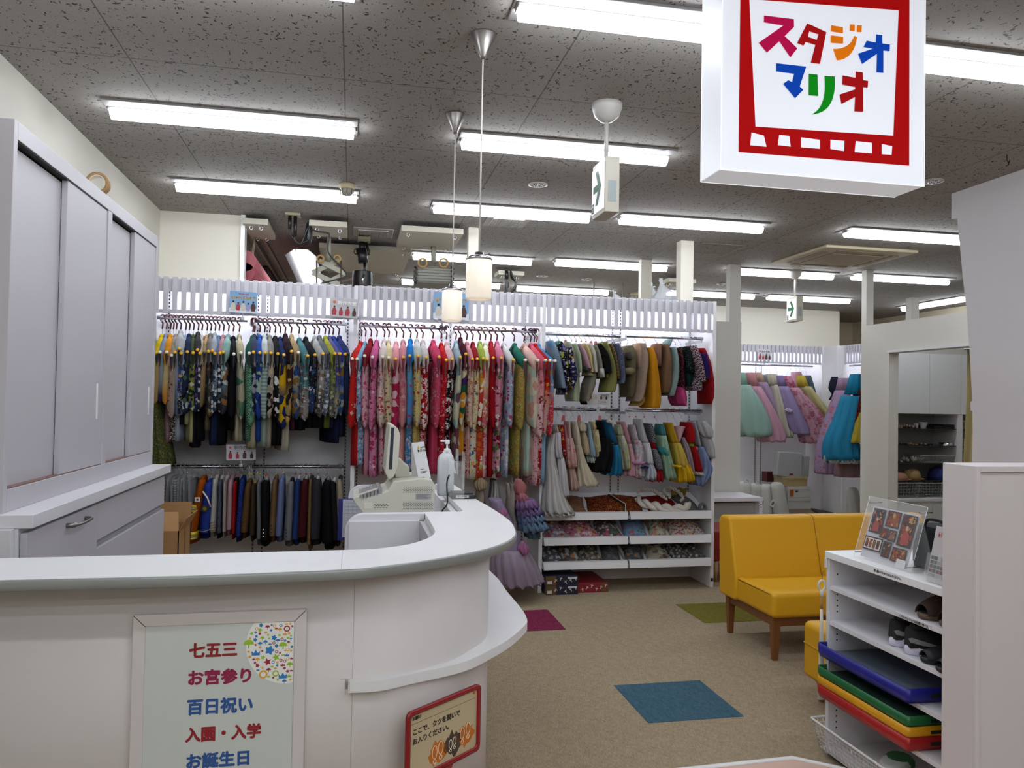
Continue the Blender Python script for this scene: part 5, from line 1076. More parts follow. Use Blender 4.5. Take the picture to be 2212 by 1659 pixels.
# ================================================================ ITEMS ON THE SLOPING SHELVES
def fab6(s):
    p = s.split(':')
    if len(p) > 3: p[3] = str(float(p[3])*1.9)
    return fab(':'.join(p))
def shelfz(zf, y): return zf+(y-6.10)*.375
def bag(x0, x1, zf, fb, label, grp, h=.05, y0=6.115, y1=6.42, seed=0, name='folded_garment_bag', cat='bagged garment', bagged=True):
    """folded cloth in a clear bag lying on a sloping shelf"""
    rnd = random.Random(seed); n, m = 14, 8
    r = thing(name, label, cat, ((x0+x1)/2, y0, shelfz(zf, y0)), 0, grp)
    def pillow(e, hh, lift, am):
        g = []
        for j in range(m+1):
            row = []
            for i in range(n+1):
                u, v = i/n, j/m
                x = (x0-e)+(x1-x0+2*e)*u-(x0+x1)/2+.02*math.sin(v*4+seed); y = y0-e+(y1-y0+2*e)*v
                k = (min(u, 1-u)*2)**.45*(min(v, 1-v)*2)**.35
                z = shelfz(zf, y)+lift+hh*k+rnd.uniform(0, am)*k
                row.append((x, y-y0, z-shelfz(zf, y0)))
            g.append(row)
        o = MB(); vs = [p for row in g for p in row]; lo = [(p[0], p[1], (p[1])*.375+lift) for p in vs]
        W_ = n+1; N_ = len(vs)
        fs = [(j*W_+i, j*W_+i+1, (j+1)*W_+i+1, (j+1)*W_+i) for j in range(m) for i in range(n)]
        fs2 = [tuple(q+N_ for q in f[::-1]) for f in fs]
        bd = [i for i in range(n+1)]+[j*W_+n for j in range(1, m+1)]+[m*W_+i for i in range(n-1, -1, -1)]+[j*W_ for j in range(m-1, 0, -1)]
        sd = [(bd[k], bd[(k+1) % len(bd)], bd[(k+1) % len(bd)]+N_, bd[k]+N_) for k in range(len(bd))]
        return o._a(vs+lo, fs+fs2+sd, 0, True)
    pillow(0, h, .003, .008).obj('folded_cloth', fb, r)
    if bagged: pillow(.008, h+.006, .002, .014).obj('clear_bag', mat('clear_bag', '#e4e8ec', .08, alpha=.08, spec=.9), r)
    return r
G_M = 'bagged floral garments on the middle sloping shelf'
FL = '#c0202c,#e9e0d8,#d98a9a,#3a6a4a'
for i, (x0, x1, c, l) in enumerate([(1.53, 1.74, '#8c7bb0:floral:#b5161d,#d9b060,#e8dcd6:14:.5', 'lilac bag with red and white blossoms, leftmost on the middle sloping shelf'), (1.745, 2.02, '#cf6a96:floral:#e9dcc8,#b5161d,#d9c040,#e9e0d8:16:.5', 'bright pink floral bag, second on the middle sloping shelf'),
     (2.03, 2.23, '#17161a:floral:#c9304a,#e6dcd8,#2f6a44:15:.5', 'black floral bag left of the shelf gap, middle sloping shelf'), (2.255, 2.46, '#5f9fc9:floral:#c9404a,#8a6aae,#2f7a5c:14:.4', 'sky-blue floral bag right of the shelf gap, middle sloping shelf'),
     (2.47, 2.62, '#b9c9a4:floral:#d9804a,#b8304a,#e9e0d0:16:.5', 'pale green floral bag, second from right on the middle sloping shelf'), (2.63, 2.95, '#d9d0c8:floral:#a8182c,#c04a5a,#3f6a4c,#d9a040:20:.5', 'white bag with crimson flowers, rightmost on the middle sloping shelf')]):
    bag(x0, x1, .40, fab6(c), l, G_M, .08, seed=i+1)
G_L = 'bagged dark garments on the lowest sloping shelf'
for i, (x0, x1, c, l) in enumerate([(1.53, 1.70, '#23242a:block:#8f9196,#26224c,#b9bab8:16', 'dark bag with grey ruffles, leftmost on the lowest sloping shelf'), (1.71, 1.88, '#4a3020:block:#b8783c,#c6c0b6,#17171c:14', 'bag with tan and white cloth, second on the lowest sloping shelf'),
     (1.89, 2.06, '#1a1719:block:#9c8a5c,#6a5a44,#c6b98c:18', 'bag with black and gold brocade, third on the lowest sloping shelf'), (2.07, 2.23, '#17181c:block:#5a5d64,#2a2b30:20', 'black bag left of the shelf gap, lowest sloping shelf'),
     (2.255, 2.42, '#18181b:block:#a86a34,#6f747c,#1c1c20:16', 'dark bag with orange-brown cloth right of the gap, lowest shelf'), (2.43, 2.63, '#b5aa94:block:#8c6a44,#d9d4c8,#2a2624:10', 'cream and gold bag, third from right on the lowest sloping shelf'),
     (2.64, 2.79, '#2a2729:block:#c9c6be,#17161a,#a9a298:22', 'black and white patterned bag, second from right on the lowest shelf'), (2.80, 2.95, '#3a3632:block:#c6c2ba,#17161a,#6a6258:20', 'black and ivory bag, rightmost on the lowest sloping shelf')]):
    bag(x0, x1, .205, fab6(c), l, G_L, .085, seed=i+20)
bag(1.74, 1.93, .60, fab('#a3775c:speckle:#b9987c,#8a3a2c:60:.4'), 'folded rose-gold brocade with red, yellow and green edge on top shelf', None, .05, seed=41, name='folded_brocade', cat='folded fabric', bagged=False)
hr = bag(1.94, 2.42, .60, fab('#6d120c:speckle:#b07a34,#8f2a14,#c9974a:55:.45'), 'dark red and gold brocade vest spread on the top sloping shelf', None, .06, seed=42, name='brocade_vest', cat='vest', bagged=False)
MB().tube([(-.03, .22, .148), (.0, .14, .122), (.05, .05, .088), (.03, -.002, .03)], .007, 8).obj('neck_trim', mat('trim_black', '#1a1412', .6), hr)
MB().tube([(-.018, .22, .151), (.012, .14, .125), (.062, .05, .091), (.042, -.004, .03)], .003, 8).obj('neck_piping', mat('trim_cream', '#cfc6a8', .6), hr)
bag(2.45, 2.72, .60, fab('#8f1418'), 'red cloth under the coiled white rope on the top shelf', None, .045, seed=43, name='folded_cloth', cat='folded fabric', bagged=False)
rope = mat('rope_white', '#c9c4ba', .8, bump=.5, bscale=90)
rp = thing('twisted_rope', 'thick twisted white rope coiled on red cloth on the top shelf', 'rope', (2.46, 6.15, shelfz(.6, 6.15)+.05))
def strand(pts, r, tw, name, off, sc_=1.0):
    sm = smooth_poly(pts, 10)
    out = []
    for i, p in enumerate(sm):
        q = tw*i/len(sm)*2*PI+off; out.append((p[0]+r*.75*math.cos(q), p[1]+r*.5*math.cos(q), p[2]+r*.75*math.sin(q)))
    MB().tube(out, [r*(.55+.45*math.sin(PI*min(1, max(0, (i+2)/(len(out)+3))))) for i in range(len(out))], 8).obj(name, rope, rp)
pA_ = [(-.06, .15, .06), (-.05, .08, .03), (.02, .02, .01), (.10, -.02, -.005), (.20, -.03, -.012), (.30, -.02, 0), (.34, .02, .02)]
for k in range(2): strand(pA_, .026, 3.2, 'rope_strand', k*PI)
pB_ = [(-.04, .20, .10), (.0, .24, .12), (.10, .22, .115), (.14, .15, .085), (.18, .09, .055)]
for k in range(2): strand(pB_, .011, 6, 'rope_strand', k*PI)
pC_ = [(.22, .12, .06), (.20, .20, .10), (.25, .25, .13), (.32, .20, .11), (.34, .12, .06), (.30, .08, .04)]
for k in range(2): strand(pC_, .011, 6, 'rope_strand', k*PI)
bag(2.745, 2.89, .60, fab('#6f6f6a'), 'grey folded cloth with mustard crown collar at the top shelf end', None, .06, seed=44, name='grey_costume', cat='folded costume', bagged=False)
cr = [(-.07, 0), (.06, 0), (.085, .07), (.045, .055), (.01, .075), (-.02, .05), (-.06, .065)]
tag(MB().prism(cr, -.01, .01, T=plane_T((2.80, 6.36, shelfz(.6, 6.36)+.04), (1, 0, 0), (0, .3, 1))).obj('felt_crown', mat('mustard_felt', '#7a6420', .9), bevel=.003), 'mustard yellow felt crown behind the grey folded cloth', 'crown')
tag(MB().lathe((0, 0, 0), [(.030, -.02), (.038, 0), (.030, .02), (.018, .02), (.014, 0), (.018, -.02), (.030, -.02)], 20, cap=False).tf(Matrix.Translation((2.925, 6.16, shelfz(.6, 6.16)+.042)) @ Matrix.Rotation(PI/2, 4, 'X')).obj('rolled_sock', mat('grey_knit', '#5c5c5c', .9, bump=.5)), 'grey knitted roll at the right end of the top shelf', 'knitted roll')
# boxes under the right rack
def gift(x0, x1, y0, y1, z0, z1, c, lab, endc, end_left, grp=None):
    r = thing('gift_box', lab, 'box', ((x0+x1)/2, y0, z0), 0, grp); xm = (x0+x1)/2
    MB().box(x0-xm, x1-xm, 0, y1-y0, 0, z1-z0).obj('carton', mat('box_paper', c, .45), r, .002)
    ew = .085; a, b = (x0-xm, x0-xm+ew) if end_left else (x1-xm-ew*.7, x1-xm)
    MB().box(a, b, -.001, 0, .002, z1-z0-.002).obj('end_band', mat('band_brown', endc, .5), r)
    o = MB(); rnd = random.Random(int(x0*100)); h = z1-z0
    for k in range(6):
        u = x0-xm+.04+(x1-x0-.06)*k/5; v = h*(.35+.35*((k*7) % 3)/2); s = .016
        T = plane_T((u, -.0022, v), (1, 0, 0), (0, 0, 1)) @ Matrix.Rotation(rnd.uniform(-.8, .8), 4, 'Z')
        o.prism([(-s*.15, -s), (s*.15, -s), (s*.2, 0), (s*1.1, s*.5), (s*.15, s*.3), (0, s), (-s*.2, s*.25), (-s*1.1, s*.35), (-s*.2, 0)], 0, .0005, T=T)
    o.obj('crane_print', mat('crane_white', '#cfcac0', .5), r)
    if end_left:
        MB().box(x1-xm-.085, x1-xm-.01, -.002, -.001, h-.025, h-.01).obj('paper_label', mat('label_white', '#c9c9c9', .6), r)
        MB().box(x0-xm+.012, x0-xm+.05, -.002, -.001, .012, .035).obj('paper_label', mat('label_white', '#c9c9c9', .6), r)
GX = 'crane-patterned boxes under the right rack'
gift(1.535, 1.80, 6.02, 6.42, 0, .075, '#11132c', 'lower navy crane-patterned box under the right rack', '#5c4120', True, GX)
gift(1.535, 1.80, 6.02, 6.42, .075, .15, '#11132c', 'upper navy crane-patterned box stacked on another under the rack', '#5c4120', True, GX)
gift(1.81, 2.065, 6.06, 6.48, 0, .078, '#7a1220', 'red crane-patterned box right of the navy boxes', '#6a3a1c', False, GX)
def strokes(T, x, y, w, h, n, m, par, seed=1, name='text_strokes'):
    # writing too small to read in the photograph: a line of tiny ink strokes
    o = MB(); rnd = random.Random(seed); c = w/n; t = h*.13
    for k in range(n):
        a = x+c*k+c*.08; b = a+c*.8
        for j in range(rnd.choice((2, 3))):
            yy = y+h*rnd.uniform(.1, .85); o.prism([(a, yy), (b, yy), (b, yy+t), (a, yy+t)], 0, .0006, T=T)
        for j in range(rnd.choice((1, 2))):
            xx = a+(b-a)*rnd.uniform(.1, .8); o.prism([(xx, y), (xx+t, y), (xx+t, y+h*.95), (xx, y+h*.95)], 0, .0006, T=T)
    return o.obj(name, m, par)
# ---- picture cards on the slatted tops
def fig(o, x, z, h, mi):   # little dressed figure: head, robe
    o.prism([(x+h*.10*math.cos(q), z+h*.86+h*.11*math.sin(q)) for q in [2*PI*k/10 for k in range(10)]], 0, .0006, 4)
    o.prism([(x-h*.20, z), (x+h*.20, z), (x+h*.24, z+h*.42), (x+h*.12, z+h*.74), (x-h*.12, z+h*.74), (x-h*.24, z+h*.42)], 0, .0006, mi)
FIGM = [mat('fig_ivory', '#b9b4a6', .6), mat('fig_red', '#9a2c38', .6), mat('fig_lilac', '#8f8ab4', .6), mat('fig_brown', '#3c2420', .6), mat('fig_head', '#241c1a', .6)]
def card(px0, px1, py0, py1, y, lab, kind, tilt=0, grp='picture cards on the costume racks'):
    a, b, c = AY(px0, (py0+py1)/2, y), AY(px1, (py0+py1)/2, y), AY((px0+px1)/2, py0, y); d = AY((px0+px1)/2, py1, y)
    w, h = b.x-a.x, c.z-d.z
    r = thing('picture_card', lab, 'sign card', ((a.x+b.x)/2, y, d.z), 0, grp); r.rotation_euler = (0, tilt, 0)
    T = plane_T((0, 0, 0), (1, 0, 0), (0, 0, 1)); T2 = plane_T((0, -.0015, 0), (1, 0, 0), (0, 0, 1)); T3 = plane_T((0, -.0024, 0), (1, 0, 0), (0, 0, 1))
    if kind == 'blue':
        MB().prism([(-w/2, 0), (w/2, 0), (w/2, h), (-w/2, h)], -.001, .001, T=T).obj('board', mat('card_blue', '#6b93b8', .4), r)
        hills = [(-w/2, .0)]+[(w/2-w*k/12*1.0 if 0 else -w/2+w*k/12, h*(.20+.05*math.sin(k*1.7))) for k in range(13)]+[(w/2, 0)]
        MB().prism(hills, 0, .0005, T=T2).obj('cloud_print', mat('card_cloud', '#c3ccd6', .5), r)
        strokes(T3, -w*.44, h*.62, w*.88, h*.16, 11, mat('ink_gold', '#c8983c', .5), r, 3)
        strokes(T3, -w*.2, h*.84, w*.4, h*.08, 8, mat('ink_red', '#b03a34', .5), r, 5)
        n, hh = 5, h*.48; mis = [0, 1, 0, 2, 3]
    elif kind == 'grey':
        MB().prism([(p[0], p[1]) for p in rrect(-w/2, w/2, 0, h, .012)], -.001, .001, T=T).obj('board', mat('card_grey', '#a9a7ab', .4), r)
        text('新作衣裳', .03, mat('ink_white', '#dcdcdc', .5), T3 @ Matrix.Translation((-w*.26, h*.66, 0)), r, bold=.0008, width=w*.68)
        MB().prism([(-w*.37+h*.08*math.cos(q), h*.76+h*.08*math.sin(q)) for q in [2*PI*k/14 for k in range(14)]], 0, .0006, T=T2).obj('round_mark', mat('mark_orange', '#c0603c', .5), r)
        n, hh = 4, h*.5; mis = [1, 1, 1, 3]
    elif kind == 'pale':
        MB().prism([(p[0], p[1]) for p in rrect(-w/2, w/2, 0, h, .010)], -.001, .001, T=T).obj('board', mat('card_pale', '#b9b7bd', .4), r)
        MB().prism([(-w*.37+h*.08*math.cos(q), h*.80+h*.07*math.sin(q)) for q in [2*PI*k/14 for k in range(14)]], 0, .0006, T=T2).obj('round_mark', mat('mark_pink', '#c0506c', .5), r)
        text('新作衣裳', .03, mat('ink_darkgrey', '#5c5a60', .5), T3 @ Matrix.Translation((-w*.24, h*.70, 0)), r, bold=.0002, width=w*.6)
        n, hh = 4, h*.52; mis = [1, 1, 3, 3]
    else:
        MB().prism([(p[0], p[1]) for p in rrect(-w/2, w/2, 0, h, .008)], -.001, .001, T=T).obj('board', mat('card_white', '#c6c6c6', .4), r)
        o = MB()
        for k in range(3): o.box(-w*.02, w*.36, -.0022, -.0018, h*(.12+.12*k), h*(.15+.12*k))
        o.obj('text_lines', mat('ink_darkgrey', '#5c5a60', .5), r); n, hh = 4, h*.42; mis = [1, 0, 3, 3]
    z0 = h*.10 if kind != 'small' else h*.52
    for k in range(n):
        u = -w*.36+w*.72*k/(n-1); sub = MB(); fig(sub, u, z0, hh*(1 if k % 2 == 0 else .85), mis[k]); 
        sub.tf(T2).obj('printed_figure', FIGM, r)
    MB().tube([(0, .004, 0), (0, .012, -.035)], .004, 6).box(-.012, .012, .0, .02, -.05, -.03).obj('card_clip', mat('clip_clear', '#c0c2c6', .2, alpha=.7), r)
    return r
card(495, 555, 630, 676, 6.06, 'blue picture card with five kimono figures on the left rack', 'blue', .03)
card(713, 773, 644, 686, 6.02, 'grey picture card with four kimono figures between left and middle racks', 'grey', .05)
card(936, 1012, 632, 690, 6.05, 'blue picture card behind the smaller pendant lamp', 'blue', .02)
card(489, 553, 960, 994, 6.14, 'pale picture card hanging above the suit rail', 'pale', -.02)
card(1269, 1316, 851, 875, 6.16, 'white picture card on the right rack between the dress rails', 'small', .02)
# plastic bags on the rack tops
def pbag(px, py, pz_, w, h, lab, y=6.35):
    a = AY(px, py, y); r = thing('plastic_bag', lab, 'plastic bag', (a.x, y, 2.40), 0, 'tied clear plastic bags on the rack top')
    m = mat('plastic_film', '#c3c7c9', .25, alpha=.5); rings = []
    for t, k in ((0, .6), (.12, .95), (.3, .8), (.5, .52), (.68, .26), (.78, .10), (.84, .13), (.93, .17), (1, .10)):
        rings.append(ring(h*t, .02*math.sin(t*5), 0, w*k, w*k*.6, 28, .12, 9, t*3))
    MB().loft(rings).obj('film', m, r)
    MB().lathe((0, 0, h*.79), [(.012, -.006), (.016, 0), (.012, .006)], 12).obj('knot', mat('plastic_knot', '#b9bcbc', .4), r)
pbag(1432, 645, 0, .12, .22, 'larger tied clear plastic bag on top of the right rack')
pbag(1412, 646, 0, .05, .19, 'thin tied plastic bag leaning beside the larger one', 6.40)
pbag(1328, 642, 0, .05, .10, 'small tied plastic bag on the middle of the right rack top')
# ================================================================ COUNTER ITEMS
PLG = mat('till_plastic', '#c3c1b4', .45)
rg = thing('cash_register', 'off-white point of sale cash register with tilted screen on the counter', 'cash register', (0, 0, 0))
RYN = 3.66
def rp_(a, b, y=RYN): p = AY(a, b, y); return (p.x, p.z)
prof = [rp_(938, 1103), rp_(940, 1050), rp_(933, 1036), rp_(905, 1034), rp_(850, 1040), rp_(838, 1060), rp_(815, 1068), rp_(762, 1077), rp_(765, 1085), rp_(782, 1106)]
zb_ = .826; prof = [(prof[0][0], zb_)]+prof+[(prof[-1][0]+.02, zb_)]
Tr = plane_T((0, RYN+.36, 0), (1, 0, 0), (0, 0, 1))
MB().prism(prof, 0, .36, T=Tr).obj('body', PLG, rg, .006, 3)
def q8(x, y): return (720+x/4.88, 880+y/4.88)
o = MB()
for x0, x1, y0, y1, nr_ in ((730, 1045, 838, 893, 5), (728, 1045, 995, 1062, 6)):
    for i in range(nr_):
        yy = y0+(y1-y0)*i/(nr_-1)
        for k in range(13):
            xx = x0+(x1-x0)*(k+.25+(.3 if i % 2 else 0))/13; p, p2 = rp_(*q8(xx, yy)), rp_(*q8(xx+13, yy+4))
            o.box(p[0], p2[0], RYN-.001, RYN, p2[1], p[1])
for i in range(3):
    for k in range(5):
        p, p2 = rp_(*q8(430+k*30+(12 if i % 2 else 0), 1018+i*17)), rp_(*q8(448+k*30+(12 if i % 2 else 0), 1023+i*17)); o.box(p[0], p2[0], RYN-.001, RYN, p2[1], p[1])
o.obj('vent_slots', DARK, rg)
p, p2 = rp_(*q8(868, 908)), rp_(*q8(1033, 970)); lb = MB().box(p[0], p2[0], RYN-.0012, RYN, p2[1], p[1]).obj('rating_label', mat('label_silver', '#a3a4a6', .5), rg)
o = MB()
for k in range(5): a = rp_(*q8(875, 918+k*10)); b = rp_(*q8(1020-18*(k % 3), 921+k*10)); o.box(a[0], b[0], RYN-.0016, RYN-.0012, b[1], a[1])
o.obj('label_print', mat('print_grey', '#66686c', .5), lb)
p, p2 = rp_(*q8(322, 1005)), rp_(*q8(408, 1070)); MB().box(p[0], p2[0], RYN-.002, RYN, p2[1], p[1]).obj('side_cover', mat('till_cover', '#d0cec3', .45), rg, .001)
ks = MB()
for k in range(6):
    a = rp_(*q8(275+k*38, 955-k*14)); ks.box(a[0], a[0]+.021, RYN+.0, RYN+.02, a[1]-.012, a[1]+.014)
    for j_ in range(1, 8): ks.box(a[0], a[0]+.018, RYN+.012+j_*.032, RYN+.038+j_*.032, a[1]-.002, a[1]+.012)
ks.obj('keys', mat('key_grey', '#8f9090', .4), rg, .001)
o = MB(); a = rp_(*q8(225, 935)); b = rp_(*q8(470, 850)); o.prism([(a[0], a[1]-.004), (b[0], b[1]-.004), (b[0], b[1]+.003), (a[0], a[1]+.003)], 0, .012, T=plane_T((0, RYN+.006, 0), (1, 0, 0), (0, 0, 1))); o.obj('key_cover', mat('till_cover', '#d0cec3', .35), rg)
# neck and screen
nk = [rp_(*q8(668, 775)), rp_(*q8(665, 700)), rp_(*q8(690, 560)), rp_(*q8(740, 575)), rp_(*q8(778, 620)), rp_(*q8(828, 655)), rp_(*q8(828, 775))]
MB().prism(nk, 0, .12, T=plane_T((0, RYN+.26, 0), (1, 0, 0), (0, 0, 1))).obj('screen_stand', PLG, rg, .008, 3)
sb = [rp_(*q8(548, 690)), rp_(*q8(598, 180)), rp_(*q8(640, 185)), rp_(*q8(690, 230)), rp_(*q8(712, 300)), rp_(*q8(690, 640)), rp_(*q8(640, 745)), rp_(*q8(590, 778))]
sbo = MB().prism(sb, 0, .32, T=plane_T((0, RYN+.36, 0), (1, 0, 0), (0, 0, 1))).obj('screen_housing', PLG, rg, .006, 3)
a, b = rp_(*q8(560, 660)), rp_(*q8(606, 215))
MB()._a([(a[0]-.002, RYN+.06, a[1]), (a[0]-.002, RYN+.34, a[1]), (b[0]-.004, RYN+.34, b[1]), (b[0]-.004, RYN+.06, b[1])], [(0, 1, 2, 3)]).obj('screen_glass', mat('screen_dark', '#27313c', .1), sbo, solid=.002)
MB()._a([(a[0]+.012, RYN+.039, a[1]+.0), (a[0]+.028, RYN+.039, a[1]), (b[0]+.018, RYN+.039, b[1]), (b[0]+.004, RYN+.039, b[1])], [(0, 1, 2, 3)]).obj('screen_side', mat('screen_dark', '#27313c', .15), sbo, solid=.001)
# slanted leaflet stand on the register
cd = thing('leaflet_stand', 'white upright card with logo and small print standing behind the register', 'card stand', (0, 0, 0))
CY = 3.74
A_, B_, C_, D_ = [AY(*q8(a, b), CY) for a, b in ((825, 378), (955, 362), (1028, 742), (905, 782))]
o = MB()._a([D_, C_, B_, A_], [(0, 1, 2, 3)]); o.obj('card', mat('card_face', '#d9d9dc', .4), cd, solid=.003)
MB()._a([A_+Vector((0, .01, 0)), B_+Vector((0, .01, 0)), B_+Vector((.0, .09, -.17)), A_+Vector((.01, .09, -.17))], [(0, 1, 2, 3)]).obj('back_leg', mat('card_face', '#d9d9dc', .4), cd, solid=.003)
exc = (B_-A_).normalized(); eyc = (A_-D_).normalized(); Tc = plane_T(D_-Vector((0, .0035, 0)), exc, eyc); hc = (A_-D_).length; wc = (C_-D_).length
strokes(Tc, wc*.38, hc*.84, wc*.46, hc*.05, 5, mat('ink_black', '#1c1c20', .5), cd, 2); strokes(Tc, wc*.34, hc*.75, wc*.56, hc*.06, 6, mat('ink_black', '#1c1c20', .5), cd, 7)
MB().prism([(wc*.14, hc*.82), (wc*.30, hc*.82), (wc*.26, hc*.90), (wc*.18, hc*.90)], 0, .0006, T=Tc).obj('logo_mark', mat('logo_yellow', '#c9b01a', .5), cd)
MB().prism([(wc*.16, hc*.75), (wc*.28, hc*.75), (wc*.30, hc*.81), (wc*.14, hc*.81)], 0, .0006, T=Tc).obj('logo_mark', mat('ink_black', '#1c1c20', .5), cd)
o = MB()
for v, u0, u1 in ((.24, .2, .72), (.21, .2, .62), (.30, .2, .5), (.09, .14, .45), (.05, .14, .8)): o.prism([(wc*u0, hc*v), (wc*u1, hc*v), (wc*u1, hc*(v+.012)), (wc*u0, hc*(v+.012))], 0, .0006, T=Tc)
o.obj('text_lines', mat('ink_black', '#1c1c20', .5), cd)
# hand sanitiser
def wing(px, py, z=HZ): return AZ(px, py, z)
SP = 3.95; p = AY(*q8(1165, 800), SP)
bt = thing('sanitizer_bottle', 'white square pump bottle of hand sanitizer on the counter', 'pump bottle', (p.x, SP, HZ))
s = AY(*q8(1270, 640), SP).x-AY(*q8(1100, 640), SP).x; sc1 = s/2
hb = AY(*q8(1180, 480), SP).z-HZ
cxx = (AY(*q8(1270, 640), SP).x+AY(*q8(1100, 640), SP).x)/2-p.x
sq = lambda r_, z: [(cxx+r_*(abs(math.cos(q))**.35)*(1 if math.cos(q) > 0 else -1), r_*.85*(abs(math.sin(q))**.35)*(1 if math.sin(q) > 0 else -1), z) for q in [2*PI*(k+.5)/28 for k in range(28)]]
MB().loft([sq(sc1*.9, 0), sq(sc1, .01), sq(sc1, hb*.84), sq(sc1*.8, hb*.95), sq(sc1*.4, hb), sq(sc1*.34, hb+.01)]).obj('bottle', mat('bottle_white', '#cfd3d8', .3, alpha=.93), bt)
zt_ = AY(*q8(1200, 340), SP).z-HZ
MB().lathe((cxx+.005, 0, 0), [(.016, hb), (.016, hb+.018), (.012, hb+.022), (.005, hb+.024), (.005, zt_-.02), (.0, zt_-.02)], 16).obj('pump_neck', mat('pump_white', '#e2e2e4', .3), bt)
MB().box(cxx-.006, cxx+.017, -.012, .012, zt_-.022, zt_).box(cxx-.03, cxx+.0, -.006, .006, zt_-.012, zt_-.002).obj('pump_head', mat('pump_white', '#e2e2e4', .3), bt, .003)
# acrylic stand behind / beside it
st = thing('acrylic_stand', 'clear acrylic leaflet holder right of the pump bottle', 'acrylic holder', (0, 0, 0)); AYc = 3.80
for u0, v0, u1, v1 in ((1205, 525, 1215, 830), (1365, 470, 1375, 860), (1300, 440, 1310, 700)):
    a, b = AY(*q8(u0, v1), AYc), AY(*q8(u1, v0), AYc)
    MB().box(a.x, b.x, AYc-.04, AYc+.05, max(HZ, a.z), b.z).obj('acrylic_panel', mat('acrylic_edge', '#d9dde0', .05, alpha=.35), st)
a, b = AY(*q8(1210, 860), AYc), AY(*q8(1375, 560), AYc); MB().box(a.x, b.x, AYc-.045, AYc-.042, HZ+.001, b.z).obj('acrylic_panel', GLASS, st)
a, b = AY(*q8(1215, 445), AYc), AY(*q8(1280, 700), AYc)
MB()._a([a, a+Vector((.012, 0, -.002)), b+Vector((.006, 0, 0)), b], [(0, 1, 2, 3)]).obj('slanted_card', mat('card_face', '#d9d9dc', .4), st, solid=.003)
# card tray with cable and strap
tr = thing('coin_tray', 'black tray with white label on the counter edge', 'tray', (0, 0, 0))
a, b = AZ(*q8(1240, 968), HZ), AZ(*q8(1505, 968), HZ)
MB().box(a.x, b.x, a.y, a.y+.13, HZ, HZ+.022).obj('base', BLACK, tr, .006)
MB().box(a.x+.01, b.x-.012, a.y+.01, a.y+.12, HZ+.0221, HZ+.028).obj('mat', mat('tray_mat', '#1c1a18', .7), tr, .003)
MB().box(a.x+.025, b.x-.035, a.y-.0012, a.y, HZ+.007, HZ+.018).obj('label', mat('label_white', '#c9c9c9', .6), tr)
strokes(plane_T((a.x+.03, a.y-.0016, HZ+.009), (1, 0, 0), (0, 0, 1)), 0, 0, .055, .006, 10, mat('ink_black', '#1c1c20', .5), tr, 4)
a = AY(*q8(1225, 710), 3.72); b = AY(*q8(1200, 1010), 3.72); c = AY(*q8(1150, 1090), 3.72)
tag(MB().tube(smooth_poly([tuple(a+Vector((0, 0, 0))), (a.x-.012, 3.72, (a.z+b.z)/2+.03), tuple(b), (c.x, 3.72, c.z), (c.x+.005, 3.74, c.z-.05)], 6), .0035, 8).obj('black_strap', BLACK), 'thin black cord looping down beside the register', 'cord')
cb2 = thing('clipboard', 'blue clipboard with a printed form hanging behind the counter panels', 'clipboard', (0, 0, 0)); CBY = 4.2
a, b = AY(731, 1077, CBY), AY(762, 1167, CBY)
MB().box(a.x, b.x+.05, CBY, CBY+.006, b.z, a.z).obj('board', mat('clip_blue', '#1b2170', .4), cb2, .003)
a, b = AY(741, 1079, CBY), AY(775, 1160, CBY)
MB().box(a.x, b.x+.05, CBY-.002, CBY, b.z, a.z).obj('form_sheet', mat('paper', '#bfc2cc', .6), cb2)
o = MB(); 
for k in range(9): o.box(a.x+.006, b.x+.04, CBY-.0026, CBY-.002, a.z-.02-k*.018, a.z-.0188-k*.018)
for k in range(4): o.box(a.x+.006+k*.022, a.x+.007+k*.022, CBY-.0026, CBY-.002, a.z-.18, a.z-.02)
o.obj('form_lines', mat('form_ink', '#6f7688', .6), cb2)
# ================================================================ SHOE SHELF
ss = thing('shoe_shelf', 'white open shoe shelf with adjustable boards beside the half wall', 'shoe shelf', (0, 0, 0))
SX, SYF, SYN, ST_ = 2.09, 3.14, 2.38, .89; SD_ = .42
MB().box(SX, SX+SD_, SYF-.022, SYF, 0, ST_-.03).obj('side_panel', WHITE, ss, .001); MB().box(SX, SX+SD_, SYN, SYN+.022, 0, ST_-.03).obj('side_panel', WHITE, ss, .001)
MB().box(SX-.006, SX+SD_, SYN, SYF+.004, ST_-.03, ST_).obj('top', mat('shelf_top_white', '#e4e4e6', .35), ss, .002)
MB().box(SX+SD_-.01, SX+SD_, SYN+.02, SYF-.02, .03, ST_-.03).obj('back_panel', WHITE, ss)
for z in (.742, .587, .432, .256, .03): MB().box(SX+.004, SX+SD_-.01, SYN+.022, SYF-.022, z-.02, z).obj('shelf_board', WHITE, ss, .001)
o = MB()
for z in [.79, .70, .675, .65, .625, .55, .525, .50, .215, .19, .165, .14, .115]:
    for x in (SX+.04, SX+.33): o.box(x-.003, x+.003, SYF-.0232, SYF-.022, z-.003, z+.003)
o.obj('peg_holes', DARK, ss)
p = AX(1888, 1232, SX-.006); p2 = AX(1946, 1252, SX-.006)
text('靴を脱いでそのままお入りください。', .012, mat('ink_grey', '#4a4648', .5), plane_T((SX-.0068, p.y, ST_-.019), (0, -1, 0), (0, 0, 1)), ss, width=abs(p.y-p2.y))
p = AX(1945, 1328, SX+.004); p2 = AX(2008, 1352, SX+.004)
lb = MB().box(SX+.0, SX+.004, p2.y-.01, p.y+.02, .724, .740).obj('shelf_label', mat('label_holder', '#cfcfd2', .3), ss)
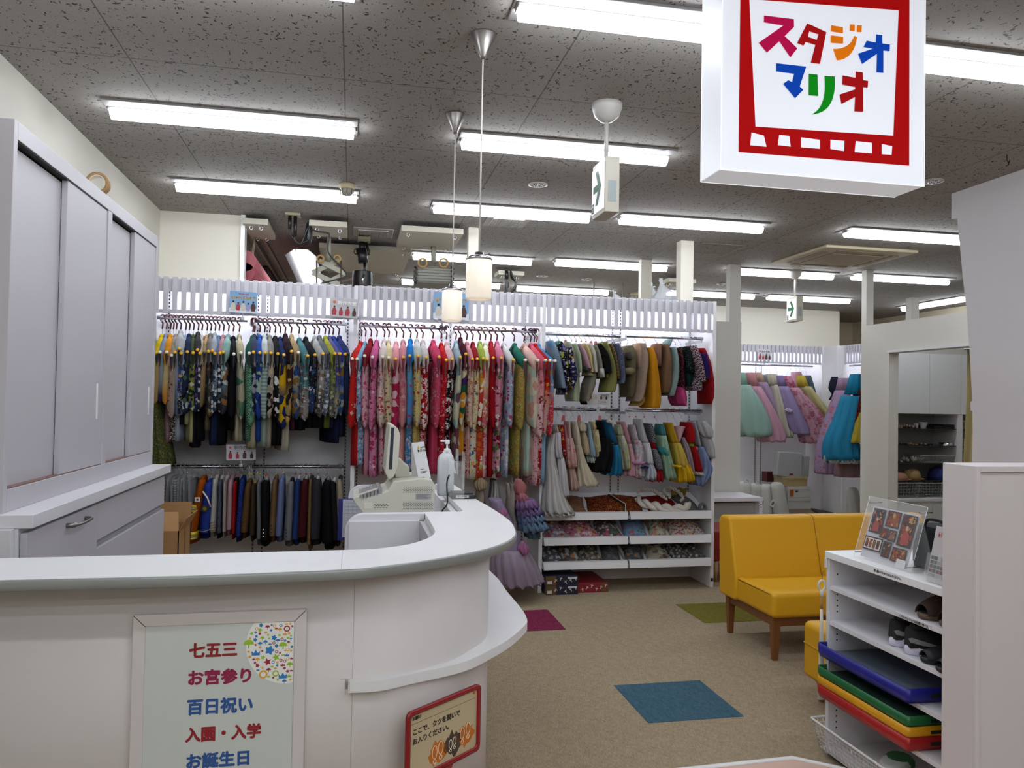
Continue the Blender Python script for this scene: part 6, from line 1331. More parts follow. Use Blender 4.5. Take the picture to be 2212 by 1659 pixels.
text('こちらのスリッパは外履き用です。', .012, mat('ink_grey', '#4a4648', .5), plane_T((SX-.0008, p.y, .727), (0, -1, 0), (0, 0, 1)), ss, width=abs(p.y-p2.y))
# hook and hanging shoehorn on the shelf's outer side
MB().box(SX-.008, SX, SYF-.012, SYF+.006, .845-.03, .845+.015).obj('adhesive_hook', mat('hook_white', '#d6d3cc', .4), ss, .003)
shn = thing('shoehorn', 'long white shoehorn with ring handle hanging at the shelf side', 'shoehorn', (SX-.014, SYF+.012, 0))
zr_ = AX(1776, 1262, SX).z
MB().tube([(.006, -.01, .80), (.002, 0, .79), (0, 0, zr_+.022)], .0012, 5).obj('hanging_string', mat('string_brown', '#5c4a3a', .6), shn)
MB().tube([(0+.017*math.sin(q), .0, zr_+.019*math.cos(q)*1.15) for q in [2*PI*k/20 for k in range(21)]], .0052, 8, cap=False).obj('ring_handle', mat('horn_white', '#d3d0c8', .3), shn)
MB().tube([(0, 0, zr_-.02), (0, 0, zr_-.05)], [.010, .0065], 10).obj('handle_neck', mat('horn_white', '#d3d0c8', .3), shn)
MB().tube([(0, 0, zr_-.05), (0, 0, zr_-.105)], .0055, 10).obj('wood_grip', mat('horn_wood', '#a87848', .4), shn)
rings = []
for t, w_, dep in ((0, .006, .004), (.2, .009, .004), (.6, .013, .006), (1.0, .018, .009)):
    z = zr_-.105-t*.40; rings.append([(w_*math.cos(q), dep*math.sin(q), z) for q in [2*PI*k/12 for k in range(12)]])
MB().loft(rings).obj('blade', mat('horn_white', '#d3d0c8', .3), shn)
# trays
def tray(c, z, lab, h=.05, dx=0.0):
    r = thing('plastic_tray', lab, 'plastic tray', (SX-.05+dx, 2.80, z), 0, 'coloured trays in the shoe shelf')
    m = mat('tray_'+c, c, .35); x0, x1, y0, y1 = 0, .40, -.245, .335; t = .006
    oo = rrect(x0, x1, y0, y1, .018, 4); o2 = rrect(x0+.008, x1-.008, y0+.008, y1-.008, .014, 4); i2 = rrect(x0+.008+t, x1-.008-t, y0+.008+t, y1-.008-t, .010, 4); o3 = rrect(x0+t, x1-t, y0+t, y1-t, .014, 4)
    R_ = lambda pl, zz: [(a, b, zz) for a, b in pl]
    MB().loft([R_(o2, 0), R_(oo, h*.35), R_(oo, h), R_(o3, h), R_(o3, h*.6), R_(i2, .006)]).obj('tray_body', m, r)
    MB().tube([(x0-.001, y0+.12, h*.42), (x0-.001, y1-.1, h*.42)], .0015, 5).obj('side_rib', m, r)
    MB().box(.10, .22, y0-.0012, y0+.001, h*.35, h*.62).obj('hand_slot', DARK, r)
    return r
t1 = tray('#191a80', .434, 'blue plastic tray on the third shelf board of the shoe shelf', .056)
MB().box(.03, .37, -.22, .30, .020, .024).obj('tray_base', mat('tray_inner_grey', '#5f6878', .3), t1)
tray('#9f1618', .258, 'red plastic tray, lowest of the stacked trays', .052)
tray('#cf9410', .304, 'yellow plastic tray between red and green trays', .045)
tg_ = tray('#146030', .345, 'green plastic tray on top of the yellow one', .045)
MB().box(.03, .37, -.22, .30, .020, .024).obj('tray_base', mat('tray_inner_green', '#2f4440', .4), tg_)
# baskets
def basket(name, lab, loc, lx, ly, h, m, rz=0, grp=None, nx=14, ny=18, nz=5):
    r = thing(name, lab, 'basket', loc, rz, grp); o = MB(); k = .90
    def wall(a, b, n, taper):
        # grid of ribs between corner a and b (top), tapering to the bottom
        for i in range(n+1):
            t = i/n; p = Vector(a).lerp(Vector(b), t); q = Vector((p.x*k, p.y*k, 0)); o.tube([(p.x, p.y, h), q], .0018, 4)
        for j in range(nz+1):
            s = (k+(1-k)*j/nz); o.tube([(a[0]*s, a[1]*s, h*j/nz), (b[0]*s, b[1]*s, h*j/nz)], .0018, 4)
    c = [(-lx/2, -ly/2), (lx/2, -ly/2), (lx/2, ly/2), (-lx/2, ly/2)]
    for i in range(4): wall(c[i]+(h,), c[(i+1) % 4]+(h,), (nx if i % 2 == 0 else ny), k)
    o.obj('lattice', m, r)
    rr = rrect(-lx/2-.003, lx/2+.003, -ly/2-.003, ly/2+.003, .015, 4)
    MB().tube([(a, b, h) for a, b in rr+rr[:1]], .0055, 6, cap=False).obj('rim', m, r)
    MB().box(-lx/2*k, lx/2*k, -ly/2*k, ly/2*k, 0, .003).obj('bottom', m, r)
    return r
BW = mat('basket_white', '#cbc9c7', .4)
p = AX(1773, 1552, 2.03)
basket('wire_basket', 'white lattice basket with wet wipes at the bottom of the shoe shelf', (2.255, 2.83, .032), .44, .66, .115, BW, 0, None, 16, 24, 6)
wp_ = thing('wet_wipes_pack', 'green and white pack of wet wipes lying in the bottom basket', 'wipes pack', (2.23, 2.86, .045), .5)
MB().loft([[(.10*math.cos(q)*k_, .055*math.sin(q)*k_, z) for q in [2*PI*(j+.5)/16 for j in range(16)]] for k_, z in ((.9, 0), (1.0, .012), (1, .028), (.8, .04))]).obj('pack', mat('pack_white', '#c9cfc8', .25), wp_)
MB().loft([[(.035+.062*math.cos(q)*k_, .056*math.sin(q)*k_, z) for q in [2*PI*(j+.5)/16 for j in range(16)]] for k_, z in ((.95, .001), (1.04, .014), (1.03, .03), (.85, .0415))]).obj('green_print', mat('pack_green', '#2c6a34', .25), wp_)
# shoes
def shoe(name, lab, loc, rz, L_, W_, H_, upper, sole, sneaker=False, strap=False, grp=None):
    r = thing(name, lab, 'shoe' if sneaker else 'slipper', loc, rz, grp)
    def outline(s, z, yo=0):  # x along the shoe, toe at +x
        return [((.5*L_*math.cos(q))*s, (.5*W_*math.sin(q)*(1+.22*math.cos(q)))*s+yo, z) for q in [2*PI*k/24 for k in range(24)]]
    sh_ = .034 if sneaker else .022
    MB().loft([outline(.93, 0), outline(1.0, .006), outline(1.02, sh_*.7), outline(.97, sh_)]).obj('sole', sole, r)
    if sneaker:
        MB().loft([outline(.90, 0.001), outline(.92, .004)]).tf(Matrix.Translation((0, 0, -.001))).obj('outsole', BLACK, r)
        rings = []
        for t in range(9):
            x = -.5*L_*.93+L_*.93*t/8; u = t/8; hh = H_*(1-.62*u**1.2)*(1 if t > 0 else .9); ww = W_*.46*(1 if .15 < u < .85 else .62)
            rings.append([(x, ww*math.cos(q), sh_-.004+max(0, hh*math.sin(q))) for q in [PI*k/10 for k in range(11)]])
        MB().loft(rings).obj('upper', upper, r)
        MB().lathe((-.5*L_*.55, 0, H_+sh_-.022), [(.030, 0), (.036, .012), (.030, .022), (.022, .012)], 16, sx=1.2, sy=.8).obj('ankle_collar', upper, r)
        sw = [(-.02*L_, .1), (.18*L_, .35), (.40*L_, .60), (.45*L_, .55), (.42*L_, .35), (.25*L_, .18), (.1*L_, .10)]
        T = plane_T((.0, -W_*.455, sh_+.002), (-1, 0, 0), (0, 0, 1)); T = plane_T((-.02, -W_*.47, sh_), (1, 0, 0), (0, 0, 1))
        MB().prism([(-a, b*H_*.8) for a, b in sw], 0, .003, T=T).obj('swoosh_mark', mat('shoe_silver', '#8f9296', .35), r)
    else:
        rings = []
        for t in range(7):
            u = t/6; x = -.05*L_+.52*L_*u; hh = H_*(1-.5*u*u); ww = W_*.5*(1.02-.35*u**3)
            rings.append([(x, ww*math.cos(q), sh_-.004+hh*math.sin(q)) for q in [PI*k/12 for k in range(13)]])
        rin = [[(p[0], p[1]*.82, sh_-.004+(p[2]-sh_+.004)*.80) for p in rr] for rr in rings[:4]]
        o = MB(); o.loft(rings, closed=False, cap=False); o.loft([rings[0], rin[0]], closed=False, cap=False); o.loft(rin, closed=False, cap=False); o.obj('upper', upper, r, solid=.002)
        MB().loft([outline(.90, sh_), outline(.90, sh_+.003)]).obj('insole', mat('insole_dark', '#1a1614', .8) if not strap else upper, r)
    return r
zS = .742
BR = mat('suede_brown', '#3a2820', .9, bump=.4); BRS = mat('slipper_sole', '#5a4a3e', .7)
shoe('slipper', 'brown suede slipper, left one on the second shelf', (2.23, 2.58, zS), PI+.05, .25, .10, .075, BR, BRS, grp='brown slippers')
shoe('slipper', 'brown suede slipper nearer the half wall on the second shelf', (2.23, 2.46, zS), PI-.03, .25, .10, .075, BR, BRS, grp='brown slippers')
SO = mat('sneaker_sole', '#cfcde0', .4); UP = mat('sneaker_mesh', '#121214', .7, bump=.3)
shoe('sneaker', 'black sneaker with white sole, farther one of the pair', (2.25, 2.735, .587), -.15, .27, .095, .085, UP, SO, True, grp='black and white sneakers')
shoe('sneaker', 'black sneaker with white sole, nearer one with silver mark visible', (2.24, 2.62, .587), -.25, .28, .095, .085, UP, SO, True, grp='black and white sneakers')
SL = mat('slide_black', '#15171c', .6)
shoe('slide_sandal', 'black slide sandal next to the sneakers', (2.22, 2.53, .587), PI-.2, .25, .095, .05, SL, SL, strap=True, grp='black slide sandals')
shoe('slide_sandal', 'black slide sandal nearest the half wall', (2.20, 2.435, .587), PI-.1, .25, .095, .05, SL, SL, strap=True, grp='black slide sandals')
# acrylic photo stand on the shelf top
af = thing('acrylic_photo_stand', 'clear acrylic stand with a sheet of framed kimono portraits', 'acrylic stand', (0, 0, 0))
def q6(x, y): return (1760+x/6.913, 1060+y/6.913)
bl = AZ(*q6(640, 885), ST_); br = AZ(*q6(1400, 1110), ST_+.0)
ey = Vector((.10, 0, .30)).normalized()   # leans back
bl2 = AX(*q6(620, 870), 2.14); br2 = AX(*q6(1470, 1180), 2.14)
ex_ = Vector((0, -1, 0))
Hh = .245; o0 = Vector((2.13, bl2.y, ST_+.004)); wA = bl2.y-br2.y
lean = Vector((.30, 0, 1)).normalized()
Ta = plane_T(o0, ex_, lean)
MB().prism([(0, 0), (wA, 0), (wA, Hh+.02), (0, Hh+.02)], 0, .004, T=Ta).obj('acrylic_front', GLASS, af)
o = MB()
for a_, b_ in (((0, 0), (0, Hh+.02)), ((wA, 0), (wA, Hh+.02)), ((0, Hh+.02), (wA, Hh+.02))): o.tube([Ta @ Vector((a_[0], a_[1], .002)), Ta @ Vector((b_[0], b_[1], .002))], .0012, 5)
o.obj('acrylic_edge', mat('acrylic_edge2', '#e9eeee', .05, alpha=.7), af)
Tb = plane_T(o0+Vector((.004, 0, 0)), ex_, lean)
sx0, sx1, sy0, sy1 = wA*.09, wA*.90, .008, Hh*.93
MB().prism([(sx0, sy0), (sx1, sy0), (sx1, sy1), (sx0, sy1)], -.003, -.001, T=Tb).obj('photo_sheet', mat('photo_sheet', '#c2c0c8', .35), af)
Tc_ = plane_T(o0+Vector((-.0005, 0, 0)), ex_, lean)
fw, fh = sx1-sx0, sy1-sy0
FR = mat('photo_frame_dark', '#2a1014', .4); GOLD = lambda s_, c: cloth(c, None, 'speckle', ('#b5461c', '#d9a860', '#6a1414'), s_, thr=.5)
def fr(u0, u1, v0, v1, c, person=False, strip=False):
    pl = [(sx0+fw*u0, sy0+fh*v0), (sx0+fw*u1, sy0+fh*v0), (sx0+fw*u1, sy0+fh*v1), (sx0+fw*u0, sy0+fh*v1)]
    f_ = MB().prism(pl, 0.0003, .0016, T=Tc_).obj('photo_frame', FR, af); t = .006
    x0, x1, y0, y1 = pl[0][0]+t, pl[1][0]-t, pl[0][1]+t, pl[2][1]-t
    if strip:
        MB().prism([(x0, y0), (x1, y0), (x1, y1), (x0, y1)], .0016, .0019, T=Tc_).obj('mat_board', mat('mat_white', '#cfcac6', .6), f_)
        for k in range(4):
            a = x0+(x1-x0)*(.05+.235*k); MB().prism([(a, y0+.004), (a+(x1-x0)*.19, y0+.004), (a+(x1-x0)*.19, y1-.004), (a, y1-.004)], .0019, .0022, T=Tc_).obj('photo', GOLD(50+k, ('#7a2030', '#8f5a20', '#8c6a30', '#4a3a34')[k]), f_)
        return
    MB().prism([(x0, y0), (x1, y0), (x1, y1), (x0, y1)], .0016, .0019, T=Tc_).obj('photo', GOLD(45, c), f_)
    if person:
        cx_, w_ = (x0+x1)/2, (x1-x0); h_ = y1-y0; o = MB()
        o.prism([(cx_-w_*.32, y0+h_*.02), (cx_+w_*.32, y0+h_*.02), (cx_+w_*.30, y0+h_*.34), (cx_+w_*.12, y0+h_*.48), (cx_-w_*.12, y0+h_*.48), (cx_-w_*.30, y0+h_*.34)], .0019, .0022, 0, Tc_)
        o.prism([(cx_+w_*.12*math.cos(q), y0+h_*.58+h_*.09*math.sin(q)) for q in [2*PI*k/14 for k in range(14)]], .0019, .0024, 1, Tc_)
        o.prism([(cx_+w_*.16*math.cos(q), y0+h_*.645+h_*.075*math.sin(q)) for q in [2*PI*k/14 for k in range(14)]], .0019, .0023, 2, Tc_)
        o.obj('portrait', [mat('robe_red', '#9a2014', .6), mat('face_tan', '#b98a70', .6), mat('hair_black', '#17120f', .6)], f_)
fr(.06, .33, .50, .97, '#3c3040', True); fr(.38, .66, .67, .98, '#a8521c'); fr(.70, .99, .38, .97, '#5a3424', True)
fr(.32, .48, .44, .64, '#8c3a14'); fr(.50, .66, .42, .63, '#a87860'); fr(.03, .42, .16, .42, '#000', strip=True); fr(.45, .62, .10, .40, '#4a2a1a'); fr(.66, .95, .08, .34, '#a8602c')
MB().prism([(sx0+fw*.80, sy0-.0), (sx0+fw*.99, sy0-.0), (sx0+fw*.99, sy0+fh*.15), (sx0+fw*.80, sy0+fh*.15)], .0022, .0026, T=Tc_).obj('price_label', mat('label_white', '#c9c9c9', .6), af)
for u, v in ((.02, .02), (.93, .02), (.04, .24), (.9, .24)):
    p = Ta @ Vector((wA*u+.004, v, 0)); MB().tube([p+Vector((-.008, 0, 0)), p+Vector((.05, 0, 0))], .0028, 8).obj('standoff_bolt', STEEL, af)
MB().prism([(0, 0), (wA, 0), (wA, .2), (0, .2)], 0, .003, T=plane_T(o0+Vector((.11, 0, 0)), ex_, Vector((-.28, 0, 1)))).obj('acrylic_back', GLASS, af)
# leaflet holder at the shelf front
lh = thing('leaflet_holder', 'clear holder with leaflets of many small photos beside the half wall', 'leaflet holder', (0, 0, 0))
y1_ = AX(*q6(1600, 1250), 2.10).y
Tl = plane_T((2.105, y1_, ST_+.001), (0, -1, 0), (.22, 0, 1))
MB().prism([(0, 0), (.16, 0), (.16, .105), (0, .105)], 0, .003, T=Tl).obj('acrylic_pocket', GLASS, lh)
MB().prism([(.012, .004), (.16, .004), (.16, .21), (.012, .21)], -.008, -.002, T=Tl).obj('leaflet', mat('leaflet_paper', '#bdb7b9', .5), lh)
o = MB(); rnd = random.Random(4); cols_ = [mat('thumb', c, .5) for c in ('#4a4a50', '#8f8f94', '#6a2a34', '#2a2a30', '#a9a9ae')]
for i in range(8):
    for j in range(5): o.prism([(.016+.018*i, .022+.016*j), (.031+.018*i, .022+.016*j), (.031+.018*i, .035+.016*j), (.016+.018*i, .035+.016*j)], -.0018, -.001, rnd.randrange(5), Tl)
o.obj('photo_thumbnails', cols_, lh)
strokes(Tl @ Matrix.Translation((0, 0, -.0015)), .03, .17, .05, .02, 4, mat('ink_red', '#b03a34', .5), lh, 6)
# black cloth bag behind the stand
bk = thing('black_bag', 'black cloth bag standing on the shelf behind the acrylic stand', 'bag', (2.33, 2.68, ST_))
MB().loft([rrx for rrx in ([(.075*k_*(abs(math.cos(q))**.4)*(1 if math.cos(q) > 0 else -1), .15*k_*(abs(math.sin(q))**.4)*(1 if math.sin(q) > 0 else -1), z) for q in [2*PI*(k+.5)/24 for k in range(24)]] for k_, z in ((.95, 0), (1, .02), (1, .14), (.92, .17), (.9, .172)))]).obj('bag_body', mat('black_cloth', '#15171b', .9, bump=.3), bk)
MB().tube(smooth_poly([(-.07, -.06, .165), (-.07, -.04, .20), (-.07, .04, .20), (-.07, .06, .165)], 4), .006, 6).obj('bag_handle', mat('black_cloth', '#15171b', .9, bump=.3), bk)
# ================================================================ SEATING
YEL = mat('yellow_vinyl', '#d29c12', .5, bump=.25, bscale=400, spec=.4); LEGW = mat('sofa_leg_wood', '#7a4a22', .4, var=.15)
sf = thing('sofa', 'yellow two-seat sofa with brown wooden legs', 'sofa', (0, 0, 0))
X0, X1, Yf, Yb = 2.47, 3.95, 4.27, 4.93
zs = AY(1662, 1300, Yf).z; zb0 = AY(1663, 1338, Yf).z; zt0 = .79
SEAT = zs+.05
MB().box(X0+.015, X1, Yf-.01, Yb-.15, zb0, SEAT).obj('seat', YEL, sf, .03, 4)
# back, slightly raked
o = MB()
prof = [(Yb-.235, SEAT-.02), (Yb-.14, zt0-.02), (Yb-.12, zt0), (Yb-.02, zt0), (Yb+.02, zt0-.03), (Yb+.0, zb0-.0), (Yb-.22, zb0)]
T = plane_T((X0, 0, 0), (0, 1, 0), (0, 0, 1))
o.prism(prof, 0, X1-X0, T=T); o.obj('backrest', YEL, sf, .018, 3)
SEAM = mat('seam_yellow', '#8f660a', .6)
sx_ = AY(1755, 1145, Yb-.13).x
MB().tube([(sx_, Yb-.005, zt0-.0), (sx_, Yb-.12, zt0+.0005), (sx_, Yb-.142, zt0-.02), (sx_+.0, Yb-.238, SEAT)], .002, 5).obj('back_seam', SEAM, sf)
MB().tube([(X0+.016, Yf+.03, SEAT-.012), (X0+.016, Yb-.24, SEAT-.012)], .003, 5).obj('seat_piping', SEAM, sf)
o = MB(); o.box(X0+.05, X1, Yf+.03, Yf+.055, zb0-.055, zb0); o.box(X0+.05, X1, Yb-.06, Yb-.035, zb0-.055, zb0); o.box(X0+.045, X0+.07, Yf+.03, Yb-.035, zb0-.055, zb0); o.obj('apron', LEGW, sf, .002)
def leg(x, y, par, h, a=.026, b=.016, m=LEGW):
    MB().loft([[(x+sx*b, y+sy*b, 0) for sx, sy in ((-1, -1), (1, -1), (1, 1), (-1, 1))], [(x+sx*a, y+sy*a, h) for sx, sy in ((-1, -1), (1, -1), (1, 1), (-1, 1))]], smooth=False).obj('leg', m, par, .003)
for x in (X0+.06, X1-.05):
    for y in (Yf+.045, Yb-.05): leg(x, y, sf, zb0)
ot = thing('ottoman', 'yellow square ottoman on tapered pale wood legs beside the shoe shelf', 'ottoman', (2.57, 3.50, 0), -.06)
oz1 = AX(1738, 1342, 2.35).z; oz0 = AX(1732, 1462, 2.34).z; s_ = .225
MB().box(-s_, s_, -.24, .24, oz0, oz1).obj('cushion', YEL, ot, .03, 4)
MB().tube([(-s_-.001, .22, oz1*.62+oz0*.38), (-s_-.001, -.22, oz1*.62+oz0*.38)], .0045, 6).tube([(-.2, .241, oz1*.62+oz0*.38), (.2, .241, oz1*.62+oz0*.38)], .0045, 6).obj('piping', YEL, ot)
for x in (-.155, .17):
    for y in (-.17, .17): MB().cyl((x, y), .014, 0, oz0+.01, 14, 0, .026).obj('leg', mat('leg_beech', '#b08d62', .45), ot)
RV = mat('red_vinyl', '#7c0f14', .5)
rb = thing('red_bench', 'red vinyl bench partly hidden behind the yellow sofa', 'bench', (0, 0, 0))
a = AY(1545, 1146, 6.25).z
MB().box(3.06, 4.2, 6.25, 6.70, .18, a).obj('seat', RV, rb, .025, 3); MB().box(3.055, 4.2, 6.245, 6.252, a*.62, a*.62+.006).obj('piping', mat('red_dark', '#5a0a0e', .6), rb)
for x, y in ((3.12, 6.29), (3.12, 6.65), (4.1, 6.29), (4.1, 6.65)): MB().cyl((x, y), .014, 0, .185, 12, 0, .024).obj('leg', mat('leg_beech', '#b08d62', .45), rb)
# white table unit against the middle wall
tb = thing('white_side_unit', 'white open side unit with grey panel behind the red bench', 'side unit', (0, 0, 0))
MB().box(3.04, 3.93, 6.95, 7.40, .60, .638).obj('top', WHITE, tb, .002); MB().box(3.895, 3.93, 6.95, 7.40, 0, .60).obj('side_panel', WHITE, tb, .001); MB().box(3.04, 3.07, 6.95, 7.40, 0, .60).obj('side_panel', WHITE, tb)
MB().box(3.07, 3.895, 7.05, 7.07, .0, .575).obj('grey_panel', mat('panel_greenish', '#a9aaa2', .4), tb)
o = MB(); 
for z in (.565, .54): o.box(3.908, 3.918, 6.9485, 6.9495, z, z+.010)
o.obj('screw_holes', DARK, tb)
a = AZ(1594, 1130, .0); lw = thing('white_floor_table', 'low white table top just visible above the yellow sofa', 'low table', (0, 0, 0))
p0, p1, p2 = AZ(1594, 1131, .30), AZ(1627, 1130, .30), AZ(1655, 1138, .30)
MB().box(p0.x-.5, p1.x, p1.y-.55, p1.y, .27, .30).obj('top', WHITE, lw, .004)
for x in (p0.x-.45, p1.x-.05):
    for y in (p1.y-.5, p1.y-.05): MB().box(x-.02, x+.02, y-.02, y+.02, 0, .27).obj('leg', WHITE, lw)
# ================================================================ FAR COSTUME AREA BEYOND THE DOORWAY
fr_ = thing('costume_rack', 'far costume rack beyond the doorway holding pastel ball gowns', 'clothes rack', (0, 0, 0)); FY = 10.22
MB().box(3.95, 6.72, FY+.38, FY+.40, 0, 2.40).obj('back_panel', PANELW, fr_)
MB().box(6.69, 6.72, FY-.02, FY+.38, 0, 2.40).obj('side_panel', PANELW, fr_)
slat_valance(2.74, 2.135, 2.40, fr_, Matrix.Translation((3.95, FY-.02, 0)))
MB().box(3.95, 6.69, FY+.0, FY+.38, 2.385, 2.40).obj('top_board', PANELW, fr_)
MB().box(4.2, 6.65, FY+.06, FY+.10, 2.335, 2.375).obj('strip_light', STRIP, fr_)
for x in (5.86, 5.95): standard(x, FY+.38, .1, 2.36, fr_)
MB().tube([(4.2, FY, 2.11), (6.55, FY, 2.11)], .0135, 10).obj('hanging_rail', ROD, fr_)
r2 = thing('costume_rack', 'second far rack along the side, holding bright blue and yellow gowns', 'clothes rack', (0, 0, 0))
T90 = Matrix.Translation((6.82, 9.86, 0)) @ Matrix.Rotation(-PI/2, 4, 'Z')
MB().box(6.80, 7.2, 9.86, 9.89, 0, 2.40).obj('side_panel', PANELW, r2); MB().box(7.2, 7.22, 8.55, 9.89, 0, 2.40).obj('back_panel', PANELW, r2)
slat_valance(1.3, 2.135, 2.40, r2, T90); MB().box(6.83, 7.2, 8.56, 9.86, 2.385, 2.40).obj('top_board', PANELW, r2)
MB().box(6.88, 6.92, 8.6, 9.8, 2.335, 2.375).obj('strip_light', STRIP, r2)
MB().tube([(6.86, 8.6, 2.11), (6.86, 9.80, 2.11)], .0135, 10).obj('hanging_rail', ROD, r2)
MB().box(6.72, 7.22, 9.89, FY-.02, 0, 2.40).obj('corner_panel', PANELW, r2)
ZF = lambda x, y: (1560+x/3.385, 560+y/3.385)
GF = 'ball gowns on the far rack'
far = [
 ('mint green tulle ball gown, leftmost on the far rack', (180, 775), 10.05, [('bodice', '#8fb5a4', [(140, 830, 22), (145, 920, 34)], .1, .05, 5), ('skirt', '#9fbfb4', [(150, 920, 36), (175, 1040, 90), (210, 1180, 140), (230, 1290, 110)], .22, .06, 9, 0, .01)]),
 ('pink ball gown with peach bodice, second on the far rack', (235, 775), 10.12, [('bodice', '#c48a8c', [(205, 830, 24), (215, 930, 46)], .1, .06, 5), ('skirt', '#d0a0b2', [(220, 930, 46), (280, 1080, 78), (350, 1260, 100), (360, 1330, 84)], .2, .06, 9, 0, .01)]),
 ('lilac and peach layered gown, third on the far rack', (272, 775), 10.2, [('bodice', '#cba794', [(258, 830, 22), (270, 900, 40)], .1, .08, 7), ('skirt', '#b49dba', [(275, 900, 40), (330, 1020, 58), (380, 1150, 50)], .16, .07, 8)]),
 ('pale blue gown half hidden on the far rack', (300, 775), 10.25, [('gown_body', '#9db2bb', [(300, 845, 14), (325, 940, 36), (370, 1080, 40), (400, 1180, 36)], .14, .07, 8)]),
 ('cream ruffled gown, centre of the far rack', (343, 775), 10.12, [('bodice', '#c9c3ae', [(360, 840, 34), (368, 920, 34)], .1, .1, 7), ('skirt', '#cfcab8', [(375, 920, 30), (405, 1060, 44), (435, 1200, 56), (455, 1300, 44)], .16, .12, 9, 0, .008)]),
 ('lavender satin gown, right of the cream gown on the far rack', (392, 775), 10.05, [('bodice', '#8d80ac', [(415, 850, 22), (425, 930, 40)], .1, .07, 6), ('skirt', '#a596c0', [(430, 930, 38), (475, 1060, 62), (540, 1220, 82), (560, 1275, 66)], .18, .05, 8), ('flower', '#cfc2dc', [(480, 1090, 8), (485, 1105, 24), (488, 1120, 8)], .03, .3, 6, -.16)]),
 ('pink gown covered in roses, second from right on the far rack', (497, 775), 10.02, [('bodice', '#cf8da6:floral:#b8506c:16', [(470, 855, 26), (490, 940, 44)], .1, .1, 8), ('skirt', '#cf9fb0:floral:#b86a80:10:.4', [(500, 940, 44), (580, 1080, 84), (660, 1220, 104), (680, 1340, 84)], .2, .12, 9, 0, .01)]),
 ('plain rose pink gown behind the rose-covered one, far rack', (540, 775), 10.25, [('gown_body', '#c493a0', [(540, 825, 20), (560, 940, 40), (600, 1080, 60), (640, 1330, 60)], .14, .06, 7)]),
 ('pale yellow gown sweeping right, near the far rack end', (568, 775), 10.14, [('bodice', '#cfb84a', [(570, 850, 24), (590, 930, 34)], .1, .08, 6), ('skirt', '#d2c88f', [(600, 930, 34), (670, 1050, 52), (750, 1150, 60), (790, 1200, 40)], .16, .06, 8)]),
 ('slate grey outfit, rightmost on the far rack', (605, 775), 10.25, [('gown_body', '#5c6a74', [(620, 850, 18), (640, 950, 28), (655, 1010, 22)], .1, .05, 6)])]
for lab, hp, y, parts in far:
    garment('ball_gown', lab, 'ball gown', GF, ZF, hp, y, parts, 2.11, rail=(None, FY))
GR = 'gowns on the second far rack'
for lab, hp, y, parts in [
 ('navy bolero with white trim on the second far rack', (820, 800), 9.7, [('bolero_body', '#26283c', [(822, 860, 20), (815, 940, 34), (822, 985, 14)], .06, .05, 4), ('skirt', '#232538', [(820, 985, 14), (815, 1030, 36)], .05, .06, 5)]),
 ('long lilac gown with pink roses on the second far rack', (905, 780), 9.3, [('bodice', '#a88aa6', [(895, 870, 40), (890, 960, 50)], .1, .1, 7), ('skirt', '#ab94b4:floral:#b86a80:10:.3', [(885, 960, 50), (830, 1150, 60), (775, 1350, 66), (760, 1550, 70), (800, 1560, 90)], .14, .07, 8)]),
 ('bright blue ruffled gown on the second far rack', (970, 780), 8.7, [('bodice', '#1f7fa6', [(980, 840, 34), (960, 990, 52)], .1, .1, 7), ('skirt', '#2c8ab2', [(945, 1000, 60), (900, 1180, 72), (870, 1340, 110), (880, 1460, 120)], .16, .1, 9, 0, .01), ('hem_trim', '#b9bcae:floral:#2c6a8a:12', [(870, 1430, 116), (900, 1490, 130)], .17, .1, 10, .02)]),
 ('yellow tulle gown next to the doorway post', (1000, 780), 8.65, [('bodice', '#7a1418:dots:#141414:30', [(1010, 960, 30), (975, 1100, 44), (950, 1200, 40)], .1, .06, 6), ('skirt', '#c9b040', [(990, 1120, 40), (975, 1240, 78), (960, 1340, 100)], .15, .08, 9)]),
 ('pink and lilac underskirt gown low on second far rack', (985, 780), 8.9, [('gown_body', '#a08088', [(940, 1350, 70), (950, 1480, 110), (945, 1590, 110)], .12, .07, 8)])]:
    garment('ball_gown', lab, 'ball gown' if 'bolero' not in lab else 'bolero', GR, ZF, hp, y, parts, 2.11, rail=(6.86, None))
card(1638, 1666, 754, 779, 10.15, 'picture card with four figures on the far rack top', 'pale', 0)
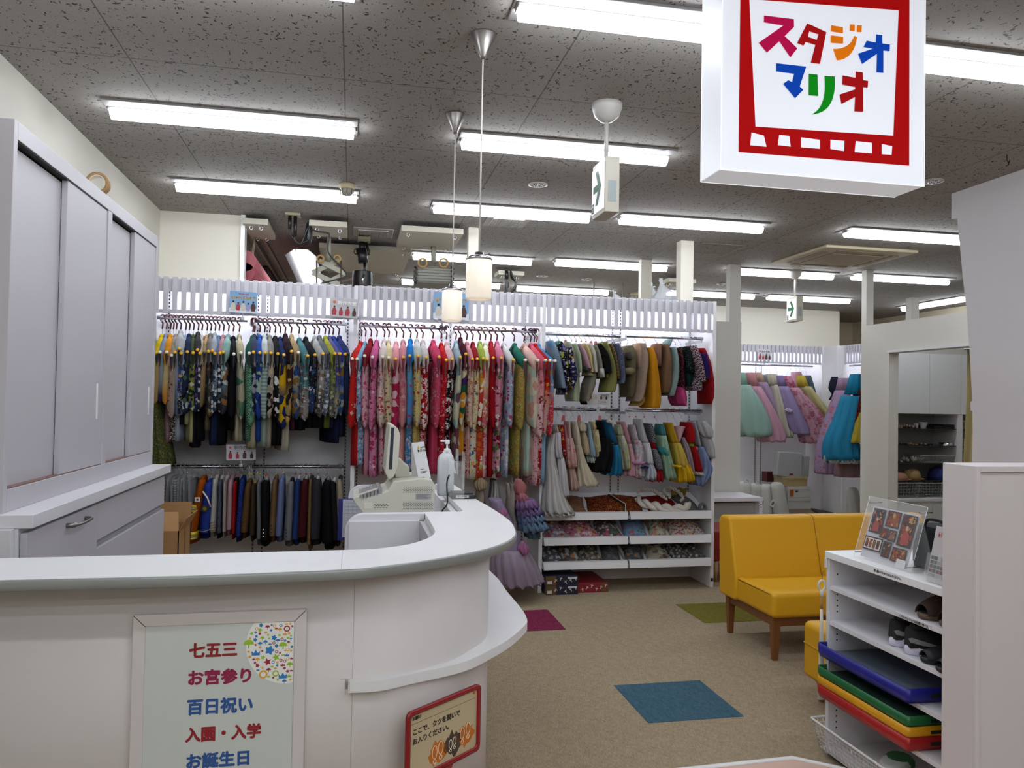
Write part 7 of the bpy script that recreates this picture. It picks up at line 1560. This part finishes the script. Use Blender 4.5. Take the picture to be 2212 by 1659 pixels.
# white garment bags on the floor by the far wall
def gbag(px, py0, py1, w, lab, y=9.9, lean=0, tagp=True, c='#a9a8a3'):
    a = AY(px, py1, y); b = AY(px, py0, y); w = w*y/F/2
    h = b.z
    r = thing('cloth_bag', lab, 'cloth bag', (a.x, y, 0), 0, 'white cloth bags on the floor')
    rings = []
    for t, k in ((0, .95), (.15, 1.02), (.5, .95), (.8, .85), (.93, .8), (1, .5)):
        rings.append(ring(max(0, h*t), lean*t*h, 0, w*k, .06*k+.02, 20, .09, 5, px+t*2))
    MB().loft(rings).obj('bag_body', mat('bag_cloth', c, .8, bump=.3, bscale=25), r)
    if lab.count('loop') or px < 1640: MB().tube(smooth_poly([(lean*h-.03, -.02, h*.9), (lean*h-.02, -.05, h*1.04), (lean*h+.03, -.05, h*1.04), (lean*h+.04, -.02, h*.9)], 4), .006, 6).obj('bag_handle', mat('bag_cloth', c, .8, bump=.3, bscale=25), r)
    if tagp:
        T = plane_T((w*.5, -.10, h*.45), (1, 0, 0), (0, 0, 1)) @ Matrix.Rotation(-.55, 4, 'Z')
        tg = MB().prism([(-.035, -.05), (.035, -.05), (.035, .05), (-.035, .05)], 0, .002, T=T).obj('picture_tag', mat('tag_white', '#c2c2c0', .5), r)
        MB().prism([(-.015, -.03), (.015, -.03), (.02, .0), (.008, .03), (-.008, .03), (-.02, 0)], .002, .0026, T=T).obj('tag_picture', mat('tag_pic', ['#3a3436', '#a34a64', '#5c6470', '#a37a80'][int(px) % 4], .6), tg)
gbag(1607, 1040, 1100, 40, 'white cloth bag with loop handles, leftmost behind the sofa', 9.7)
gbag(1632, 1044, 1099, 34, 'white cloth bag with pink picture tag, second from left', 9.85)
gbag(1654, 1046, 1099, 34, 'white cloth bag with grey picture tag, third from left', 9.8)
gbag(1672, 1048, 1098, 32, 'white cloth bag with faded picture tag, fourth from left', 9.85)
gbag(1688, 1042, 1099, 38, 'plain white cloth bag beside the stacked white boxes', 9.75, -.15, False)
gbag(1850, 1052, 1113, 34, 'white cloth bag near the doorway post, right of stand', 9.0, -.15)
def sbox(px0, px1, py0, py1, y, lab, c, d=.3, lid=True, pic=False, cat='box'):
    a, b = AY(px0, py1, y), AY(px1, py0, y); z0 = a.z
    r = thing('storage_box', lab, cat, ((a.x+b.x)/2, y, z0)); w = (b.x-a.x)/2; h = b.z-a.z
    MB().box(-w, w, 0, d, 0, h*(.72 if lid else 1)).obj('carton', mat('carton_'+c, c, .6), r, .002)
    if lid: MB().box(-w-.004, w+.004, -.004, d+.004, h*.72, h).obj('lid', mat('carton_'+c, c, .6), r, .002)
    if pic:
        MB().box(-w*.85, -w*.5, -.006, -.004, h*.12, h*.72).obj('photo_label', mat('photo_orange', '#8f4a1c', .6), r); MB().box(-w*.35, -w*.12, -.006, -.004, h*.5, h*.62).obj('dark_label', mat('dark_label', '#1c1f24', .6), r)
    return r
YBX = 9.75
zf0 = AY(1725, 1100, YBX).z
sbox(1702, 1751, 1075, 1100, YBX, 'lower white box of the far stack', '#a3a39e', .34)
sbox(1702, 1750, 1051, 1075, YBX, 'white box with orange photo label in the far stack', '#a8a8a4', .34, True, True)
sbox(1698, 1744, 1031, 1051, YBX+.02, 'beige box on top of the two white boxes', '#94805a', .32)
sbox(1657, 1678, 1020, 1041, 10.3, 'dark red box behind the cloth bags', '#4a0c10', .15, False)
r = thing('clothes_bag', 'grey-white zip bag leaning on top of the far box stack', 'garment bag', (0, 0, 0))
pl = [(p.x, p.z) for p in (AY(a, b, 9.85) for a, b in ((1677, 1028), (1682, 975), (1735, 978), (1733, 1030), (1728, 1036)))]
MB().prism(pl, 0, .12, T=plane_T((0, 9.97, 0), (1, 0, 0), (0, 0, 1))).obj('bag_body', mat('bag_plastic_grey', '#8b8c8c', .4), r, .02, 3)
a, b = AY(1706, 1027, 9.84), AY(1714, 1023, 9.84); MB().box(a.x, b.x, 9.848, 9.85, a.z, b.z).obj('red_label', mat('label_red', '#7a1a1e', .5), r)
r = thing('clothes_bag', 'second grey-white bag standing right of the zip bag', 'garment bag', (0, 0, 0))
pl = [(p.x, p.z) for p in (AY(a, b, 9.9) for a, b in ((1730, 1030), (1736, 985), (1750, 985), (1748, 1030), (1740, 1036)))]
MB().prism(pl, 0, .12, T=plane_T((0, 10.02, 0), (1, 0, 0), (0, 0, 1))).obj('bag_body', mat('bag_plastic_grey', '#8b8c8c', .4), r, .015, 3)
# black stand with flat base
st = thing('display_stand', 'black metal stand with flat base under the second far rack gowns', 'stand', (0, 0, 0))
q = [AZ(a, b, .02) for a, b in ((1752, 1099), (1795, 1101), (1815, 1109), (1768, 1109))]
MB().prism([(p.x, p.y) for p in q], .0, .03).obj('base', BLACK, st, .002)
for a, b in ((1796, 1023), (1804, 1025)):
    p = AZ(a+3, 1106, .03); zt_ = AY(a, b-40, p.y).z; MB().box(p.x-.014, p.x+.014, p.y-.014, p.y+.014, .03, zt_).obj('upright', BLACK, st)
p = AZ(1800, 1106, .03); MB().box(p.x-.03, p.x+.08, p.y-.012, p.y+.012, .12, .145).obj('cross_bar', BLACK, st)
# ================================================================ DRESSING ROOM CUPBOARDS
struct(box('wall_dressing_back', GREYW, 6.15, 8.45, 8.42, 8.50, 0, 2.39))
dc = thing('storage_cabinet', 'white storage wall with upper doors and black glass shelves in the dressing room', 'storage unit', (0, 0, 0)); DY = 8.0
def D(px, py, y=DY): return AY(px, py, y)
xl_ = 6.22; zd0, zd1 = D(1941, 893).z, D(2030, 765).z
x_div = (D(2068, 893).x, D(2078, 893).x)
MB().box(6.15, 8.44, DY+.38, DY+.40, 0, zd1).obj('back_panel', mat('cupboard_inner', '#9da0a2', .6), dc)
xs_ = [6.15, D(2006, 800).x, D(2073.5, 800).x, D(2142, 800).x, 8.0]
for a, b in zip(xs_[:-1], xs_[1:]): MB().box(a+.002, b-.002, DY-.02, DY, zd0, zd1).obj('cupboard_door', mat('cupboard_white', '#c6c8c9', .45), dc, .001)
MB().box(6.15, 8.0, DY, DY+.38, zd0, zd0+.02).obj('shelf_bottom', WHITE2, dc)
MB().box(x_div[0], x_div[1], DY-.01, DY+.38, .5, zd0).obj('divider', WHITE2, dc); MB().box(6.13, 6.15, DY-.02, DY+.4, 0, zd1).obj('side_panel', WHITE2, dc)
GLS = mat('black_glass_shelf', '#17181b', .15)
shz = [D(1990, v).z for v in (926, 963, 1000, 1037.5)]
for z in shz: MB().box(6.16, x_div[0]-.01, DY-.0, DY+.37, z-.010, z).obj('glass_shelf', GLS, dc)
for z in shz[:3]: MB().box(x_div[1]+.005, 8.0, DY-.0, DY+.37, z-.010, z).obj('glass_shelf', GLS, dc)
zc_ = D(1990, 1075).z; MB().box(6.15, 8.0, DY-.10, DY+.38, zc_-.035, zc_).obj('worktop', WHITE2, dc, .004)
for a, b in zip(xs_[:-1], xs_[1:]): MB().box(a+.002, b-.002, DY-.08, DY-.06, .05, zc_-.04).obj('drawer_front', mat('cupboard_white', '#c6c8c9', .45), dc, .001)
MB().box(6.15, 8.0, DY-.06, DY+.38, 0, zc_-.036).obj('base', WHITE2, dc)
BG = mat('basket_grey', '#a3a4a2', .4)
def bsk(px0, px1, py0, py1, z, y, lab, nx=12):
    a, b = AY(px0, py1, y), AY(px1, py0, y); w = b.x-a.x; basket('plastic_basket', lab, ((a.x+b.x)/2, y+.16, z), w, .30, b.z-z, BG, 0, None, nx, 8, 5)
bsk(1915, 1994, 1044, 1074, zc_, 7.93, 'grey lattice basket on the dressing room worktop, left'); bsk(1996, 2062, 1044, 1074, zc_, 7.98, 'grey lattice basket on the dressing room worktop, right', 10)
bsk(1990, 2069, 985, 999, shz[2], 8.02, 'grey lattice basket on the third glass shelf'); bsk(2074, 2108, 910, 925, shz[0], 8.02, 'upper small basket right of the shelf divider', 6); bsk(2074, 2106, 949, 962, shz[1], 8.02, 'lower small basket right of the shelf divider', 6)
def small(name, lab, cat, px, z, y, builder, m):
    p = AY(px, 950, y); o = builder(MB()); ob = o.obj(name, m); ob.location = (p.x, y, z); tag(ob, lab, cat); return ob
small('glass_bowl', 'clear glass bowl on the top glass shelf', 'bowl', 1994, shz[0], 8.1, lambda o: o.lathe((0, 0, 0), [(.03, 0), (.045, .06), (.05, .075), (.046, .075), (.028, .006)], 20, cap=False), mat('bowl_clear', '#d0d4d6', .1, alpha=.5))
small('glass_cup', 'small clear cup beside the glass bowl', 'cup', 1979, shz[0], 8.1, lambda o: o.lathe((0, 0, 0), [(.018, 0), (.024, .06), (.021, .06), (.016, .004)], 16, cap=False), mat('bowl_clear', '#d0d4d6', .1, alpha=.5))
def trinkets(o, w, n, hmax, seed):
    rnd = random.Random(seed)
    for k in range(n): o.ball((rnd.uniform(-w, w), rnd.uniform(-.05, .08), hmax*.4*rnd.random()+.008), rnd.uniform(.008, .018), rnd.uniform(.008, .014), rnd.uniform(.006, hmax*.4), 6, 5, rnd.randrange(3))
    return o
TRM = [mat('trinket_orange', '#8f5a34', .5), mat('trinket_white', '#a9a39a', .4), mat('trinket_dark', '#1c1816', .5)]
p = small('hair_ornaments', 'heap of small hair ornaments on the top glass shelf left', 'hair ornaments', 1960, shz[0], 8.1, lambda o: trinkets(o, .11, 40, .06, 1), TRM); p['kind'] = 'stuff'
p = small('necklaces', 'row of necklaces and trinkets on the second glass shelf', 'jewellery', 1980, shz[1], 8.1, lambda o: trinkets(o, .2, 50, .03, 2), TRM); p['kind'] = 'stuff'
small('folded_black_cloth', 'folded black cloth on the top glass shelf', 'folded cloth', 2035, shz[0], 8.1, lambda o: o.box(-.16, .12, -.06, .2, 0, .035).box(-.02, .12, -.06, .2, .035, .05), mat('cloth_black', '#111216', .9))
small('silver_tiara', 'silver ring of tiaras on the second glass shelf', 'tiara', 2043, shz[1], 8.1, lambda o: o.lathe((0, 0, 0), [(.075, 0), (.078, .035), (.076, .035), (.073, 0)], 24, cap=False), CHROME)
p = small('ribbon_heap', 'heap of pink and cream ribbons on the third glass shelf', 'ribbons', 1965, shz[2], 8.1, lambda o: trinkets(o, .16, 46, .10, 3), [mat('ribbon_pink', '#8f6a70', .6), mat('ribbon_cream', '#a8a488', .6), mat('ribbon_white', '#b0aca4', .6)]); p['kind'] = 'stuff'
def cap_(o, r=.095, h=.085):
    o.lathe((0, 0, 0), [(r, 0), (r*.98, h*.4), (r*.8, h*.8), (r*.3, h), (.002, h*1.02)], 20)
    o.loft([[(r*.6+.10*math.cos(q)*k_, .085*math.sin(q)*k_, z) for q in [2*PI*j/20 for j in range(20)]] for k_, z in ((1, .004), (1.02, .010), (.9, .018))]); return o
small('beige_cap', 'beige cap on the lowest glass shelf', 'cap', 1968, shz[3], 8.1, lambda o: cap_(o, .11, .13), mat('cap_beige', '#8a7248', .9)); small('blue_cap', 'royal blue cap on the lowest glass shelf', 'cap', 2028, shz[3], 8.1, lambda o: cap_(o, .12, .15), mat('cap_blue', '#17205c', .9))
small('pink_cap', 'salmon cap at the left end of the lowest glass shelf', 'cap', 1940, shz[3], 8.05, lambda o: cap_(o, .11, .09), mat('cap_salmon', '#8c6250', .9)); small('black_hat', 'black hat right of the shelf divider', 'hat', 2090, shz[2]-.0, 8.1, lambda o: o.lathe((0, 0, 0), [(.11, 0), (.11, .08), (.09, .12), (.002, .14)], 20), mat('cloth_black', '#111216', .9))
# curtain at the right of the opening
cu = thing('curtain', 'beige curtain at the right of the dressing room opening', 'curtain', (0, 0, 0)); rings = []
for px_, pz in ((0, 2.085), (0, 1.4), (1, .7), (2, .05)):
    pass
c0 = AX(2084, 760, 5.47).y
vs = []
for k in range(41):
    t = k/40; vs.append((5.47+.035*math.sin(t*PI*9), c0-.05-t*.75+0.02))
o = MB(); rr = []
for z, sp_ in ((2.08, 1.0), (1.6, 1.02), (1.0, 1.15), (.4, 1.25), (.03, 1.3)):
    rr.append([(x, c0-.05-(c0-.05-y)*sp_+.10*(sp_-1)*3, z) for x, y in vs])
o.loft(rr, cap=False, closed=False).obj('cloth', mat('curtain_beige', '#9a8a5c', .85), cu, solid=.004)
MB().tube([(5.47, c0, 2.078), (5.47, c0-1.0, 2.078)], .010, 8).obj('curtain_rail', CHROME, cu)
# ================================================================ STUDIO CEILING GEAR (seen above the racks)
PNL = mat('mount_board', '#c9c4b4', .6); PNL2 = mat('mount_board_under', '#8f8e8a', .6)
def mount(px0, px1, py, py2, lab, z=2.90):
    a, b = AZ(px0, py, z), AZ(px1, py, z); c = AZ((px0+px1)/2, py2, z)
    r = thing('mounting_board', lab, 'mounting board', (0, 0, 0), 0, 'boards under the studio ceiling')
    x0, x1, y0, y1 = a.x, b.x, (a.y+b.y)/2, c.y
    MB().box(x0, x1, y0, y1, z, z+.045).obj('board', PNL, r, .002)
    o = MB()
    for x in (x0+.06, x1-.06):
        for y in (y0+.08, y1-.08):
            o.tube([(x+.012*math.cos(q), y, z-.014+.016*math.sin(q)) for q in [2*PI*k/10 for k in range(11)]], .003, 5, cap=False)
    o.obj('eye_bolts', CHROME, r); return r
mount(524, 578, 484, 516, 'mounting board at the screen wall edge'); mount(668, 750, 489, 512, 'mounting board above the scissor arm'); mount(866, 1004, 502, 540, 'mounting board above the hanging light box')
mount(690, 890, 540, 590, 'wide mounting board above the black spotlight', 2.90); mount(1075, 1135, 594, 602, 'small mounting board over the coiled black cable', 2.90)
mount(1440, 1508, 610, 618, 'small mounting board right of the rack post', 2.9)
# paper rolls and rails
for i, (px, py, c, lab, rr_, z) in enumerate([(530, 565, '#b8646c', 'upper pink backdrop paper roll behind the screen wall', .09, None), (530, 590, '#a84c58', 'lower pink backdrop paper roll behind the screen wall', .08, None)]):
    p = AY(px, py, 6.8); tag(MB().tube([(p.x, 6.75, p.z), (p.x, 10.4, p.z)], rr_, 20).obj('paper_roll', mat('roll_'+c, c, .6)), lab, 'paper roll')
for px, py, lab in ((531, 493, 'left backdrop rail under the studio ceiling'), (554, 490, 'right backdrop rail under the studio ceiling')):
    p = AY(px, py, 6.9); r = thing('backdrop_rail', lab, 'backdrop rail', (0, 0, 0)); MB().box(p.x-.012, p.x+.012, 6.7, 10.4, p.z, p.z+.03).obj('rail', mat('rail_beige', '#a99a88', .5), r); MB().box(p.x+.013, p.x+.024, 6.7, 10.4, p.z, p.z+.03).obj('rail_dark_strip', mat('rail_dark', '#2c2622', .6), r)  # each rail is beige with a dark strip along its right side
a, b, c = AY(553, 498, 7.0), AY(534, 604, 6.9), AY(541, 604, 6.9)
tag(MB().tube([a, b], .005, 6).tube([a, c], .005, 6).obj('pull_cord', mat('cord_beige', '#b3a48c', .7)), 'beige pull cords hanging from the backdrop rail', 'cord')
tag(MB().box(-1.45, -.95, 9.0, 10.5, 2.3, CEIL).obj('backdrop_box', mat('dark_mauve', '#3b2f30', .8)), 'dark mauve backdrop housing behind the paper rolls', 'backdrop housing')
# big studio lamp
p0, p1 = AZ(652, 527, 2.80), AZ(672, 612, 2.80)
sl = thing('studio_strip_lamp', 'long bright studio strip lamp with white reflector above the left rack', 'studio lamp', (0, 0, 0)); xx = AZ(652, 560, 2.8).x
MB().box(xx-.05, xx+.05, 7.3, 8.5, 2.80, 2.86).box(xx-.05, xx+.05, 8.53, 9.7, 2.80, 2.86).obj('tube', mat('studio_tube', '#f4f8ff', .4, emit=2), sl, .01)
MB()._a([(xx-.06, 7.25, 2.87), (xx-.14, 7.25, 2.81), (xx-.14, 9.75, 2.81), (xx-.06, 9.75, 2.87), (xx+.06, 7.25, 2.87), (xx+.14, 7.25, 2.81), (xx+.14, 9.75, 2.81), (xx+.06, 9.75, 2.87)], [(0, 1, 2, 3), (4, 7, 6, 5), (0, 3, 7, 4)]).obj('reflector', mat('reflector_grey', '#5c5b5e', .4), sl, solid=.003)
# hanging wires and cable plug
def cable(pts, y, r, nm, lab, m=BLACK): return tag(MB().tube(smooth_poly([tuple(AY(a, b, y)) for a, b in pts], 6), r, 6).obj(nm, m), lab, 'cable')
def q4(x, y): return (500+x/4.809, 440+y/4.809)
sk_ = thing('ceiling_socket', 'ceiling socket plate with two black plugs', 'socket', (0, 0, 0)); a, b = AY(*q4(560, 200), 6.38), AY(*q4(718, 200), 6.38)
MB().box(a.x, b.x, 6.33, 6.43, CEIL-.02, CEIL).obj('plate', mat('socket_cream', '#8f8a6c', .5), sk_)
for u in (605, 662):
    a, b = AY(*q4(u, 205), 6.38), AY(*q4(u, 265 if u == 605 else 345), 6.38); MB().tube([(a.x, 6.38, CEIL-.02), (b.x, 6.38, b.z)], .014, 8).obj('plug', BLACK, sk_)
cable([q4(605, 260), q4(620, 330), q4(690, 405), q4(725, 410), q4(790, 385), q4(805, 350)], 6.38, .006, 'cable', 'thin black cable looping left of the scissor arm'); cable([q4(655, 340), q4(665, 390), q4(720, 415), q4(760, 330), q4(790, 250)], 6.38, .007, 'cable', 'thicker black cable rising to the power brick')
pbk = AY(*q4(803, 310), 6.42); tag(MB().ball(pbk, .030, .03, .105, 10, 8).obj('power_brick', BLACK), 'black power brick hanging beside the scissor arm', 'power brick')
cable([q4(820, 265), q4(900, 290), q4(1000, 305), q4(1015, 340), q4(1005, 500), q4(1100, 620), q4(1195, 740), q4(1080, 790), q4(940, 825)], 6.42, .007, 'cable', 'black cable draped along the scissor arm')
sa = thing('scissor_arm', 'cream folding scissor arm for a studio light above the left rack', 'scissor arm', (0, 0, 0)); SM = mat('scissor_cream', '#9f9c8c', .5)
yS = 6.72
def bar(p, q, w=.022, y=yS):
    a, b = AY(*q4(*p), y), AY(*q4(*q), y); d = (b-a).normalized(); n = Vector((-d.z, 0, d.x))*w
    MB()._a([a+n, b+n, b-n, a-n, a+n+Vector((0, .02, 0)), b+n+Vector((0, .02, 0)), b-n+Vector((0, .02, 0)), a-n+Vector((0, .02, 0))], [(0, 1, 2, 3), (7, 6, 5, 4), (0, 4, 5, 1), (1, 5, 6, 2), (2, 6, 7, 3), (3, 7, 4, 0)]).obj('arm_bar', SM, sa)
for p, q, y in (((905, 590), (1180, 725), yS), ((1120, 590), (840, 715), yS+.025), ((840, 715), (1120, 840), yS), ((1185, 725), (930, 850), yS+.025), ((1010, 520), (1010, 660), yS+.05)): bar(p, q, .020, y)
MB().tube([(AY(*q4(1008, 600), yS+.05).x, yS+.05, 2.90), AY(*q4(1008, 600), yS+.05)], .018, 8).obj('post', SM, sa)
for u in (925, 1098):
    p = AY(*q4(u, 572), yS-.02); MB().lathe((0, 0, 0), [(.034, -.01), (.034, .01), (.02, .01), (.02, -.01), (.034, -.01)], 16, cap=False).tf(Matrix.Translation(p) @ Matrix.Rotation(PI/2, 4, 'X')).obj('wheel', mat('wheel_brown', '#a8854c', .5), sa)
for u in (885, 1138): MB().tube([AY(*q4(u, 590), yS), AY(*q4(u, 850), yS)], .006, 6).obj('stay_rod', mat('rod_rust', '#5c4a40', .6), sa)
# black spotlight
bs = thing('black_spotlight', 'black studio spotlight hanging from a ceiling bracket', 'spotlight', (0, 0, 0)); yB = 6.98
a, b = AY(*q4(1312, 392), yB), AY(*q4(1442, 392), yB); MB().box(a.x, b.x, yB-.05, yB+.05, b.z-.01, b.z+.03).obj('ceiling_plate', mat('socket_cream', '#8f8a6c', .5), bs)
for pts, rr_, nm in (([(1355, 400), (1360, 500)], .028, 'stem'), ([(1345, 470), (1372, 615)], .045, 'ballast'), ([(1385, 600), (1388, 680), (1370, 740)], .014, 'joint'), ([(1400, 405), (1425, 500), (1428, 535)], .012, 'side_bracket')):
    MB().tube([AY(*q4(*p), yB) for p in pts], rr_, 10).obj(nm, BLACK, bs)
MB().tube(smooth_poly([tuple(AY(*q4(*p), yB)) for p in ((1350, 460), (1290, 470), (1275, 505), (1300, 525), (1345, 500))], 5), .006, 6).obj('cable_loop', BLACK, bs)
a, b = AY(*q4(1362, 705), yB), AY(*q4(1352, 860), yB); MB().cyl((a.x, yB), .085, b.z, a.z, 20).obj('lamp_head', BLACK, bs, .006)
MB().tube([AY(*q4(1380, 740), yB-.09), AY(*q4(1360, 790), yB-.10), AY(*q4(1375, 840), yB-.09)], .012, 8).obj('metal_clamp', CHROME, bs)
# second scissor arm with soft box
sb2 = thing('hanging_soft_box', 'white ribbed soft box on a ceiling arm left of the pendant lamps', 'soft box', (0, 0, 0)); yQ = 6.95
def q5(x, y): return (860+x/3.456, 440+y/3.456)
MB().tube([(AY(*q5(263, 440), yQ).x, yQ, 2.90), AY(*q5(263, 440), yQ)], .022, 8).obj('arm_post', SM, sb2)
a, b = AY(*q5(130, 470), yQ), AY(*q5(400, 612), yQ); MB().box(a.x, b.x, yQ-.1, yQ+.25, b.z, a.z).obj('box_body', mat('softbox_grey', '#8f8f86', .7), sb2, .02)
o = MB()
for k in range(6): o.box(a.x, b.x, yQ-.106, yQ-.1, b.z+(a.z-b.z)*(k+.5)/6.2, b.z+(a.z-b.z)*(k+.5)/6.2+.006)
o.obj('ribs', mat('softbox_rib', '#6c6c64', .7), sb2)
for u, nm in ((182, 'wheel'), (340, 'wheel')):
    p = AY(*q5(u, 443), yQ-.12); MB().lathe((0, 0, 0), [(.045, -.01), (.045, .01), (.03, .01), (.03, -.01), (.045, -.01)], 16, cap=False).tf(Matrix.Translation(p) @ Matrix.Rotation(PI/2, 4, 'X')).obj(nm, mat('wheel_brown', '#a8854c', .5), sb2)
for u in (130, 405): 
    a = [AY(*q5(u+(8 if k % 2 else -6), 470+k*18), yQ-.12) for k in range(8)]; MB().tube(a, .010, 6).obj('coiled_wire', BLACK, sb2)
MB().tube([AY(*q5(240, 280), yQ), AY(*q5(255, 360), yQ), AY(*q5(290, 300), yQ)], .008, 6).obj('control_wires', BLACK, sb2)
cl = thing('coiled_black_cable', 'coil of black cable hanging behind the middle rack', 'cable', (0, 0, 0)); yC = 8.2
MB().tube([AY(*q5(810, 500), yC), AY(*q5(812, 560), yC)], .02, 8).obj('plug', BLACK, cl)
for k in range(4): MB().tube(smooth_poly([tuple(AY(*q5(*p), yC+k*.02)) for p in ((812, 560), (805+k*6, 620), (822, 665), (860+k*4, 640), (878, 590), (860-k*5, 550), (840, 500))], 5), .009, 6).obj('cable_loop', BLACK, cl)
cable([q5(680, 240), q5(680, 330), q5(672, 350), q5(680, 385)], 7.6, .014, 'cable', 'short black cable hanging behind the larger pendant lamp')
for px, lab in ((1283, 'thin white drop rod behind the right rack, left'), (1495, 'thin white drop rod behind the tied plastic bags')): 
    a = AY(px if px < 1400 else 1345, 622, 9.0); tag(MB().tube([(a.x, 9.0, CEIL), (a.x, 9.0, 2.55)], .008, 6).obj('drop_rod', mat('rod_white', '#9b9790', .5)), lab, 'ceiling rod')
# reflector board standing high in the studio
a, b = AY(*q4(1830, 470), 8.9), AY(*q4(960, 420), 8.9)
sg2 = thing('studio_reflector', 'large pale reflector board hanging behind the black spotlight', 'reflector board', (0, 0, 0))
a, b = AY(705, 533, 9.2), AY(880, 608, 9.2); MB().box(a.x, b.x, 9.2, 9.23, 2.2, CEIL-.12).obj('board', mat('reflector_pale', '#9d9b94', .7), sg2)
MB().tube([AY(*q4(1780, 655), 8.6), AY(*q4(1120, 810), 8.6)], .014, 8).obj('boom', mat('boom_cream', '#a8a498', .5), sg2)
# clean-up of prototype lamp label
bpy.context.view_layer.update()
